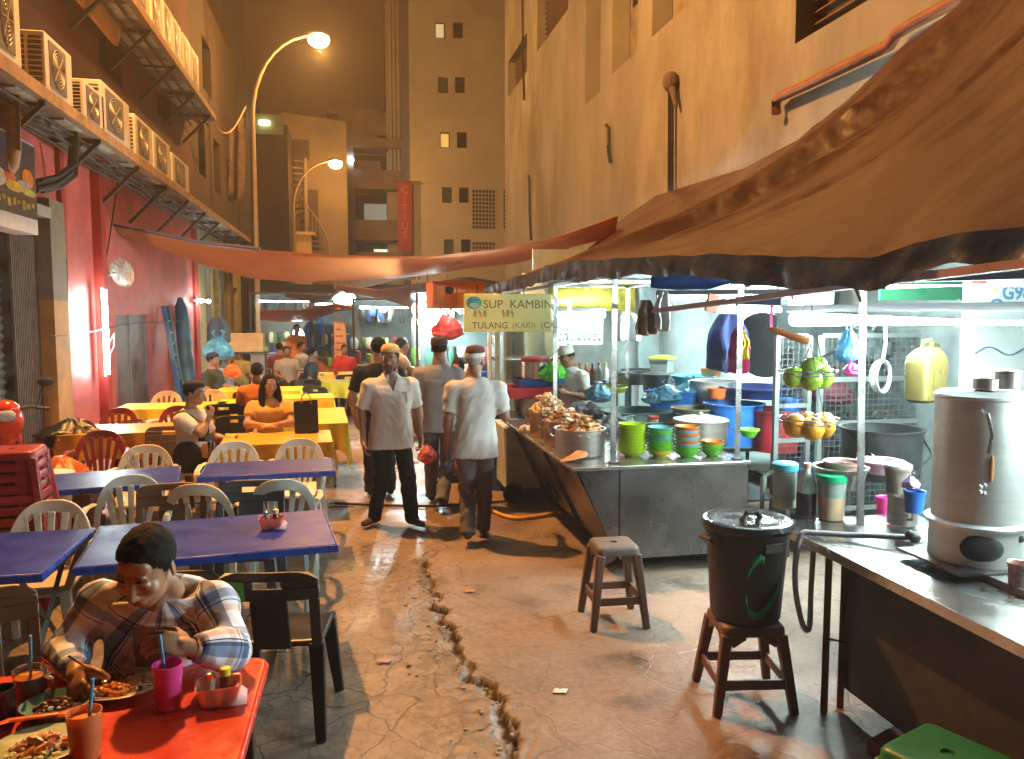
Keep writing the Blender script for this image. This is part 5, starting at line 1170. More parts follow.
# bowl stacks
m_lime = M('lime_bowl', (.50, .72, .03), .3, tl=.25, var=.05, bump=0); m_teal = M('teal_bowl', (.14, .46, .38), .3, tl=.2, var=.05, bump=0); m_gr = M('green_bowl', (.18, .60, .05), .3, tl=.25, var=.05, bump=0); m_ob = M('orange_bowl', (.75, .20, .03), .3, var=.05, bump=0); m_bb = M('pale_blue_bowl', (.20, .45, .55), .3, var=.05, bump=0); m_yb = M('yellow_bowl', (.72, .58, .03), .3, var=.05, bump=0)
def bowl_proto(mat, r=.083, h=.058):
    t = T('bowl', 'x', 'bowl'); G().lathe([(r * .5, 0), (r * .52, .006), (r * .82, h * .45), (r, h), (r - .003, h), (r * .78, h * .45), (r * .45, .010), (0, .009)], n=28).build('bowl_wall', mat, t); return t
BP = {}
def bowls(px, py, seq, r, step, where):
    c = at_z(px, py, CZ)
    for k, m_ in enumerate(seq):
        key = (m_.name, r)
        if key not in BP: BP[key] = o = bowl_proto(m_, r)
        else: o = dup(BP[key])
        o.location = (c.x, c.y + r, CZ + .002 + k * step)
        pos = 'topmost' if k == len(seq) - 1 else ('lowest' if k == 0 else ords[k] if k < 10 else 'number %d' % (k + 1))
        tag(o, '%s bowl from the counter in the %s' % (pos, where) if pos not in ('topmost', 'lowest') else '%s bowl of the %s' % (pos, where), 'bowl', 'stacked plastic bowls on the cart')
bowls(637, 459, [m_lime] * 9, .112, .026, 'lime green stack next to the front post'); bowls(665, 459, [m_yb] + [m_gr] + [m_gr] * 2 + [m_teal] * 2 + [m_gr] + [m_teal], .105, .026, 'green and teal stack, second from the front post')
bowls(692, 459, [m_gr] * 2 + [m_bb] + [m_ob] + [m_bb] + [m_ob] + [m_bb] + [m_ob], .10, .027, 'orange topped tall stack'); bowls(717, 458, [m_gr] * 3 + [m_ob], .088, .022, 'low green stack with one orange bowl')
for (px, py, r, h, mc_, ml, lab) in ((658, 441, .05, .15, M('jar_clear', (.55, .45, .36), .15, trans=.4), M('red_lid', (.55, .03, .03), .35), 'clear jar with a red lid behind the bowl stacks'), (679, 440, .055, .10, M('red_jar', (.5, .04, .04), .3), M('red_lid', None), 'red lidded jar behind the orange topped bowls'), (626, 452, .03, .14, M('red_bottle', (.55, .03, .02), .3), M('red_lid', None), 'small red bottle squeezed beside the front post')):
    c = at_z(px, py, CZ); t = T('jar', lab, 'jar', (c.x + .05, c.y + .25, CZ + .002)); G().lathe([(r, 0), (r, h), (r * .8, h + .01), (0, h + .01)], n=20).build('jar_body', mc_, t); G().lathe([(r, h + .011), (r, h + .04), (0, h + .042)], n=20).build('lid', ml, t)
o = pot('large aluminium basin with a flat lid at the right end of the cart', 712, 448, .23, .20, m_alu, 'basin', M('pale_green_lid', (.45, .55, .48), .3, .3))
# paper and cloth bits hung from the roof frame
def hung(name, label, px, py0, py1, y, w_, mat, seed=0, cat='cloth', taper=.2):
    a, b_ = at_y(px, py0, y), at_y(px, py1, y); P = []
    for i in range(12):
        v = i / 11; P.append([V((a.x + (u - .5) * w_ * (.5 + .5 * min(1, v * 3)) + .02 * noise.noise(V((v * 3, u, seed))), y + .05 * sin(u * 12 + seed) * (.4 + v) + .03 * noise.noise(V((u * 4, v * 4, seed))), a.z + (b_.z - a.z) * v * (1 - taper * abs(u - .5)))) for u in np.linspace(0, 1, 16)])
    return tag(G().grid(P).build(name, mat, solid=.006), label, cat)
hung('dish_cloth', 'white dish cloth hanging from the cart roof frame', 664, 291, 332, 6.4, .15, M('white_cloth', (.66, .66, .62), .9, tl=.2), 3)
hung('paper_bundle', 'brown paper bundle hanging beside the white dish cloth', 645, 300, 336, 6.5, .17, M('brown_paper', (.22, .14, .08), .8, var=.5, vs=12), 5, 'paper', .1)
hung('apron', 'navy apron hanging on the right rear post', 730, 314, 374, 6.3, .36, M('navy_cloth', (.02, .035, .12), .9), 1); hung('apron', 'magenta and yellow apron hanging by the navy one', 740, 328, 376, 6.1, .16, M('magenta_cloth', (.36, .03, .14), .9, var=.2), 7); hung('rag', 'yellow rag hanging over the magenta apron', 744, 330, 360, 6.0, .07, M('yellow_cloth_rag', (.65, .45, .03), .9), 9)
hung('plastic_sheet_note', 'white paper notice pinned behind the front post', 628, 313, 341, 8.6, .36, M('white_paper', (.70, .74, .74), .6), 2, 'paper', 0)
c = at_y(712, 303, 6.0); tag(G().mat(M('wood_block', (.28, .07, .03), .6)).box(c.x - .045, c.x + .045, 5.98, 6.02, c.z - .07, c.z + .07, ry=.2).build('wooden_tag', smooth=False), 'small reddish tag hanging from the roof rail', 'tag')
c = at_y(764, 345, 7.0); tag(G().lathe([(0, -.06), (.21, -.05), (.31, -.01), (.312, 0), (.30, -.004), (0, -.04)], c, 30, True, Matrix.Rotation(pi / 2 - .15, 3, 'X') ).build('wok', M('black_wok', (.008, .009, .014), .65)), 'round black wok hanging beside the aprons', 'wok')
# ------------------------------------------------------------------ back of the kitchen: plastic sheeting, shelves, tubs
m_sheet = M('milky_plastic_sheet', (.70, .86, .86), .35, var=.3, vs=1.5, bump=.4, bs=5, tl=.25)
P = []
A, B = V((2.4, 11.2, 0)), V((4.75, 9.6, 0))
for i in range(80):
    u = i / 79; a = A.lerp(B, u) if u < .7 else A.lerp(B, .7).lerp(V((4.8, 7.4, 0)), (u - .7) / .3)
    P.append([a + V((.07 * sin(u * 55 + z) + .05 * noise.noise(V((u * 9, z * 2, 0))), .07 * sin(u * 47 + 1) + .06 * noise.noise(V((u * 12, z, 3))), z)) for z in np.linspace(.2, 2.55, 14)])
tag(G().grid(P).build('plastic_sheeting', m_sheet, solid=.004), 'milky plastic sheeting closing the back of the kitchen', 'sheeting')
g = G().mat(M('backdrop_panel', (.45, .56, .56), .7, var=.2)); g.box(2.6, 4.75, 11.3, 11.34, .1, 2.9)
tag(g.build('kitchen_back_wall', smooth=False), 'pale panel wall behind the milky sheeting', 'wall')
def shelf_table(label, cx, cy, L_, W_, z, rz=0):
    t = T('work_table', label, 'work table', (cx, cy, 0), radians(rz))
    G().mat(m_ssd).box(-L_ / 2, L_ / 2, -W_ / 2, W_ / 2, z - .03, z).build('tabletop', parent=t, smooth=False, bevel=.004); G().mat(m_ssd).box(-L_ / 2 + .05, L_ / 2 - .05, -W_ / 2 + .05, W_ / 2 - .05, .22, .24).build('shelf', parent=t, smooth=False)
    for sx in (-1, 1):
        for sy in (-1, 1): G().mat(m_ssd).cyl((sx * (L_ / 2 - .04), sy * (W_ / 2 - .04), 0), (sx * (L_ / 2 - .04), sy * (W_ / 2 - .04), z - .03), .02, n=10).build('leg', parent=t)
    return t
shelf_table('long steel work table at the back of the kitchen', 3.75, 8.85, 1.7, .6, .82, -8); shelf_table('steel side table loaded with blue tubs', 3.62, 7.2, .95, .9, .74, 0); shelf_table('small steel table with a green bowl on it', 3.72, 6.05, .55, .5, .62, 0)
def tub(label, px, py, r, h, mat, y, name='tub', rimr=1.08, bot=.85, sx=1, content=None, handle=False, n=30, lid=None):
    c = at_y(px, py, y); t = T(name, label, name, c); t.scale = (sx, 1, 1)
    G().lathe([(r * bot, 0), (r, h), (r * rimr, h + .002), (r * rimr, h + .014), (r * .98, h + .012), (r * bot * .97, .008), (0, .006)], n=n).build('tub_wall', mat, t)
    if handle: G().mat(m_chr).tube([(-r * 1.03, 0, h), (-r * .8, -r * .9, h * .55), (0, -r * 1.35, h * .32), (r * .8, -r * .9, h * .55), (r * 1.03, 0, h)], .006, 6).build('handle', parent=t)
    if lid: G().lathe([(r * 1.09, h + .015), (r * 1.09, h + .03), (r * .5, h + .05), (0, h + .055)], n=n).build('lid', lid, t)
    return t
p_blue = plastic('blue_tub', (.02, .14, .50)); p_navy = plastic('navy_tub', (.02, .05, .22)); p_red = plastic('red_tub', (.50, .03, .04)); p_wht = plastic('white_tub', (.62, .64, .60)); p_or = plastic('orange_tub', (.75, .15, .03)); p_tealp = plastic('teal_tub', (.08, .38, .48)); p_yl = plastic('yellow_green_tub', (.50, .55, .05))
tub('big blue bucket with wire handle in the kitchen', 733, 443, .26, .36, p_blue, 6.75, 'bucket', handle=True)
tub('red round tub at the right of the blue bucket', 776, 450, .25, .36, p_red, 6.55); tub('blue square basin full of clear bags', 679, 408, .30, .17, p_blue, 7.4, 'basin', sx=1.15, n=4)
tub('white bucket with an orange scoop behind the blue bucket', 715, 402, .22, .20, p_wht, 7.2, 'bucket'); tub('small orange bowl in the white bucket', 717, 398, .085, .08, p_or, 6.9, 'bowl'); tub('orange box on the shelf behind the aprons', 711, 376, .12, .07, p_or, 7.9, 'box', n=4, rimr=1.02)
tub('wide navy basin behind the round red tub', 758, 397, .34, .09, p_navy, 6.9, 'basin'); tub('yellow lidded box on the back shelf', 662, 372, .16, .14, M('grey_box', (.30, .36, .33), .5), 8.6, 'box', n=4, lid=p_yl); tub('small green bowl on the side table', 749, 437, .08, .055, m_gr, 6.0, 'bowl', bot=.55)
tub('teal basin of clear bags behind the blue basin', 693, 386, .22, .10, p_tealp, 7.9, 'basin'); tub('grey pot on the back work table', 633, 384, .18, .12, M('grey_pot', (.12, .14, .14), .4, .6), 8.4, 'pot'); tub('flat dark pan on the back table', 641, 374, .22, .04, M('black_wok', None), 8.9, 'pan'); tub('yellow sieve tray on the back table', 611, 392, .17, .05, p_yl, 8.3, 'tray')
tub('black lidded pot on the small table', 655, 392, .14, .16, M('dark_pot', (.04, .045, .05), .4, .5), 7.9, 'pot', lid=M('dark_pot', None)); tub('low grey basin stacked near the front of the kitchen', 664, 428, .30, .08, M('grey_green_tub', (.10, .18, .16), .4), 7.0, 'basin', sx=1.3); tub('lower dark green tray beside the basins', 640, 417, .32, .06, M('grey_green_tub', None), 7.6, 'tray', sx=1.2)
tub('olive lid lying on the low grey basin', 694, 412, .20, .03, M('olive_lid', (.14, .13, .07), .6), 6.9, 'lid', bot=.95); tub('dark round lid leaning on the side table', 620, 430, .16, .02, M('dark_pot', None), 7.2, 'lid', bot=.95)
for k, (px, py, y, r) in enumerate(((668, 402, 7.3, .13), (690, 398, 7.35, .13), (652, 404, 7.3, .09), (600, 402, 8.0, .14))):
    bag(['clear blue bag in the left half of the blue basin', 'clear blue bag in the right half of the blue basin', 'small clear bag by the yellow tub', 'clear bag of vegetables beside the second pot'][k], at_y(px, py, y), (r, r, r * 1.3), M('clear_blue_bag', (.16, .40, .52), .2, var=.3, bump=.5, bs=20, tl=.3), k)
for k in range(8):
    c = at_y(560 + k * 6.5, 381 + (k % 3) * 2, 9.2 - .08 * k); t = T('bottle', ['tall pale sauce bottle', 'short red sauce bottle', 'white sauce bottle', 'green sauce bottle', 'orange sauce bottle', 'brown sauce bottle', 'grey squat sauce bottle', 'pale short sauce bottle'][k] + ' on the rear table behind the pots', 'bottle', c, 0, 'bottles on the rear work table')
    mm = [p_wht, p_red, p_wht, m_gr, p_or, M('sauce', None), M('grey_box', None), p_wht][k]; G().lathe([(.035, 0), (.037, .12 + .02 * (k % 3)), (.014, .16 + .02 * (k % 3)), (.014, .19 + .02 * (k % 3)), (0, .19 + .02 * (k % 3))], n=14).build('bottle_body', mm, t); G().lathe([(.017, .185 + .02 * (k % 3)), (.017, .21 + .02 * (k % 3)), (0, .212 + .02 * (k % 3))], n=12).build('cap', [p_red, p_yl, p_blue][k % 3], t)
shelf_table('rear steel table carrying sauce bottles', 2.75, 9.35, 1.2, .5, at_y(560, 382, 9.2).z - .002, 4)
# menu light box with tube, over the rear cook
A, B = at_y(556, 345, 9.6), at_y(603, 311, 9.6); t = T('menu_board', 'white menu board glaring under a tube light behind the cart', 'sign', (A.x, 9.6, A.z)); wd, hh = B.x - A.x, B.z - A.z
G().mat(M('menu_white', (.80, .84, .80), .5, var=.03)).box(0, wd, 0, .03, 0, hh).build('board', parent=t, smooth=False)
g = G().mat(M('menu_ink', (.08, .12, .12), .6)); rn = random.Random(4)
for r_ in range(3):
    x = .04
    while x < wd - .06: w_ = rn.uniform(.015, .05); g.box(x, x + w_, -.004, -.001, .05 + r_ * .065, .075 + r_ * .065 + rn.uniform(0, .02)); x += w_ + rn.uniform(.012, .03)
g.build('lettering', parent=t, smooth=False); G().mat(m_tube).cyl((.02, -.12, hh * .88), (wd - .02, -.12, hh * .88), .03).build('tube', parent=t); G().mat(M('batten', None)).box(0, wd, -.15, -.09, hh * .88 + .045, hh * .88 + .09).build('batten', parent=t, smooth=False)
c0, c1 = at_y(575, 308, 9.5), at_y(640, 290, 9.3); g = G(); g.mat(M('yellow_printed_panel', (.50, .40, .05), .6, var=.6, vs=7)).grid([[V((at_y(548, 300, 9.8).x + 1.15 * u, 9.8, at_y(548, 311, 9.8).z + .36 * v)) for v in (0, .5, 1)] for u in np.linspace(0, 1, 5)])
tag(g.build('printed_hanging', solid=.01), 'patterned yellow panel above the menu board', 'panel')
# glass cabinet end with pot and red tray (left rear of the cart)
gc = T('glass_cabinet', 'glass sided steel cabinet behind the cart with trays and a pot', 'cabinet', (at_y(530, 420, 9.3).x, 9.3, 0))
cw2 = .42
G().mat(m_ssd).box(-cw2, cw2, -.3, .3, .0, .80).build('body', parent=gc, smooth=False)
for sx in (-1, 1):
    for sy in (-1, 1): G().mat(m_ss).box(sx * (cw2 - .02) - .02, sx * (cw2 - .02) + .02, sy * .28 - .02, sy * .28 + .02, .80, 2.1).build('post', parent=gc, smooth=False)
G().mat(m_ss).box(-cw2, cw2, -.3, .3, 2.1, 2.14).build('roof', parent=gc, smooth=False); G().mat(m_ss).box(-cw2 + .04, cw2 - .04, -.27, .27, 1.45, 1.465).build('shelf', parent=gc, smooth=False)
G().mat(M('cabinet_glass', (.55, .75, .75), .08, trans=.9, var=.02, bump=0)).box(-cw2 + .041, cw2 - .041, .285, .29, .81, 2.09).build('glass_pane', parent=gc, smooth=False)
gx, gz = gc.location.x, .803
t = T('red_tray', 'red tray on the cabinet behind the cart', 'tray', (gx - .06, 9.05, 1.02)); g = G(); g.rings([rrect(.28, .18, .03, 0), rrect(.32, .22, .03, .12), rrect(.31, .21, .03, .12), rrect(.27, .17, .03, .01)]); g.build('tray_body', p_red, t)
t = T('blue_tray', 'blue tray on top of the red one behind the cart', 'tray', (gx + .04, 9.08, 1.143)); g = G(); g.rings([rrect(.25, .17, .03, 0), rrect(.29, .2, .03, .09), rrect(.28, .19, .03, .09), rrect(.24, .16, .03, .01)]); g.build('tray_body', p_blue, t)
t = T('steel_drum', 'steel drum tub standing under the trays', 'drum', (gx - .02, 9.05, .803)); G().lathe([(.2, 0), (.24, .214), (0, .214)], n=24).build('drum_body', m_ssd, t)
t = T('steel_pot', 'steel pot with reddish lid on the blue tray', 'pot', (gx + .04, 9.08, 1.235)); G().lathe([(.20, 0), (.20, .19), (.21, .195), (0, .195)], n=28).build('pot_body', m_ss, t); G().lathe([(.215, .196), (.215, .235), (.1, .25), (0, .252)], n=28).build('lid', p_red, t)
tub('green leafy bundle in a basket beside the steel pot', 556, 384, .12, .06, p_blue, 8.9, 'basket'); t = bag('bright green leaf bag hanging by the cart post', at_y(553, 381, 8.8), (.13, .1, .22), M('green_bag', (.08, .50, .04), .4, bump=.5), 8)
# ------------------------------------------------------------------ drinks counter at the right
QZ = .85; QX0 = 2.27; QY1 = 3.97
dc = T('drinks_counter', 'stainless drinks counter running along the right edge', 'counter', (2.7, 2.6, 0))
g = G().mat(m_ss).box(QX0, 3.15, .6, QY1, QZ - .022, QZ); g.mat(m_ss).box(QX0 - .006, QX0 - .001, .6, QY1, QZ - .045, QZ + .002); loc(g.build('countertop', parent=dc, smooth=False, bevel=.003), dc)
m_rusty = M('dark_rusty_panel', (.060, .045, .040), .45, .5, var=.5, vs=2.2, bump=.15, bs=12, dirt=.6, dcol=(.02, .014, .01))
g = G().mat(m_rusty).box(QX0 + .16, QX0 + .18, .6, at_x(842, 600, QX0 + .16).y, .10, QZ - .024); loc(g.build('front_panel', parent=dc, smooth=False), dc)
m_rleg = M('rusty_leg', (.22, .10, .05), .6, .3, var=.4, dirt=.4)
for p in ((QX0 + .03, 3.47), (QX0 + .14, 3.50), (3.08, 3.85), (3.08, .8)): loc(G().mat(m_rleg).cyl((p[0], p[1], 0), (p[0], p[1], QZ - .024), .018, n=12).build('leg', parent=dc), dc)
loc(G().mat(m_chr).cyl((QX0 + .035, 3.47, .38), (QX0 + .3, 3.5, .30), .008, n=8).build('brace', parent=dc), dc)
pq_ = at_z(860, 524, QZ); loc(G().mat(m_post).cyl((pq_.x, pq_.y, QZ + .001), (pq_.x - .01, pq_.y + .04, 2.24), .021).build('post', parent=dc), dc)
loc(G().mat(m_rusty).box(3.11, 3.14, .6, QY1 - .02, .04, QZ - .024).build('back_panel', parent=dc, smooth=False), dc)  # added panel: blocks the tube light so the floor underneath stays dark
loc(G().mat(M('tray_rim', (.30, .31, .30), .4, .8)).box(QX0 + .38, 3.14, 1.2, 3.45, QZ + .001, QZ + .03).build('raised_tray', parent=dc, smooth=False), dc)
# dark underside of the counter: crates and a brick in the shade
tag(G().mat(M('brick_red', (.18, .05, .03), .9, var=.4)).box(2.28, 2.5, 3.02, 3.13, .0, .07, rz=.4).build('brick', smooth=False), 'loose red brick lying on the wet ground under the counter', 'brick')
# black bin
t = T('dustbin', 'black bin with a glossy lid and green paint strokes standing on a stool', 'bin', (1.98, 3.70, .442), radians(10))
m_bin = M('black_bin_plastic', (.022, .018, .018), .42, var=.3, vs=5, dirt=.2, dcol=(.06, .04, .03))
G().lathe([(.165, 0), (.175, .01), (.205, .44), (.215, .445), (.215, .47), (.19, .47), (.17, .02), (0, .015)], n=36).build('bin_body', m_bin, t)
G().lathe([(.232, .468), (.236, .485), (.225, .505), (.20, .512), (.17, .500), (.05, .515), (0, .517)], n=36).build('lid', M('bin_lid_gloss', (.015, .016, .02), .16, var=.1), t); G().tube([(-.06, -.03, .51), (-.03, -.03, .545), (.03, -.03, .545), (.06, -.03, .51)], .013, 8).build('lid_handle', M('bin_lid_gloss', None), t)
for s in (-1, 1): G().tube([(s * .21, -.05, .40), (s * .25, -.04, .43), (s * .25, .04, .43), (s * .21, .05, .40)], .014, 8).build('handle', m_bin, t)
G().box(-.05, .05, -.215, -.203, .385, .425).build('label_plate', M('grey_plate', (.06, .055, .055), .5), t)
def stroke(pts, wd_):
    g = G(); L_ = []
    for i, (a, z) in enumerate(pts):
        r = .1765 + .03 * z / .44; L_.append([V(((r + .001) * sin(a_), -(r + .001) * cos(a_), zz_)) for a_, zz_ in ((a, z - wd_ / 2), (a, z + wd_ / 2))])
    g.grid(L_); return g
gp = M('green_bin_paint', (.02, .22, .07), .6, var=.5, vs=30)
def smooth_pts(p, n=14):
    out = []
    for k in range(n):
        t_ = k / (n - 1) * (len(p) - 1); i = min(int(t_), len(p) - 2); f = t_ - i; out.append((p[i][0] + (p[i + 1][0] - p[i][0]) * f, p[i][1] + (p[i + 1][1] - p[i][1]) * f))
    return out
for p in (((-.62, .27), (-.50, .33), (-.34, .36), (-.22, .345)), ((-.66, .16), (-.58, .08), (-.40, .055), (-.2, .07), (.1, .13), (.3, .20))): stroke(smooth_pts(p), .04).build('paint_stroke', gp, t, solid=.002)
# hose over the counter edge with tap
hp = [onz(915, 538, QZ + .05), onz(880, 536, QZ + .045), onz(850, 535, QZ + .03), onz(815, 533, QZ + .03), V((QX0 - .03, 3.62, QZ + .02)), V((QX0 - .07, 3.60, QZ - .10)), V((QX0 - .09, 3.56, .60)), V((QX0 - .07, 3.52, .44)), V((QX0 - .02, 3.54, .42)), V((QX0 + .02, 3.6, .60)), V((QX0 + .04, 3.62, QZ - .04))]
def bez(pts, n=6):
    out = []
    for i in range(len(pts) - 1):
        p0, p1, p2, p3 = pts[max(i - 1, 0)], pts[i], pts[i + 1], pts[min(i + 2, len(pts) - 1)]
        for k in range(n):
            t_ = k / n; out.append(.5 * ((2 * p1) + (p2 - p0) * t_ + (2 * p0 - 5 * p1 + 4 * p2 - p3) * t_ ** 2 + (3 * p1 - p0 - 3 * p2 + p3) * t_ ** 3))
    return out + [pts[-1]]
t = T('gas_hose', 'grey rubber hose looping from the burner over the counter edge', 'hose', (0, 0, 0)); G().tube(bez(hp), .014, 10).build('hose', M('grey_hose', (.34, .32, .36), .5), t)
a = hp[0]; G().mat(m_dsteel).ell(a + V((-.03, 0, .02)), .022).ell(a + V((.0, 0, .0)), (.03, .02, .025)).build('regulator', parent=t); G().mat(M('burner_brass', (.25, .20, .14), .5, .6)).tube([a, a + V((.12, .0, .02)), a + V((.3, -.02, .03))], .02, 8, [.012, .014, .024]).build('burner_tube', parent=t)
# jugs, bottle, mugs
m_jug = M('milky_jug', (.62, .74, .68), .25, var=.05, bump=0, tl=.45)
def jug(label, c, r0, r1, h, liquid, lm, lidm, handle=None, lid_h=.045):
    t = T('jug', label, 'jug', c); G().lathe([(r0, 0), (r0 + .004, .006), (r1, h), (r1 - .003, h), (r0 - .002, .01), (0, .008)], n=30).build('jug_wall', m_jug, t)
    G().lathe([(r0 + .0045, .004), (r0 + .0025 + (r1 - r0) * liquid, h * liquid), (0, h * liquid)], n=30).build('drink', lm, t); G().lathe([(r1 + .005, h - .02), (r1 + .006, h + lid_h * .3), (r1 * .9, h + lid_h * .45), (0, h + lid_h * .5)], n=30).build('lid', lidm, t)
    if handle: G().bar((-r1 * .95, 0, h * .92), (-r1 - .06, 0, h * .80), .024, .016).bar((-r1 - .06, 0, h * .80), (-r1 - .06, 0, h * .38), .024, .016).bar((-r1 - .06, 0, h * .38), (-r0 * .95, 0, h * .22), .024, .016).build('handle', m_jug, t, bevel=.004)
    return t
def qz(px, py, dz=.002): p = at_z(px, py, QZ); return V((p.x, p.y, QZ + dz))
jug('green lidded jug of milky drink at the counter end', qz(831, 519), .062, .078, .235, .55, M('milky_tea', (.72, .50, .30), .35), M('green_lid', (.02, .50, .22), .3)); jug('teal lidded pitcher with an angular handle behind the bottle', qz(795, 512) + V((0, .12, 0)), .062, .070, .24, .3, M('lime_drink', (.45, .58, .40), .3), p_tealp, True, .06)
c = qz(809, 517); t = T('syrup_bottle', 'conical clear bottle half full of dark syrup between the two jugs', 'bottle', c + V((0, .03, 0))); G().lathe([(.052, 0), (.054, .17), (.030, .235), (.016, .265), (.016, .28), (0, .28)], n=28).build('bottle_wall', m_jug, t); G().lathe([(.0545, .003), (.0555, .135), (0, .135)], n=28).build('syrup', M('purple_syrup', (.045, .025, .05), .2), t); G().lathe([(.020, .272), (.020, .300), (0, .302)], n=18).build('cap', M('peach_cap', (.6, .33, .22), .4), t)
tub('pink plastic cup by the counter post', 884, 516, .045, .10, m_pink, at_z(884, 516, QZ).y + .1, 'cup'); tub('big metal mug beside the boiler', 902, 523, .075, .14, m_alu, at_z(902, 526, QZ).y, 'mug', rimr=1.03, bot=1.0)
G().mat(m_alu).tube([(-.02, -.075, .11), (-.03, -.12, .105), (-.03, -.12, .05), (-.02, -.075, .04)], .009, 8).build('handle', parent=bpy.data.objects['mug'])
tub('white lidded jar behind the metal mug', 897, 492, .065, .12, M('jar_clear', None), 3.75, 'jar', lid=p_wht); tub('wide tin basin behind the green lidded jug', 840, 486, .14, .10, m_alu, 4.0, 'basin'); tub('pale pink tub inside the tin basin', 843, 472, .10, .05, M('dusty_pink', (.5, .27, .24), .5), 4.05, 'tub'); tub('dusty purple basin behind the counter post', 880, 472, .13, .06, M('dusty_purple', (.32, .20, .26), .5), 4.3, 'basin')
tub('clear blue plastic tub next to the metal mug', 914, 512, .05, .10, p_blue, 3.6, 'tub'); tub('pink and yellow printed carton cup at the right edge', 1019, 592, .045, .11, M('printed_carton', (.72, .45, .38), .4, var=.8, vs=14), at_z(1019, 592, QZ).y, 'carton')
t = bag('small lilac bag on the blue tub by the boiler', at_y(911, 490, 3.6), (.04, .04, .07), M('lilac_bag', (.42, .32, .60), .4), 3)
tub('large blackened pot with a wire handle behind the counter', 880, 476, .26, .32, M('blackened_pot', (.05, .055, .06), .4, .7, var=.4), 4.75, 'pot', handle=True, bot=.92, rimr=1.04)
# boiler
bc = at_y(972, 560, 3.05); t = T('water_boiler', 'tall stainless water boiler standing on a burner box', 'boiler', (bc.x + .01, 3.05, QZ + .035))
r = .185
G().mat(M('boiler_steel', (.72, .75, .73), .45, .9, var=.10, vs=3, bump=.03, aniso=(1, 1, 8))).lathe([(r, .20), (r, .735), (r + .008, .74), (r + .008, .752), (r * .9, .765), (0, .775)], n=48).build('tank', parent=t); G().mat(m_ssd).box(-.24, .24, -.2, .2, .001, .012).build('base_tray', parent=t, smooth=False); G().mat(M('boiler_steel', None)).lathe([(r + .004, .013), (r + .004, .17), (r + .022, .175), (r + .026, .19), (r + .012, .20), (0, .20)], n=48).build('burner_box', parent=t)
o = G().mat(m_blk).ell((-.10, -r + .035, .10), (.085, .02, .062), Matrix.Rotation(-.55, 3, 'Z')).build('burner_opening', parent=t); G().mat(m_blk).ell((.07, -r + .008, .14), (.016, .012, .016)).build('bolt', parent=t)
G().mat(m_post).tube([(-.13, -.15, .70), (-.14, -.19, .69), (-.12, -.20, .60), (-.115, -.18, .52)], .008, 8).build('ladle_hook', parent=t)
for k, (px, py, rr, hh_) in enumerate(((970, 376, .05, .05), (1000, 378, .05, .08))): G().mat(m_alu).lathe([(rr, 0), (rr, hh_), (rr * 1.1, hh_), (0, hh_ + .01)], V((-.02 + k * .11, -.04, .776)), 18).build('tin_cup', parent=t)
g = G().mat(p_wht)
for k in range(5): a = k * 2 * pi / 5; g.ell((-.11 + .018 * cos(a), -r * .82, .36 + .018 * sin(a)), (.011, .006, .011), Matrix.Rotation(-.6, 3, 'Z'))
g.build('flower_sticker', parent=t); G().mat(M('orange_smear', (.5, .26, .06), .6)).ell((-.085, -r * .9, .45), (.01, .006, .06), Matrix.Rotation(-.5, 3, 'Z')).build('rust_streak', parent=t)
# emblem board behind the boiler
EX, EY = 3.55, 4.6
A, B = at_y(960, 400, EY), at_y(1034, 268, EY); t = T('emblem_board', 'white board with a round yellow and blue emblem and looped black lettering', 'sign', (A.x, EY, A.z)); wd, hh = B.x - A.x, B.z - A.z
G().mat(M('white_board', (.30, .33, .32), .5, var=.05)).box(0, wd, 0, .02, 0, hh).build('board', parent=t, smooth=False)
q = lambda px, py: V((at_y(px, py, EY).x - A.x, -.004, at_y(px, py, EY).z - A.z))
g = G().mat(M('emblem_red', (.50, .06, .06), .5)); a, b_ = q(971, 287), q(986, 279); g.box(a.x, b_.x, -.005, -.001, a.z, b_.z); g.mat(M('emblem_yellow', (.75, .60, .05), .5)).ell(q(995, 290), (.016, .004, .016)); m_nv = M('emblem_navy', (.04, .10, .18), .5); g.mat(m_nv)
c = q(996, 306); g.tube([c + V((.046 * cos(a), 0, .042 * sin(a))) for a in np.linspace(.3, pi - .3, 12)], .009, 6); g.mat(M('emblem_teal', (.08, .40, .45), .5)).ell(c + V((0, 0, .01)), (.028, .004, .022))
g.mat(m_nv).tube([q(975 + 4 * k, 351 + 4.2 * sin(k * .62 + 2.6)) for k in range(13)], .014, 8, flat=.3); g.build('emblem', parent=t)
g = G(); text_mesh(g, 'G98', hh * .15, q(1001, 299), X_, Z_, m_nv, .002, bold=.004); g.build('lettering', parent=t, smooth=False)
# tube lights over the counter
def tube_light(label, a, b_, r=.02, shade=True, mat=m_tube):
    a, b_ = V(a), V(b_); t = T('tube_light', label, 'lamp', a, 0, 'fluorescent tube lights over the stalls'); d = b_ - a
    G().mat(mat).cyl(d * .02, d * .98, r, n=14).build('tube', parent=t)
    if shade: G().mat(M('batten_grey', (.07, .07, .075), .6)).bar(V((0, 0, r + .035)), d + V((0, 0, r + .035)), .065, .05, side=(1, 0, 0)).build('batten', parent=t, smooth=False)
    for f in (.01, .99): G().mat(M('batten_grey', None)).bar(d * f - V((0, 0, r)), d * f + V((0, 0, r + .012)), .03, .03).build('end_cap', parent=t, smooth=False)
    for f in (.15, .85): G().mat(m_dsteel).tube([d * f + V((0, 0, r + .06)), d * f + V((.02, 0, .42))], .004, 5).build('wire', parent=t)
    return t
zt_ = at_x(900, 321, 3.6).z; a, b_ = V((3.6, at_x(789, 321, 3.6).y, zt_)), V((3.6, 1.6, zt_)); tube_light('long tube light with a grey batten hanging over the drinks counter', a, b_, .056, mat=M('fluorescent_long', TUBE, em=230))
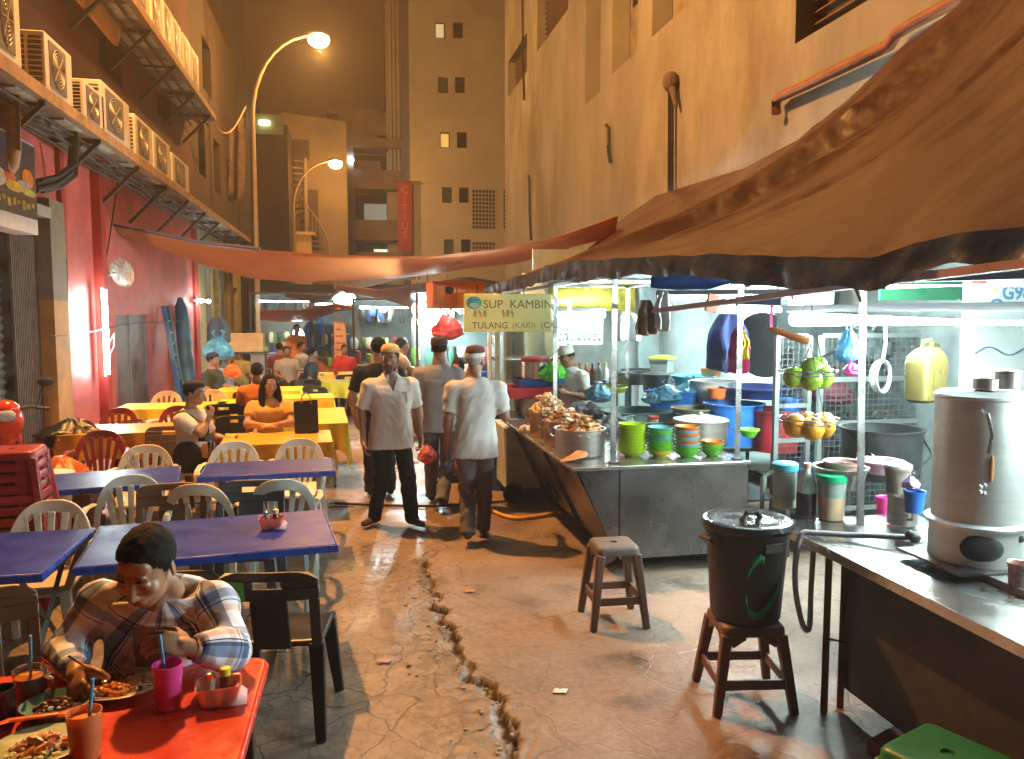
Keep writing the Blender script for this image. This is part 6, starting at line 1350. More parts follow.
a, b_ = at_y(738, 308, 5.3), at_y(784, 310, 4.9); tube_light('short looking tube light next to the black wok', a, b_, .02, mat=m_tubef)
a, b_ = at_x(885, 287, 2.6), at_x(1040, 284, 2.6); tube_light('tube light behind the long one, close to the white board', a, b_, .010, mat=m_tubef)
a, b_ = V((3.3, 8.3, 2.15)), V((4.4, 7.4, 2.15)); tube_light('tube light under the roof in the middle of the kitchen', a, b_, .022, mat=M('fluorescent_kitchen', TUBE, em=420))
# carrot, fruit baskets
a, b_ = at_y(767, 327, 4.15), at_y(809, 342, 4.0); t = T('carrot', 'long orange carrot hanging from a pink string at the tube end', 'carrot', a); d = b_ - a; G().tube([d * k / 8 for k in range(9)], .02, 10, [.007, .014, .019, .021, .022, .023, .024, .023, .012]).build('root', M('carrot_orange', (.75, .28, .09), .5), t); G().mat(m_pink).tube([d * .1, d * .1 + V((0, 0, .13))], .01, 6).build('string', parent=t)
def basket(label, px, py, y, r, fruit, flabel, seed):
    c = at_y(px, py, y); t = T('wire_basket', label, 'basket', c); g = G().mat(m_chr); hgt = r * .62
    for k in range(5): f = k / 4; rr = r * (.35 + .65 * f ** .7); g.tube([(rr * cos(a), rr * sin(a), hgt * f) for a in np.linspace(0, 2 * pi, 25)], .0025 if k < 4 else .004, 5)
    for k in range(16): a = k * pi / 8; g.tube([(r * (.35 + .65 * f ** .7) * cos(a), r * (.35 + .65 * f ** .7) * sin(a), hgt * f) for f in np.linspace(0, 1, 6)], .002, 4)
    g.build('wire_bowl', parent=t)
    g = G().mat(m_chr)
    for k in range(3): a = k * 2 * pi / 3 + .5; g.tube([(r * cos(a), r * sin(a), hgt), (0, 0, hgt + .42)], .0025, 4)
    g.build('chain', parent=t)
    f0 = None; k = 0
    P = [(-.6, -.15, .55), (-.15, -.5, .45), (.35, -.35, .5), (.62, .05, .6), (-.3, .35, .5), (.2, .35, .55), (.05, -.12, .95), (.45, .15, 1.0), (-.4, .0, .98)][:fruit[2]]
    for q in P:
        if f0 is None:
            f0 = o = T(fruit[0], 'x', fruit[0]); rr = fruit[3]
            G().lathe([(.0, -.92 * rr), (.35 * rr, -.95 * rr), (.75 * rr, -.7 * rr), (rr, -.1 * rr), (.95 * rr, .35 * rr), (.65 * rr, .8 * rr), (.25 * rr, .92 * rr), (.06 * rr, .80 * rr), (0, .78 * rr)], n=20).build('flesh', fruit[1], o, ang=80); G().tube([(0, 0, .8 * rr), (.006, 0, 1.12 * rr)], .003, 5).build('stem', M('fruit_stem', (.08, .05, .02), .7), o)
        else: o = dup(f0)
        o.location = c + V((q[0] * r, q[1] * r, q[2] * r * .72)); o.rotation_euler = (random.uniform(-.6, .6), random.uniform(-.6, .6), random.uniform(0, 6)); tag(o, flabel, fruit[0], flabel); k += 1
basket('upper hanging wire basket of green apples', 807, 388, 4.15, .165, ('apple', M('green_apple', (.30, .50, .04), .25, var=.15, vs=30, bump=0), 8, .062), 'green apple in the upper hanging wire basket', 1)
basket('lower hanging wire basket of oranges', 808, 436, 4.1, .165, ('orange', M('orange_peel', (.82, .34, .02), .4, var=.08, bump=.3, bs=150), 6, .066), 'orange in the lower hanging wire basket', 2)
# wire mesh racks behind the fruit
def rack(label, x0, x1, y, z0, z1, rz=0, bars=2):
    t = T('mesh_rack', label, 'rack', (x0, y, 0), rz); W_ = x1 - x0; m_r = M('rack_grey_steel', (.20, .23, .22), .5, .4)
    g = G().mat(m_r)
    for x in (0, W_): g.box(x - .02, x + .02, -.02, .02, 0, z1)
    for z in [z0 + (z1 - z0) * k / bars for k in range(bars + 1)]: g.box(.021, W_ - .021, -.015, .015, z - .018, z + .018)
    g.build('frame', parent=t, smooth=False); g = G().mat(M('rack_wire', (.12, .14, .14), .5, .5)); n = int(W_ / .05)
    for k in range(1, n): g.box(W_ * k / n - .0022, W_ * k / n + .0022, -.003, .003, z0, z1)
    n = int((z1 - z0) / .05)
    for k in range(1, n): g.box(0, W_, -.006, -.0035, z0 + (z1 - z0) * k / n - .0022, z0 + (z1 - z0) * k / n + .0022)
    g.build('wire_mesh', parent=t, smooth=False); return t
a = at_y(776, 400, 6.2); b_ = at_y(808, 400, 6.2); rack('narrow wire mesh rack left of the fruit baskets', a.x, b_.x, 6.2, .3, 1.80, 0, 5)
a2 = at_y(935, 400, 6.12); rack('wide wire mesh rack behind the fruit baskets', b_.x + .06, a2.x, 6.12, .3, 1.80, 0, 4)
# things hung on the rack
c = at_y(925, 402, 4.6); t = T('jerry_can', 'yellow plastic jerry can hung on the wide rack', 'jerry can', c, radians(20)); g = G(); g.rings([[p + V((dx, 0, 0)) for p in rrect(w_, d_, rd, z_)] for w_, d_, rd, z_, dx in ((.10, .06, .03, 0, 0), (.13, .085, .04, .02, 0), (.132, .087, .04, .25, 0), (.125, .08, .04, .30, 0), (.09, .05, .03, .345, .01), (.05, .04, .02, .36, .02), (.01, .01, .005, .362, .02))]); g.build('can_body', M('yellow_can', (.13, .105, .03), .35, tl=.15), t); G().tube([(-.06, 0, .34), (-.05, 0, .40), (.03, 0, .41), (.06, 0, .34)], .014, 8).build('handle', M('yellow_can', None), t); G().cyl((.085, 0, .33), (.10, 0, .38), .025).build('cap', M('yellow_can', None), t)
for k in (-1, 1): G().box(k * .05 - .01, k * .05 + .01, -.092, -.086, .04, .26).build('rib', M('yellow_can', None), t, bevel=.004)
tub('red jerry can standing behind the wide rack', 918, 452, .10, .26, p_red, 6.4, 'canister', lid=p_red); tub('small blue crumpled tub on the narrow rack shelf', 790, 411, .10, .10, p_blue, 6.4, 'basket'); bag('light blue bag tied to the rack post', at_y(848, 362, 4.9), (.07, .06, .22), M('sky_bag', (.15, .50, .70), .3, tl=.3), 4)
bag('pink bag tied at the rack post', at_y(852, 376, 4.85), (.05, .05, .09), m_pink, 6)
c = at_y(884, 374, 4.9); g = G().mat(M('coil_white', (.62, .66, .60), .5))
for k in range(5): g.tube([c + V(((.055 + .005 * k) * sin(a), .012 * k, -.02 + .11 * cos(a))) for a in np.linspace(0, 2 * pi, 22)], .006, 5)
g.tube([c + V((0, .02, .09)), c + V((.02, .02, .22)), c + V((.0, .02, .4))], .01, 6); tag(g.build('cable_coil'), 'coil of pale cable hung on the wide rack', 'cable')
g = G().mat(m_dsteel); a = at_y(838, 368, 4.9); tag(G().mat(m_alu).tube([at_y(837, 350, 4.95), at_y(805, 366, 4.9)], .012, 6).build('ladle'), 'metal ladle stuck in the rack above the apples', 'ladle')
c = at_y(850, 470, 5.6); rn = random.Random(12)
for k, (px, py, mm, nm) in enumerate(((800, 470, p_navy, 'navy crate low behind the narrow rack'), (840, 440, M('dark_cloth', (.03, .035, .05), .9), 'dark bundle behind the wide rack'), (880, 440, M('olive_cloth', (.16, .14, .07), .9), 'olive bundle behind the wide rack'), (905, 430, M('grey_bundle', (.16, .20, .22), .9), 'grey bundle behind the yellow can'), (830, 395, M('maroon_bundle', (.16, .03, .05), .9), 'maroon bundle behind the green apples'), (868, 350, M('grey_bundle', None), 'grey bundle high on the rack'), (905, 362, M('slate_bundle', (.08, .12, .18), .8), 'slate bundle beside the cable coil'), (800, 440, M('dark_cloth', None), 'dark bundle behind the oranges'))):
    c = at_y(px, py, 6.5); bag(nm, c - V((0, 0, .1)), (.17, .14, .28), mm, k * 3, name='bundle')
# shelving panel behind, green strip and wall back of the right kitchen
g = G().mat(M('kitchen_panel', (.10, .13, .13), .7, var=.4)).box(4.0, 4.9, 7.0, 7.05, 0, 2.0); tag(g.build('partition', smooth=False), 'dark partition behind the wire racks', 'partition')
tag(G().mat(M('added_board_dark_paint', (.09, .11, .11), .7, var=.4)).box(4.86, 4.9, 2.0, 6.98, 0, 2.5).build('added_dark_board', smooth=False), 'dark board added over the brightly lit cream wall behind the drinks counter', 'board')  # added to darken the wall where the long tube overlights it
a, b_ = at_y(880, 300, 5.6), at_y(965, 281, 5.6); tag(G().mat(M('green_banner', (.015, .15, .07), .6)).box(a.x, b_.x, 5.6, 5.62, a.z, b_.z).build('green_banner', smooth=False), 'plain green strip high behind the tube lights', 'banner')
a, b_ = at_y(700, 322, 4.9), at_y(1030, 264, 2.9); tag(G().mat(M('pinkish_rail', (.35, .20, .18), .5, .3)).bar(at_x(655, 311, 2.25), at_x(870, 283, 2.1), .05, .03).bar(at_x(870, 283, 2.1), at_x(1040, 262, 2.1), .05, .03).build('roof_rail', smooth=False), 'long dull pink roof rail under the edge of the big tarpaulin', 'rail')
c = at_x(851, 272, 2.05); g = G().mat(M('rag', None)).ell(c, (.05, .05, .03)).ell(c + V((.03, -.03, .03)), (.04, .03, .03)).cap2(c, c + V((.05, 0, -.12)), .012, .006).cap2(c, c + V((-.05, .02, -.05)), .015, .006); tag(g.build('tied_rag'), 'knotted rag tying the tarpaulin to the roof rail', 'rag')
c = at_x(748, 268, 1.85); tag(G().mat(M('rope_orange', (.45, .16, .06), .8)).cap2(c, c - V((0, 0, .07)), .012, .02).build('rope_knot'), 'small orange rope knot on the tarpaulin hem', 'rope')
for k, (px, py, mm, lab) in enumerate(((384, 660, M('pink_scrap', (.40, .20, .17), .8), 'small pink paper scrap lying left of the broken slab edge'), (560, 690, p_wht, 'white crumpled tissue on the slab before the bin'), (470, 590, M('brown_bread', None), 'brown leaf scrap on the slab beside the crack'))):
    c = at_z(px, py, .012); g = G(); g.grid([[c + V((.036 * u + .012 * v, .022 * v - .008 * u, -.004 + .012 * noise.noise(V((u * 2, v * 2, k))))) for u in np.linspace(-1, 1, 6)] for v in np.linspace(-1, 1, 5)]); tag(g.build('paper_scrap', mm, solid=.001), lab, 'litter')
# hoses on the ground, wheel and drum beyond the cart
hz = [at_z(560, 512, .02), at_z(540, 516, .02), at_z(515, 518, .02), at_z(495, 512, .02), at_z(488, 505, .02)]
tag(G().tube(bez(hz), .018, 8).build('garden_hose', M('yellow_hose', (.65, .36, .03), .5)), 'yellow hose lying across the wet ground by the cart', 'hose')
hz = [at_z(330, 503, .02), at_z(380, 505, .02), at_z(430, 506, .02), at_z(480, 503, .02), at_z(520, 500, .02)]
tag(G().tube(bez(hz), .014, 8).build('ground_cable', M('black_cable', None)), 'black cable laid across the lane behind the walking men', 'cable')
c = at_z(512, 506, 0); t = T('wheeled_bin', 'grey cabinet on black wheels left of the cart', 'cabinet', (c.x + .25, c.y + .35, 0))
G().mat(M('pale_cabinet', (.36, .38, .36), .6, dirt=.5)).box(-.28, .3, -.2, .6, .14, .78).build('body', parent=t, smooth=False, bevel=.01); 
for sx in (-.22, .24): G().lathe([(.02, -.03), (.1, -.03), (.11, 0), (.1, .03), (.02, .03)], (sx, -.26, .11), 20, True, Matrix.Rotation(pi / 2, 3, 'X')).build('wheel', m_rub, t)
tub('blue drum behind the walking man in grey trousers', 500, 498, .22, .6, p_blue, c.y + .9, 'drum')
hung('orange_cloth', 'orange and brown cloth hanging under the stall front behind the men', 458, 395, 470, 8.9, .25, M('orange_brown_cloth', (.42, .17, .06), .9, var=.4), 6)
tag(G().mat(m_ssd).box(at_y(440, 400, 9.4).x, at_y(500, 400, 9.4).x, 9.2, 9.9, .1, .80).mat(m_ss).box(at_y(438, 400, 9.4).x, at_y(502, 400, 9.4).x, 9.15, 9.95, .802, .84).build('stall_counter', smooth=False), 'steel stall counter behind the man in the grey shirt', 'counter')
# ------------------------------------------------------------------ stalls farther down the lane
def stall(label, cx, y, w_, d, roof, col, seed, lights=1, zl=2.1):
    t = T('food_stall', label, 'food stall', (cx, y, 0)); rn = random.Random(seed); m_c = M('stall_front_%d' % seed, col, .5, var=.3)
    G().mat(m_c).box(-w_ / 2, w_ / 2, 0, d, .08, .82).build('counter', parent=t, smooth=False); G().mat(m_ss).box(-w_ / 2 - .03, w_ / 2 + .03, -.05, d, .822, .86).build('countertop', parent=t, smooth=False)
    for sx in (-1, 1):
        for sy in (0, 1): G().mat(m_dsteel).box(sx * (w_ / 2 - .03) - .02, sx * (w_ / 2 - .03) + .02, .02 + sy * (d - .05), .05 + sy * (d - .05), .862, roof).build('post', parent=t, smooth=False)
    G().mat(m_dsteel).box(-w_ / 2, w_ / 2, 0, d, roof + .001, roof + .05).build('roof', parent=t, smooth=False)
    G().mat(M('stall_back', (.10, .13, .13), .6, var=.25, vs=3)).box(-w_ / 2, w_ / 2, d + .01, d + .04, .3, roof).build('back_panel', parent=t, smooth=False)
    for k in range(lights): G().mat(m_tubef).cyl((-w_ * .42, .15 + k * .3, zl), (w_ * .42, .15 + k * .3, zl), .028, n=10).build('tube', parent=t)
    for k in range(int(w_ * 4)):
        x = -w_ / 2 + .12 + k * .25; r_ = rn.uniform(.06, .1); h_ = rn.uniform(.1, .3)
        mm = rn.choice([m_alu, p_red, p_blue, p_wht, m_gr, p_or, p_yl, m_bone, m_meat]); G().lathe([(r_ * .8, 0), (r_, h_), (0, h_ + .02)], (x, .25 + rn.uniform(0, .3), .863), 12).build('container', mm, t)
    for k in range(int(w_ * 16)):
        x = rn.uniform(-w_ / 2, w_ / 2); mm = rn.choice([M('pack_red', (.25, .05, .05), .6), M('pack_blue', (.05, .09, .2), .6), m_grn, M('poster_pale', (.5, .54, .5), .6), M('pack_grey', (.2, .22, .22), .6), M('poster_green', (.06, .2, .14), .6), m_blk, m_bone]); wv = rn.uniform(.025, .10); z_ = rn.uniform(.95, 2.1); h_ = rn.uniform(.08, .22); G().mat(mm).ell((x, d - .08 - .010 * k, rn.choice((1.45, roof - .12)) - h_), (wv * .8 + .03, .05, h_), Matrix.Rotation(rn.uniform(-.15, .15), 3, 'Y'), 7, 5).build('hanging_pack', parent=t)
    return t
stall('brightly lit stall in the lane centre with a pale back panel', at_y(395, 350, 17.5).x + .2, 17.8, 2.2, 1.0, 2.25, (.35, .30, .26), 1, 2); stall('lit stall at the lane end with blue hangings', at_y(308, 350, 23).x, 23.5, 3.2, 1.2, 2.5, (.25, .22, .22), 2, 1, 2.3); stall('glass fronted stall right of the lane behind the grey shirt', at_y(448, 350, 12.5).x + .3, 12.6, 1.6, 1.0, 2.3, (.30, .26, .22), 3, 1, 2.05); stall('red fronted stall at the lane end under round bulbs', at_y(350, 350, 20.5).x, 20.8, 2.0, 1.0, 2.4, (.35, .12, .06), 4, 1, 2.2)
for k, (px, py, y, r_) in enumerate(((339, 298, 19.0, .13), (350, 299, 19.0, .13), (428, 313, 13.0, .14), (423, 322, 13.1, .09), (434, 320, 13.0, .08), (311, 336, 22.5, .2), (298, 333, 22.5, .13))):
    c = at_y(px, py, y); t = T('light_bulb', ['left of the two round bulbs under the navy awning', 'right of the two round bulbs under the navy awning', 'largest glaring bulb above the man in the grey shirt', 'small bulb hanging left below the largest bulb', 'small bulb hanging right below the largest bulb', 'round lamp at the far stall above the diners', 'smaller pale lamp left of the far round lamp'][k], 'bulb', c, 0, 'bare bulbs over the far stalls')
    G().mat(M('bulb_glow' if k != 2 else 'bulb_glare', TUBE, em=40 if k != 2 else 600)).ell((0, 0, 0), r_).build('glass_globe', parent=t); G().mat(m_dsteel).cyl((0, 0, r_), (0, 0, r_ + .1), .03).tube([(0, 0, r_ + .1), (0, 0, r_ + .5)], .008, 5).build('socket', parent=t)
a, b_ = at_y(450, 303, 9.9), at_y(441, 290, 11.3); tube_light('slanting tube light behind the orange crate', at_y(462, 313, 10.6), at_y(444, 300, 12.4), .025, False, m_tubef)
c = at_y(446, 340, 11.5); bag('red bag of meat hanging in the light behind the orange crate', c, (.19, .1, .36), M('red_meat_bag', (.55, .06, .06), .35, var=.5, vs=10, tl=.3), 2)
a, b_ = at_y(335, 378, 18), at_y(346, 322, 18); t = T('menu_banner', 'narrow pinkish menu banner standing at the far tables', 'banner', (a.x, 18, 0)); G().mat(M('menu_pink', (.55, .36, .28), .7)).box(0, b_.x - a.x, 0, .02, .7, b_.z).build('cloth', parent=t, smooth=False)
g = G().mat(M('menu_ink_red', (.35, .10, .08), .7))
for k in range(9): g.box(.03, b_.x - a.x - .03 - .04 * (k % 3), -.004, -.001, .85 + k * .15, .89 + k * .15)
g.build('lettering', parent=t, smooth=False); G().mat(m_dsteel).box(.1, .13, .021, .05, 0, b_.z).build('stand', parent=t, smooth=False)
a = at_y(455, 350, 11.9); tag(G().mat(M('white_glare_panel', (.78, .80, .76), .6)).box(at_y(488, 340, 11).x, at_y(506, 340, 11).x, 11, 11.03, .9, at_y(495, 322, 11).z).build('white_panel', smooth=False), 'white glaring panel behind the capped man', 'panel')
hung('blue_shirt', 'bright blue shirt hanging at the far stall', 318, 318, 350, 21.8, .75, M('blue_cloth', (.03, .18, .50), .9), 4); hung('dark_coat', 'dark coat hanging on the far pillar', 218, 318, 345, 15.5, .4, M('grey_cloth', (.12, .13, .15), .9), 2); bag('light blue bag hung on the pale pillar over the diners', at_y(219, 360, 14.7), (.22, .15, .4), M('sky_bag', None), 9)
a = at_y(234, 352, 16.5); t = T('carton', 'beige carton on a shelf beside the far pillar', 'carton', (a.x, 16.5, a.z)); G().mat(M('cardboard', (.42, .33, .2), .85)).box(-.2, .55, 0, .4, 0, .36).build('box', parent=t, smooth=False, bevel=.005); tag(G().mat(m_dsteel).box(a.x - .3, a.x + .65, 16.4, 17, a.z - .03, a.z - .002).box(a.x - .28, a.x - .24, 16.45, 16.5, 0, a.z - .031).box(a.x + .58, a.x + .62, 16.45, 16.5, 0, a.z - .031).build('shelf_stand', smooth=False), 'dark stand that carries the beige carton', 'stand')
bag('orange bag on the yellow cloth before the two diners', at_y(233, 378, 13.6), (.13, .1, .22), m_obag, 3)
for k, (px, py, y, mm, lab) in enumerate(((322, 376, 14.9, p_wht, 'white bowl on the bright yellow cloth'), (336, 375, 15.0, p_red, 'red cup on the bright yellow cloth'), (346, 376, 15.1, M('dark_stew', None), 'dark plate on the bright yellow cloth'), (330, 366, 16.7, m_gr, 'green bottle on the farthest yellow cloth'), (344, 364, 16.7, p_red, 'red bottle on the farthest yellow cloth'), (212, 408, 8.0, p_wht, 'small dish on the shiny orange cloth'))):
    c = at_z(px, py, .75); c.z = .752; t = T('tableware', lab, 'tableware', c, 0, 'tableware on the far tables'); h_ = (.05, .1, .02, .2, .2, .03)[k]; G().lathe([(.04, 0), (.06, h_), (.05, h_), (.0, h_ * .6)], n=14).build('dish', mm, t)
# lane end: dark backdrop buildings behind the stalls
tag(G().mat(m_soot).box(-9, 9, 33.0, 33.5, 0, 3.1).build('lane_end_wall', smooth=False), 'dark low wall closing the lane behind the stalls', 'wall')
# ------------------------------------------------------------------ people
def skin(name, c): return M(name, c, .48, var=.12, vs=14, bump=.06, bs=120, sss=.08)
sk_brown = skin('skin_brown', (.26, .125, .07)); sk_dark = skin('skin_dark', (.29, .145, .09)); sk_fair = skin('skin_fair', (.45, .25, .16)); sk_tan = skin('skin_tan', (.36, .19, .11))
m_hair = M('black_hair', (.008, .007, .006), .75, var=.4, vs=40, bump=.4, bs=160, spec=.15); m_greyhair = M('grey_hair', (.28, .26, .24), .6, var=.3, vs=40, bump=.4, bs=150)
def fabric(name, c, var=.14, tl=0): return M(name, c, .88, var=var, vs=5, bump=.22, bs=260, spec=.2, tl=tl)
def axis(d, up=V((0, 0, 1))):
    d = V(d).normalized(); x = d.cross(V(up)).normalized(); return d, x, x.cross(d)
def hand(g, w, d, n, curl=.5, s=1.0, mir=1, spread=1.0, thumb=.6, curls=None):
    """wrist w, direction d, palm normal n (the way the fingers close); mir = +1 puts the thumb on +side"""
    d = V(d).normalized(); n = V(n); n = (n - d * n.dot(d)).normalized(); sd = d.cross(n) * mir
    B = Matrix((sd, d, n)).transposed()
    g.ell(w + d * .048 * s, (.041 * s, .052 * s, .017 * s), B); g.cap2(w - d * .02 * s, w + d * .02 * s, .026 * s, .028 * s)
    for k, (o, l, r) in enumerate(((.030, .070, .0088), (.010, .080, .0090), (-.011, .074, .0085), (-.030, .058, .0076))):
        p = w + d * (.088 - .006 * abs(k - 1.2)) * s + sd * o * s; a = .12; c_ = curls[k] if curls else curl
        for q, f in enumerate((.45, .32, .26)):
            a += c_ * (.75 if q == 0 else .95); dr = d * cos(a) + n * sin(a) + sd * (o * 3.0 * spread * (1 if q == 0 else .4)); e = p + dr.normalized() * l * f * s
            g.cap2(p, e, r * s * (1 - .06 * q), r * s * (.94 - .07 * q), 8); p = e
    p = w + d * .022 * s + sd * .032 * s; a = thumb
    for q, l in enumerate((.038, .032, .026)):
        dr = (d * cos(.75 - .25 * q) + sd * sin(.75 - .25 * q) * .9 + n * (.35 + .35 * a * q)).normalized(); e = p + dr * l * s; g.cap2(p, e, (.0125 - .0012 * q) * s, (.0115 - .0014 * q) * s, 8); p = e
    return w + d * .09 * s + n * .03 * s
def headm(yaw, pitch, roll=0): return Matrix.Rotation(yaw, 3, 'Z') @ Matrix.Rotation(pitch, 3, 'X') @ Matrix.Rotation(roll, 3, 'Y')
def head_shape(g, c, H, s, fem=False, beard=0):
    e = lambda p, r, R=None: g.ell(c + H @ (V(p) * s), V(r) * s, H @ R if R else H, 16, 11)
    e((0, .018, .030), (.074, .094, .086)); e((0, -.018, -.018), (.062, .074, .088)); e((0, -.046, -.086), (.036 if not fem else .030, .034, .030)); e((0, -.02, -.072), (.054 if not fem else .047, .056, .042))
    for m_ in (-1, 1):
        e((m_ * .040, -.062, -.022), (.024, .024, .022)); e((m_ * .030, -.083, .026), (.026, .011, .0085)); e((m_ * .031, -.0795, .0035), (.0165, .0095, .0085))
        e((m_ * .0765, .012, -.012), (.008, .019, .031), Matrix.Rotation(m_ * .35, 3, 'Z')); e((m_ * .0115, -.093, -.038), (.0095, .011, .008))
        g.cap2(c + H @ (V((m_ * .03, .03, -.09)) * s), c + H @ (V((m_ * .035, .045, -.15)) * s), .034 * s, .036 * s)
    g.cap2(c + H @ (V((0, -.083, .018)) * s), c + H @ (V((0, -.107, -.030)) * s), .0085 * s, .0115 * s); e((0, -.105, -.034), (.0105, .011, .0095))
    e((0, -.0835, -.0585), (.025, .013, .0068)); e((0, -.0815, -.0705), (.022, .0135, .0078)); e((0, -.062, -.052), (.036, .030, .026))
    e((0, -.060, .050), (.050, .022, .032))
def face_parts(par, c, H, s, closed=False, brow=m_hair, lip=None, lookdown=0):
    for m_ in (-1, 1):
        g = G(); p = [c + H @ (V((m_ * (.0155 + .0075 * k), -.0955 + .0012 * k * k * .9, .0245 + .0022 * sin(k * .9))) * s) for k in range(5)]
        g.tube(p, .004 * s, 6, [.003 * s, .0045 * s, .0045 * s, .0035 * s, .0018 * s], .7); g.build('eyebrow', brow, par)
        if closed:
            g = G(); g.tube([c + H @ (V((m_ * (.0165 + .0075 * k), -.0885 + .0016 * (k - 1.5) ** 2, .0005 - .0028 * sin(pi * k / 4))) * s) for k in range(5)], .0016 * s, 5); g.build('eyelash', m_hair, par)
        else:
            o = G().ell(c + H @ (V((m_ * .031, -.0815, .0045)) * s), V((.0135, .0088, .0066)) * s, H, 14, 9).build('eye', M('eye_white', (.62, .58, .52), .25, var=.02, bump=0), par)
            G().ell(c + H @ (V((m_ * .031, -.0888, .0045 - lookdown)) * s), V((.0062, .0022, .0062)) * s, H, 12, 7).build('iris', M('iris_dark', (.012, .007, .005), .15, bump=0), o)
    if lip:
        g = G(); g.ell(c + H @ (V((0, -.0875, -.0585)) * s), V((.0235, .0105, .0060)) * s, H); g.ell(c + H @ (V((0, -.086, -.0705)) * s), V((.0205, .0108, .0068)) * s, H); g.build('lips', lip, par)
def shell(par, name, c, H, s, mat, line, grow=1.06, solid=0, rr=(.076, .097, .089), off=(0, .018, .030), nzamp=.003, n=72, m=56, soft=.022):
    """hair or cloth over the skull: an ellipsoid surface that thins into the skin where line(x,y,z), metres above the hairline in head space, runs out"""
    g = G(); vs = []; mg = []
    for i in range(m + 1):
        t = -pi / 2 + pi * i / m
        for j in range(n):
            a = 2 * pi * j / n; u = V((rr[0] * cos(t) * cos(a), rr[1] * cos(t) * sin(a), rr[2] * sin(t))); q = u + V(off); e = line(*q) + .006 * noise.noise(u * 90); f = max(0, min(1, e / soft)); f = f * f * (3 - 2 * f)
            vs.append(u * (.985 + (grow - .985) * f) * (1 + nzamp * 12 * f * noise.noise(u * 45) + nzamp * 6 * f * noise.noise(u * 160)) + V(off)); mg.append(e)
    fs = []
    for i in range(m):
        for j in range(n):
            f = (i * n + j, i * n + (j + 1) % n, (i + 1) * n + (j + 1) % n, (i + 1) * n + j)
            if max(mg[k] for k in f) > -.004: fs.append(f)
    used = sorted({k for f in fs for k in f}); mp = {k: i for i, k in enumerate(used)}
    g.add([c + H @ (vs[k] * s) for k in used], [[mp[k] for k in f] for f in fs]); return g.build(name, mat, par, solid=solid * s, ang=180)
def HAIR_SHORT(x, y, z): return z - np.interp(y, [-.10, -.055, -.04, -.028, -.012, .0, .02, .045, .08, .12], [.060, .058, .048, .036, .0, -.012, .0, -.040, -.066, -.068])
def pose(h, kind='stand'):
    J = dict(pel=V((0, .0, .53 * h)), wst=V((0, 0, .625 * h)), cst=V((0, 0, .74 * h)), nk=V((0, .005, .835 * h)), hd=V((0, -.012, .925 * h)))
    for s, n in ((1, 'L'), (-1, 'R')):
        J['sh' + n] = V((s * .110 * h, .008, .785 * h)); J['el' + n] = V((s * .138 * h, .022, .635 * h)); J['wr' + n] = V((s * .142 * h, -.025, .485 * h))
        J['hp' + n] = V((s * .052 * h, 0, .515 * h)); J['kn' + n] = V((s * .056 * h, -.012, .285 * h)); J['an' + n] = V((s * .060 * h, .015, .045 * h))
    if kind == 'sit':
        dz = .53 * h - .56
        for k in J:
            if k[:2] not in ('kn', 'an', 'hp'): J[k].z -= dz
        for s, n in ((1, 'L'), (-1, 'R')):
            J['hp' + n] = V((s * .055 * h, -.02, .53)); J['kn' + n] = V((s * .075 * h, -.255 * h, .515)); J['an' + n] = V((s * .075 * h, -.23 * h, .06))
            J['el' + n] = V((s * .145 * h, -.03, .635 * h - dz)); J['wr' + n] = V((s * .10 * h, -.20, .60 * h - dz))
    return J
def loft(g, st, sd): g.loft(st, sd if isinstance(sd, list) else [sd] * len(st))
def torso(g, J, h, k, inf=0, low=.06, belly=0, top=True, fem=False):
    q = h / 1.7; sd = (J['shL'] - J['shR']).normalized(); sh = (J['hpL'] - J['hpR']).normalized(); up = (J['wst'] - J['pel']).normalized(); fw = -sd.cross(up).normalized() * -1
    fwd = up.cross(sd).normalized() * -1; fwd = fwd if fwd.dot(V((0, -1, 0))) > 0 else -fwd
    st = [(J['pel'] - up * low, (.155 + inf * 2) * q * k, (.108 + inf * 1.5) * q), (J['pel'], (.162 + inf) * q * k, (.115 + inf) * q), (J['pel'].lerp(J['wst'], .6) + fwd * belly * .3, (.150 + inf) * q * k, (.105 + inf + belly * .6) * q), (J['wst'] + fwd * belly * .35, (.142 + inf - (.015 if fem else 0)) * q * k, (.100 + inf + belly * .7) * q), (J['wst'].lerp(J['cst'], .5) + fwd * belly * .2, (.150 + inf) * q * k, (.108 + inf + belly * .45) * q), (J['cst'], (.165 + inf) * q * k, (.115 + inf) * q)]
    if top:
        ms = (J['shL'] + J['shR']) / 2; st += [(ms - up * .035, (.168 + inf) * q * k, (.098 + inf) * q), (ms.lerp(J['nk'], .35), (.130 + inf) * q, (.080 + inf) * q), (J['nk'], (.058 + inf * .6) * q, (.058 + inf * .6) * q)]
    loft(g, st, [sh, sh, sh, sd, sd, sd, sd, sd, sd][:len(st)])
    for n in 'LR': g.ell(J['sh' + n] - up * .012, (.050 + inf) * q)
    if fem:
        for s in (-1, 1): g.ell(J['cst'] + sd * s * .062 * q + fwd * .085 * q, (.058 + inf) * q)
    return fwd
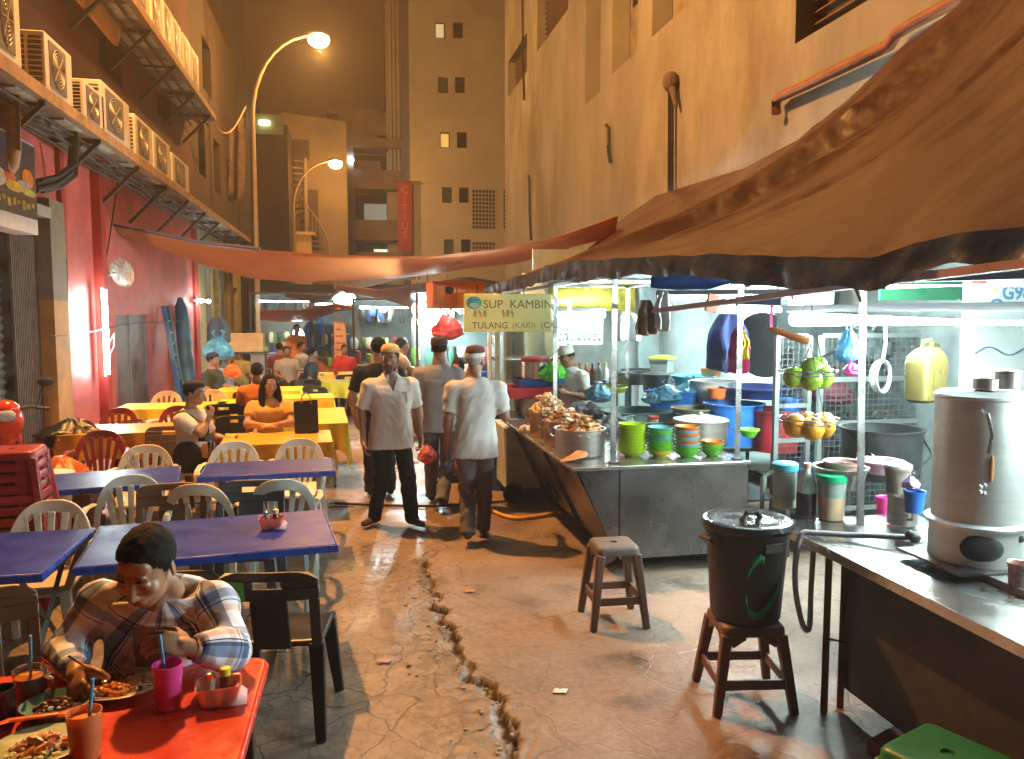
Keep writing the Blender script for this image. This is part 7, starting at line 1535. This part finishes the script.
def wrinkle(me, amp, seed, sc=7):
    n = len(me.vertices); co = np.empty(n * 3); me.vertices.foreach_get('co', co); no = np.empty(n * 3); me.vertices.foreach_get('normal', no); co = co.reshape(-1, 3); no = no.reshape(-1, 3)
    for i in range(n):
        p = V(co[i]); d = noise.noise(V((p.x * sc * 1.5, p.y * sc * 1.5, p.z * sc * .8 + seed))) + .5 * noise.noise(V((p.x * sc * 3 + p.z * sc * 2, p.y * sc * 3, p.z * sc * 2.2 + seed))); d = d * .7 + .9 * (.3 - abs(noise.noise(V((p.x * sc * 2 + p.z * sc * .9, p.y * sc * 2, p.z * sc * 1.1 + seed + 7)))))
        co[i] += no[i] * amp * d
    me.vertices.foreach_set('co', co.reshape(-1)); me.update()
def limb_uv(me, segs):
    uv = me.uv_layers.new(name='cloth'); co = [v.co for v in me.vertices]
    for p in me.polygons:
        c = p.center; best = None
        for k, (a, b_, sd, bias) in enumerate(segs):
            d = b_ - a; t = max(0, min(1, (c - a).dot(d) / d.length_squared)); dist = (c - a - d * t).length - bias
            if best is None or dist < best[0]: best = (dist, k)
        a, b_, sd, bias = segs[best[1]]; d = (b_ - a).normalized(); s1 = (V(sd) - d * V(sd).dot(d)).normalized(); f = d.cross(s1); r = .06 if bias < .05 else .15
        base = None
        for li in p.loop_indices:
            q = co[me.loops[li].vertex_index] - a; an = atan2(q.dot(f), q.dot(s1))
            if base is None: base = an
            while an - base > pi: an -= 2 * pi
            while an - base < -pi: an += 2 * pi
            uv.data[li].uv = (an * r, q.dot(d))
def person(label, loc, yaw, J, h=1.7, skin_m=sk_brown, k=1.0, shirt=None, sleeve=.75, legs=None, shoes=None, hair='short', hair_m=m_hair, head=(0, 0, 0), vox=.011, belly=0, fem=False, hands=None, face=True, closed=False, lip=None, beard=None, hs=1.0, low=.12, legr=1.0, group=None, shirt_low=None, wr=.009, brow=m_hair, collar=False, vneck=None, plaid=False, hvox=None, lookdown=0, cuff=None, bare=False):
    t = T('person', label, 'person', loc, radians(yaw), group); q = h / 1.7; H = headm(radians(head[0]), radians(head[1]), radians(head[2])); s = q * hs
    g = S(.022); fwd = torso(g, J, h, k, 0, belly=belly, fem=fem)
    g.cap2(J['nk'] - V((0, 0, .05)), J['hd'] + H @ V((0, .03, -.05)) * s, .056 * q, .052 * q)
    g.k = .009; head_shape(g, J['hd'], H, s, fem)
    hd = hands or {}
    for n, mir in (('L', -1), ('R', 1)):
        g.k = .02; g.cap2(J['sh' + n], J['el' + n], .052 * q, .042 * q); g.cap2(J['el' + n], J['wr' + n], .042 * q, .027 * q); g.ell(J['el' + n].lerp(J['wr' + n], .25), (.044 * q, .044 * q, .044 * q))
        d = (J['wr' + n] - J['el' + n]).normalized(); spec = hd.get(n, {}); dd = V(spec.get('d', d)); nn = V(spec.get('n', V((1 if n == 'R' else -1, 0, 0)) * 1.0 + V((0, -.3, 0))))
        g.k = .004; hand(g, J['wr' + n], dd, nn, spec.get('curl', .38), s * spec.get('s', 1), mir * spec.get('mir', 1), thumb=spec.get('thumb', .5), curls=spec.get('curls'))
        g.k = .02; g.cap2(J['hp' + n], J['kn' + n], .070 * q * legr, .046 * q); g.cap2(J['kn' + n], J['an' + n], .045 * q, .036 * q); g.ell(J['kn' + n].lerp(J['an' + n], .28) + V((0, .008, 0)), (.046 * q, .048 * q, .09 * q))
        f = J['an' + n]; tdir = V(J.get('td' + n, (0, -1, 0))); g.cap2(f - tdir * .03 - V((0, 0, .015)), f + tdir * .14 * q - V((0, 0, .028)), .030 * q, .026 * q)
    me = fuse(g, 'body', vox, 2, .45); me.materials.append(skin_m); b = link('body', me, t)
    if face: face_parts(t, J['hd'], H, s, closed, brow, lip, lookdown)
    if shirt:
        g = S(.045); sl = shirt_low if shirt_low is not None else low; torso(g, J, h, k, .022, sl, belly, fem=fem)
        segs = [(J['pel'], J['nk'], J['shL'] - J['shR'], .10)]
        for n in 'LR':
            sh, el, w_ = J['sh' + n], J['el' + n], J['wr' + n]
            if sleeve <= 1: e = sh.lerp(el, sleeve); g.tube([sh, sh.lerp(e, .5), e], 0, 14, [.062 * q, .061 * q, .066 * q]); segs.append((sh, e, fwd, .0))
            else: e = el.lerp(w_, sleeve - 1); g.cap2(sh, el, .064 * q, .056 * q); g.tube([el, el.lerp(e, .3), el.lerp(e, .7), e], 0, 14, [.056 * q, .056 * q, .047 * q, .043 * q]); segs += [(sh, el, fwd, 0), (el, w_, V((0, 0, 1)), 0)]
        me = fuse(g, 'shirt', vox * 1.05, 3); wrinkle(me, wr, len(label)); 
        if vneck:
            bm = bmesh.new(); bm.from_mesh(me); top = J['nk'].z + .03; dl = []
            for f_ in bm.faces:
                c = f_.calc_center_median(); tt = (top - c.z) / vneck[1]
                if 0 <= tt <= 1 and (c - J['nk']).dot(fwd) > 0 and abs(c.x - J['nk'].x) < vneck[0] * (1 - tt): dl.append(f_)
            bmesh.ops.delete(bm, geom=dl, context='FACES'); bm.to_mesh(me); bm.free()
        if plaid: limb_uv(me, segs)
        me.materials.append(shirt); so = link('shirt', me, t)
        if collar:
            g = G(); a = J['nk']; tl = (J['hd'] - J['nk']).normalized(); R_ = V((0, 0, 1)).rotation_difference(tl * .4 + V((0, 0, .6))).to_matrix()
            out = []
            for rr, z in ((.072, -.022), (.070, .012), (.067, .030), (.076, .018), (.088, -.016), (.086, -.022)): out.append([a + R_ @ V((rr * q * sin(th), rr * q * cos(th) * .95, (z - .012 + .012 * cos(th)) * q)) for th in np.linspace(-pi + .35, pi - .35, 24)])
            P = [list(r) for r in out]; g.grid(P); g.build('collar', collar if not isinstance(collar, bool) else shirt, so, solid=.004)
    if legs:
        g = S(.025); st = [(J['pel'] + (J['wst'] - J['pel']).normalized() * .05, .150 * q * k, (.112 + belly * .3) * q), (J['pel'], .158 * q * k, .112 * q), (J['pel'] - (J['wst'] - J['pel']).normalized() * .09, .150 * q * k, .112 * q)]; loft(g, st, (J['hpL'] - J['hpR']).normalized())
        for n in 'LR': g.cap2(J['hp' + n], J['kn' + n], .090 * q * legr, .072 * q * legr); a, z = J['kn' + n], J['an' + n]; g.tube([a, a.lerp(z, .3), a.lerp(z, .7), a.lerp(z, 1.05 if cuff is None else cuff)], 0, 14, [.071 * q * legr, .068 * q * legr, .064 * q * legr, .066 * q * legr]); g.ell(a, .071 * q * legr)
        me = fuse(g, 'trousers', vox * 1.05, 3); wrinkle(me, wr * 1.3, 3); me.materials.append(legs); link('trousers', me, t)
    if shoes:
        for n in 'LR':
            f = J['an' + n]; td = V(J.get('td' + n, (0, -1, 0))).normalized(); g = S(); g.ell(f - V((0, 0, .005)) - td * .02, (.042 * q, .042 * q, .045 * q)); g.cap2(f - td * .035 - V((0, 0, .018)), f + td * .15 * q - V((0, 0, .024)), .036 * q, .030 * q); g.ell(f + td * .10 * q - V((0, 0, .022)), (.046 * q, .046 * q, .028 * q))
            me = fuse(g, 'shoe', .008, 2); me.materials.append(shoes); link('shoe', me, t)
    if hair == 'short': shell(t, 'hair', J['hd'], H, s, hair_m, HAIR_SHORT)
    elif hair == 'buzz': shell(t, 'hair', J['hd'], H, s, hair_m, HAIR_SHORT, 1.03, nzamp=.0015)
    elif hair == 'long':
        shell(t, 'hair', J['hd'], H, s, hair_m, lambda x, y, z: z - np.interp(y, [-.09, -.06, -.045, -.03], [.062, .055, .01, -.10]), 1.10)
        g = S()
        for m_ in (-1, 1):
            for kk, (dx, dy) in enumerate(((.076, -.028), (.082, .0), (.080, .03), (.06, .06), (.03, .08))): p = J['hd'] + H @ (V((m_ * dx, dy, .03)) * s); g.tube([p, p + V((m_ * .012, .0, -.10)) * s, p + V((m_ * .018, -.02, -.19)) * s, p + V((m_ * .010, -.045 if kk < 3 else .0, -.27)) * s, p + V((0, -.05 if kk < 3 else .0, -.33)) * s], 0, 8, [.020 * s, .026 * s, .026 * s, .020 * s, .006 * s])
        me = fuse(g, 'hair_lengths', .009, 2); wrinkle(me, .004, 2, 20); me.materials.append(hair_m); link('hair_lengths', me, t)
    if beard:
        g = S(.008); e = lambda p, r: g.ell(J['hd'] + H @ (V(p) * s), V(r) * s, H); e((0, -.050, -.092), (.040, .036, .034)); e((0, -.0905, -.0475), (.030, .010, .0075))
        for m_ in (-1, 1): e((m_ * .046, -.022, -.075), (.020, .040, .038)); e((m_ * .062, .0, -.035), (.012, .02, .035)); e((m_ * .030, -.076, -.066), (.011, .018, .022))
        me = fuse(g, 'beard', .0065, 2); wrinkle(me, .002, 5, 40); me.materials.append(beard); link('beard', me, t)
    t['_h'] = 0; del t['_h']
    return t, H, s
def kopi(par, J, H, s, mat, z0=.045, hh=.075, flare=.97, name='cap', band=None):
    c = J['hd']; g = G(); out = []
    for f, zz in ((1.0, 0), (1.03, .004), (1.02, hh * .5), (flare, hh * .9), (flare * .92, hh), (flare * .5, hh + .010), (.02, hh + .012)): out.append([c + H @ (V((.082 * f * cos(a), .012 + .103 * f * sin(a), z0 + zz + .018 * sin(a) * -1 * (1 if zz < hh * .5 else .4))) * s) for a in np.linspace(0, 2 * pi, 28, endpoint=False)])
    g.rings(out); o = g.build(name, mat, par, ang=60)
    if band:
        g = G(); out = []
        for zz, f in ((-.006, 1.045), (.028, 1.055), (.030, 1.0), (-.004, 1.0)): out.append([c + H @ (V((.082 * f * cos(a), .012 + .103 * f * sin(a), z0 + zz - .018 * sin(a))) * s) for a in np.linspace(0, 2 * pi, 28, endpoint=False)])
        g.rings(out, close=True, cap=False); g.build('cap_band', band, o)
    return o
# ---- the man in the plaid shirt
import bmesh
m_pl = bpy.data.materials.new('plaid_cotton'); m_pl.use_nodes = True; nt = m_pl.node_tree; N = nt.nodes; L = nt.links; b = N['Principled BSDF']; b.inputs['Roughness'].default_value = .9; b.inputs['Specular IOR Level'].default_value = .2
uvn = nd('ShaderNodeUVMap', uv_map='cloth'); sp = nd('ShaderNodeSeparateXYZ'); L.new(uvn.outputs[0], sp.inputs[0])
def stripes(sock, period, cols, ofs=0):
    a = nd('ShaderNodeMath', operation='MULTIPLY_ADD'); a.inputs[1].default_value = 1 / period; a.inputs[2].default_value = ofs + 50; L.new(sock, a.inputs[0])
    f = nd('ShaderNodeMath', operation='FRACT'); L.new(a.outputs[0], f.inputs[0]); r = nd('ShaderNodeValToRGB'); r.color_ramp.interpolation = 'CONSTANT'; el = r.color_ramp.elements
    el[0].position = 0; el[0].color = (*cols[0][1], 1); el[1].position = cols[1][0]; el[1].color = (*cols[1][1], 1)
    for p_, c_ in cols[2:]: e = el.new(p_); e.color = (*c_, 1)
    L.new(f.outputs[0], r.inputs[0]); return r.outputs[0]
WH = (.90, .92, .98); a1 = stripes(sp.outputs[0], .150, [(0, WH), (.30, (.30, .38, .56)), (.52, (.12, .17, .32)), (.60, WH), (.64, (.05, .05, .08)), (.665, WH), (.76, (.74, .60, .54)), (.92, WH)])
a2 = stripes(sp.outputs[1], .160, [(0, WH), (.24, (.34, .42, .60)), (.46, WH), (.52, (.05, .05, .08)), (.545, WH), (.64, (.76, .64, .58)), (.80, WH)], .3)
mm_ = nd('ShaderNodeMix', data_type='RGBA', blend_type='MULTIPLY'); mm_.inputs[0].default_value = .92; L.new(a1, mm_.inputs[6]); L.new(a2, mm_.inputs[7]); L.new(mm_.outputs[2], b.inputs['Base Color'])
tcn = nd('ShaderNodeTexCoord'); nn_ = nd('ShaderNodeTexNoise', i_Scale=320.0); L.new(tcn.outputs['Object'], nn_.inputs[0]); bpn = nd('ShaderNodeBump'); bpn.inputs['Strength'].default_value = .2; bpn.inputs['Distance'].default_value = .01; L.new(nn_.outputs[0], bpn.inputs['Height']); L.new(bpn.outputs[0], b.inputs['Normal'])
def W(px, py, y, org): return at_y(px, py, y) - V(org)
OM = V((-.77, 3.33, 0)); h = 1.72
J = pose(h, 'sit')
J['hd'] = W(146, 566, 2.86, OM); J['nk'] = W(160, 626, 2.99, OM) + V((0, .03, .0)); J['cst'] = W(158, 668, 3.08, OM); J['wst'] = V((.0, -.16, .70)); J['pel'] = V((0, -.04, .54))
J['shL'] = W(215, 605, 2.98, OM); J['shR'] = W(100, 602, 3.04, OM); J['elL'] = W(236, 650, 2.84, OM); J['wrL'] = W(190, 648, 2.72, OM); J['elR'] = W(66, 655, 3.02, OM); J['wrR'] = W(76, 672, 2.80, OM)
J['elL'].z = max(J['elL'].z, .80); J['wrL'].z = max(J['wrL'].z, .83); J['elR'].z = max(J['elR'].z, .80)
t, H, s = person('young man in a plaid shirt bending over his plate at the red table', OM, 0, J, h, sk_tan, .95, m_pl, 1.86, M('dark_jeans', (.02, .022, .03), .9), m_dsteel, 'short', head=(-16, 27, 4), vox=.0055, hands=dict(L=dict(d=(-.75, -.15, .35), n=(-.3, .5, -.8), curl=.62, thumb=.9, mir=1), R=dict(d=(.25, -.75, -.25), n=(.75, .2, -.55), curl=.55, curls=(.5, .62, .75, .85), thumb=.9, mir=1)), closed=True, lip=M('lip_brown', (.30, .11, .085), .4, bump=0), hs=1.10, plaid=True, wr=.011)
# open front over a grey tee: a V-shaped chest panel and collar flaps
me = [o for o in t.children if o.name.startswith('shirt')][0]
fw = V((0, -1, 0)); A = J['nk'] + V((-.012, -.03, .0)); B_ = J['cst'] + V((-.01, -.10, -.10))
import bmesh
bm = bmesh.new(); bm.from_mesh(me.data); dele = []
for f in bm.faces:
    c = f.calc_center_median(); tt = (A.z + .03 - c.z) / (A.z + .03 - B_.z)
    if 0 <= tt <= 1.2 and c.y < min(A.y, J['cst'].y) + .03 and abs(c.x - (A.x + (B_.x - A.x) * tt)) < .066 * (1 - tt * .55): dele.append(f)
bmesh.ops.delete(bm, geom=dele, context='FACES'); bm.to_mesh(me.data); bm.free()
md = me.modifiers.new('s', 'SOLIDIFY'); md.thickness = .004; md.offset = -1
g = S(.025); torso(g, J, h, .95, .006, .10); mt = fuse(g, 'tee_shirt', .008, 3); mt.materials.append(fabric('grey_tee', (.42, .36, .38))); link('tee_shirt', mt, t)
for sgn in (-1, 1):
    g = G(); a = J['nk'] + V((sgn * .062, .0, .022)); g.grid([[a + V((sgn * .006, .05, .012)), a + V((sgn * .024, .05, -.012))], [a + V((0, .0, .008)), a + V((sgn * .032, -.01, -.022))], [a + V((-sgn * .016, -.052, -.014)), a + V((sgn * .020, -.064, -.044))], [a + V((-sgn * .026, -.075, -.040)), a + V((-sgn * .004, -.085, -.082))]])
    o = g.build('collar', None, me, solid=.004); uvl = o.data.uv_layers.new(name='cloth')
    for li, l in enumerate(o.data.loops): p = o.data.vertices[l.vertex_index].co; uvl.data[li].uv = (p.x + p.y, p.z)
    o.data.materials.append(m_pl)
w_ = J['wrL']; g = G(); d = (J['elL'] - J['wrL']).normalized(); g.tube([w_ + d * .005, w_ + d * .03], .037, 18); g.build('wrist_watch', M('watch_strap', (.012, .012, .012), .5), t)
tp = at_y(77, 656, 2.72); sp0 = V((tp.x, tp.y, tp.z)) + V((.005, -.02, -.01)); sp1 = onz(107, 690) + V((0, .0, .03))
t = T('fork', 'steel fork in the right hand of the man in plaid', 'fork', sp0); d = sp1 - sp0; G().mat(m_chr).tube([-d * .25, d * .5, d * .85], .0035, 6, [.004, .003, .004]).ell(d * .95, (.012, .018, .004)).build('handle', parent=t)
for k in range(3): G().mat(m_chr).tube([d + V((-.008 + .008 * k, 0, 0)), d * 1.15 + V((-.008 + .008 * k, 0, -.004))], .0016, 5).build('tine', parent=t)
# ---- man with the orange cap, standing
sh_white = fabric('white_shirt', (.62, .60, .56)); tr_black = fabric('black_trousers', (.012, .012, .013)); sh_brown = M('brown_leather', (.06, .025, .015), .45)
O = at_z(392, 526, 0); h = 1.70; J = pose(h); J['anL'] += V((.07, -.10, 0)); J['knL'] += V((.04, -.07, 0)); J['anR'] += V((-.05, .06, 0)); J['tdL'] = (.45, -.9, 0); J['tdR'] = (-.75, -.65, 0); J['wrL'] = J['wrL'] + V((.035, .02, .015)); J['elL'] += V((.035, .015, 0)); J['elR'] += V((-.03, .02, 0)); J['wrR'] += V((-.02, -.02, .0))
t, H, s = person('bearded man with an orange tinged cap and white shirt standing in the lane', (O.x, O.y, 0), 8, J, h, sk_dark, 1.08, sh_white, .85, tr_black, sh_brown, 'buzz', m_hair, (-20, 3, 2), .010, belly=.055, beard=M('grizzled_beard', (.10, .085, .075), .8, var=.6, vs=90, bump=.4, bs=120), lip=M('lip_dark', (.16, .06, .05), .4), collar=True, vneck=(.075, .17), shirt_low=.16, wr=.008, hands=dict(L=dict(curl=.55), R=dict(curl=.45)), hs=1.03)
kopi(t, J, H, s, M('knit_cap', (.80, .50, .17), .9, bump=.3, bs=90), .052, .070, .86)
g = G(); f = J['cst']; G().box(f.x + .045, f.x + .13, f.y - .142, f.y - .136, f.z - .09, f.z + .02, rx=-.1).build('shirt_pocket', sh_white, t, bevel=.002)
g = G(); [g.ell((.0, f.y - .150 - .032 * min(1, k / 2.5) + (.02 if k > 5 else 0), f.z + .07 - .085 * k), (.006, .004, .006)) for k in range(6)]; g.build('button', M('shirt_button', (.5, .5, .48), .4), t)
# ---- man in black behind him
O = at_y(382, 480, 8.7); h = 1.74; J = pose(h); J['elL'] += V((.05, 0, 0)); J['elR'] += V((-.05, 0, 0))
person('man in a black tee walking away behind the man with the orange tinged cap', (O.x - .02, 8.7, 0), 184, J, h, sk_tan, 1.08, fabric('black_tee', (.014, .014, .016)), .8, fabric('dark_grey_trousers', (.03, .03, .035)), m_blk, face=False)
# ---- man in the grey shirt walking away with a pink bag
O = at_z(440, 506, 0); h = 1.76; J = pose(h); J['anR'] += V((.06, .26, .06)); J['knR'] += V((.02, -.02, 0)); J['anL'] += V((.0, -.20, 0)); J['knL'] += V((0, -.10, 0)); J['tdR'] = (0, -1, -.4)
ghm = fabric('grey_shirt', (.26, .25, .26))
t, H, s = person('man in a grey shirt and dark cap walking away with a pink bag', (O.x, O.y - .02, 0), 168, J, h, sk_brown, .98, ghm, .88, fabric('grey_jeans', (.14, .16, .20)), M('black_shoe', (.015, .014, .014), .4), 'buzz', m_hair, (8, 4, 0), .011, shirt_low=.15, face=False, wr=.008)
kopi(t, J, H, s, M('dark_red_cap', (.05, .025, .025), .85), .040, .070, .98, 'cap')
b_ = bag('pink plastic bag carried by the man in the grey shirt', at_y(427, 463, O.y - .08), (.085, .075, .19), M('pink_bag', (.70, .18, .16), .3, bump=.5, bs=25, tl=.35), 6)
# ---- man in the knitted cap walking away, nearest
O = at_z(480, 541, 0); h = 1.72; J = pose(h); J['anL'] += V((-.03, .16, .045)); J['knL'] += V((-.02, -.03, 0)); J['anR'] += V((.04, -.16, 0)); J['knR'] += V((.02, -.08, 0)); J['elR'] += V((-.02, -.03, .0)); J['wrR'] = J['elR'] + V((.01, -.27, .06)); J['hd'] += V((0, -.03, -.01))
t, H, s = person('man in a striped knitted cap, pale shirt and grey trousers walking to the cart', (O.x - .03, O.y + .03, 0), 172, J, h, sk_brown, 1.0, fabric('pale_shirt', (.60, .58, .56)), .82, fabric('grey_trousers', (.13, .115, .12)), M('brown_boot', (.07, .03, .02), .5), 'buzz', m_greyhair, (-22, 6, 0), .010, shirt_low=.17, face=False, wr=.011, hands=dict(R=dict(d=(.05, -1, .1), n=(.5, 0, -.9))))
kopi(t, J, H, s, M('maroon_cap', (.10, .025, .025), .9), .040, .078, .92, 'cap', M('cap_white_band', (.55, .52, .46), .9))
# ---- seated: man with strap bag
def seat_at(px, py, y, h=1.68): a = at_y(px, py, y); return V((a.x, y, 0))
h = 1.70; J = pose(h, 'sit'); J['wrR'] = J['nk'] + V((-.10, -.24, -.07)); J['elR'] = J['cst'] + V((-.21, -.20, -.05)); J['hd'] += V((0, -.03, .0)); J['elL'] += V((.0, -.06, .02)); J['wrL'] = J['elL'] + V((-.06, -.24, -.02))
O = seat_at(192, 430, 8.25)
t, H, s = person('young man in white tee and black cap with hand near his chin', (O.x, O.y, -.02), 72, J, h, sk_tan, .92, fabric('white_tee', (.66, .62, .58)), .75, fabric('black_shorts', (.015, .015, .016)), m_blk, 'buzz', head=(0, 4, 0), vox=.010, hands=dict(L=dict(curl=.5), R=dict(d=(.2, -.3, .9), n=(.2, .8, .1), curl=.8)))
kopi(t, J, H, s, M('black_cap', (.012, .012, .014), .8), .046, .062, .95, 'cap')
g = G(); g.tube([J['shR'] + V((.04, -.10, .02)), J['cst'] + V((.02, -.15, .0)), J['wst'] + V((.14, -.10, -.02)), J['wst'] + V((.15, .06, -.03)), J['cst'] + V((0, .145, .02)), J['shR'] + V((.04, .09, .04)), J['shR'] + V((.04, -.0, .075)), J['shR'] + V((.04, -.10, .02))], .016, 6, flat=.4); g.build('bag_strap', M('black_strap', (.012, .012, .012), .7), t)
o = tag(G().mat(M('black_strap', None)).ell(t.matrix_basis @ V((0, 0, 0)) + V((0, 0, 0)), .01).build('camera', loc=(0, 0, 0)), 'round black camera hanging on the chest of the man with the strap', 'camera'); bpy.data.objects.remove(o)
c = at_y(204, 437, 8.05); t2 = T('camera', 'black camera hanging in front of the man with the strap bag', 'camera', c); G().mat(m_blk).box(-.05, .05, -.03, .03, -.04, .04).build('body', parent=t2, bevel=.008); G().mat(pl_black).cyl((.02, -.03, 0), (.06, -.10, 0), .034, .036).build('lens', parent=t2)
c = at_y(187, 452, 8.1); t2 = T('shoulder_bag', 'black shoulder bag at the hip of the man in the white tee', 'bag', c); g = G(); g.ell((0, 0, -.05), (.14, .12, .16)); g.build('pouch', M('black_strap', None), t2)
# ---- the smiling woman
O = seat_at(270, 400, 8.92); h = 1.62; J = pose(h, 'sit'); J['wrL'] = V((.03, -.30, .80)); J['wrR'] = V((-.05, -.30, .80)); J['elL'] = V((.22, -.16, .80)); J['elR'] = V((-.23, -.14, .80))
person('smiling woman with long black hair in a yellow top at the orange table', (O.x, O.y, .02), 4, J, h, sk_fair, .92, fabric('yellow_top', (.68, .42, .12)), .6, fabric('dark_skirt', (.03, .03, .04)), m_blk, 'long', head=(16, 2, 6), vox=.009, fem=True, lip=M('lip_red', (.45, .07, .06), .4), hands=dict(L=dict(d=(-.9, -.2, 0), n=(0, .3, -.9)), R=dict(d=(.9, -.2, 0), n=(0, .3, -.9))), hs=1.02)
# ---- man in orange, back to us
O = seat_at(258, 395, 10.75); h = 1.70; J = pose(h, 'sit')
person('man in an orange shirt sitting with his back to the camera', (O.x, O.y, 0), 172, J, h, sk_brown, 1.0, fabric('orange_shirt', (.62, .20, .05)), .8, fabric('dark_skirt', None), m_blk, 'short', face=False, vox=.013)
# ---- diners farther away
def diner(label, px, y, yaw, shirt, h=1.66, hair='short', hm=m_hair, sk=sk_brown, cap=None, dz=0, head=(0, 6, 0), vox=.015, face=True, lean=0):
    O = seat_at(px, 380, y); J = pose(h, 'sit')
    for k_ in ('cst', 'nk', 'hd', 'shL', 'shR'): J[k_] += V((0, -lean * (1 if k_ != 'cst' else .6), -lean * .2))
    t, H, s = person(label, (O.x, O.y, dz), yaw, J, h, sk, 1.0, shirt, .75, fabric('dark_grey_trousers', None), m_blk, hair, hm, head, vox, face=face, wr=.008)
    if cap: kopi(t, J, H, s, cap, .042, .07, .92)
    return t
diner('diner in a dark tee and cap seated by the pale pillar', 213, 13.9, 70, fabric('dark_green_tee', (.035, .05, .05)), cap=M('navy_cap', (.015, .02, .05), .9)); diner('grey haired diner in a grey shirt beside the capped diner', 226, 14.9, 75, fabric('grey_shirt', None), hair='short', hm=m_greyhair)
diner('diner in a dark shirt at the bright yellow cloth, facing right', 310, 15.6, 80, fabric('charcoal_shirt', (.05, .05, .055)), lean=.05); diner('diner in a red top behind the bright yellow cloth', 345, 17.6, 10, fabric('red_top', (.40, .03, .04)), h=1.6)
diner('pale shirted diner leaning over at the far stall', 299, 19.0, 60, fabric('beige_shirt', (.40, .33, .26)), lean=.08); diner('diner in a dark red shirt behind the blue bag', 280, 18.2, 200, fabric('maroon_shirt', (.16, .03, .04)), face=False); diner('diner in a grey jacket by the pale shirted one', 287, 17.0, 20, fabric('pale_grey_jacket', (.28, .27, .26)), h=1.6); diner('diner in a yellow brown top with a bowed head', 240, 16.6, 150, fabric('olive_top', (.25, .20, .06)), face=False)
O = seat_at(397, 350, 12.2); J = pose(1.66); J['hd'] += V((0, -.08, -.04)); J['elL'] += V((.0, -.12, .1)); J['wrL'] += V((-.1, -.3, .3)); J['elR'] += V((.0, -.12, .1)); J['wrR'] += V((.1, -.3, .3))
person('stall worker in a pale shirt bending over the lit counter', (O.x, O.y, 0), 110, J, 1.66, sk_brown, 1.0, fabric('beige_shirt', None), .8, fabric('dark_grey_trousers', None), m_blk, vox=.014)
O = seat_at(297, 340, 21); J = pose(1.7)
person('cook in an orange apron standing at the far stall', (O.x, O.y, 0), 30, J, 1.7, sk_brown, 1.0, fabric('orange_shirt', None), .8, fabric('dark_grey_trousers', None), m_blk, vox=.016)
# ---- woman in a dark headscarf beside the walking man
O = seat_at(458, 400, 10.2); h = 1.56; J = pose(h)
t, H, s = person('woman in a dark headscarf standing at the stall beyond the capped man', (O.x, O.y, -.16), -10, J, h, sk_fair, .95, fabric('olive_dress', (.30, .24, .10)), 1.8, fabric('olive_dress', None), m_blk, None, head=(-20, 0, 0), vox=.012, fem=True, lip=M('lip_red', None))
shell(t, 'headscarf', J['hd'], H, s, fabric('dark_scarf', (.02, .025, .03)), lambda x, y, z: max(y + .05, z - .052), 1.16, off=(0, .012, .015), rr=(.076, .097, .105)); g = S(); g.cap2(J['nk'] + V((0, 0, .05)), J['nk'] - V((0, .0, .05)), .085, .12); me = fuse(g, 'scarf_drape', .012, 2); me.materials.append(fabric('dark_scarf', None)); link('scarf_drape', me, t)
# ---- cook with a white cap behind the cart
O = seat_at(577, 380, 8.55); h = 1.66; J = pose(h); J['hd'] += V((0, -.05, -.03)); J['wrL'] = J['elL'] + V((-.08, -.24, .06)); J['wrR'] = J['elR'] + V((.08, -.24, .06))
t, H, s = person('cook with a white cap bent over the pots behind the cart', (O.x + .02, O.y + .35, -.02), -60, J, h, sk_brown, .95, fabric('pale_shirt', None), .7, fabric('dark_grey_trousers', None), m_blk, 'buzz', head=(0, 22, 0), vox=.013)
kopi(t, J, H, s, M('white_cook_cap', (.70, .70, .66), .9), .045, .075, .95)
# ------------------------------------------------------------------ night air: thin haze that glows round the lamps
m = bpy.data.materials.new('night_haze'); m.use_nodes = True; nt = m.node_tree; nt.nodes.remove(nt.nodes['Principled BSDF'])
pv = nt.nodes.new('ShaderNodeVolumePrincipled'); pv.inputs['Color'].default_value = (.85, .80, .75, 1); pv.inputs['Density'].default_value = .0026; pv.inputs['Anisotropy'].default_value = .55
nt.links.new(pv.outputs[0], nt.nodes['Material Output'].inputs['Volume'])
hz = G().box(-310, 310, -310, 410, -1.2, 40).build('haze', m, smooth=False); tag(hz, kind='stuff', label='thin warm night haze filling the lane')
cy.volume_bounces = 0; cy.volume_step_rate = 4
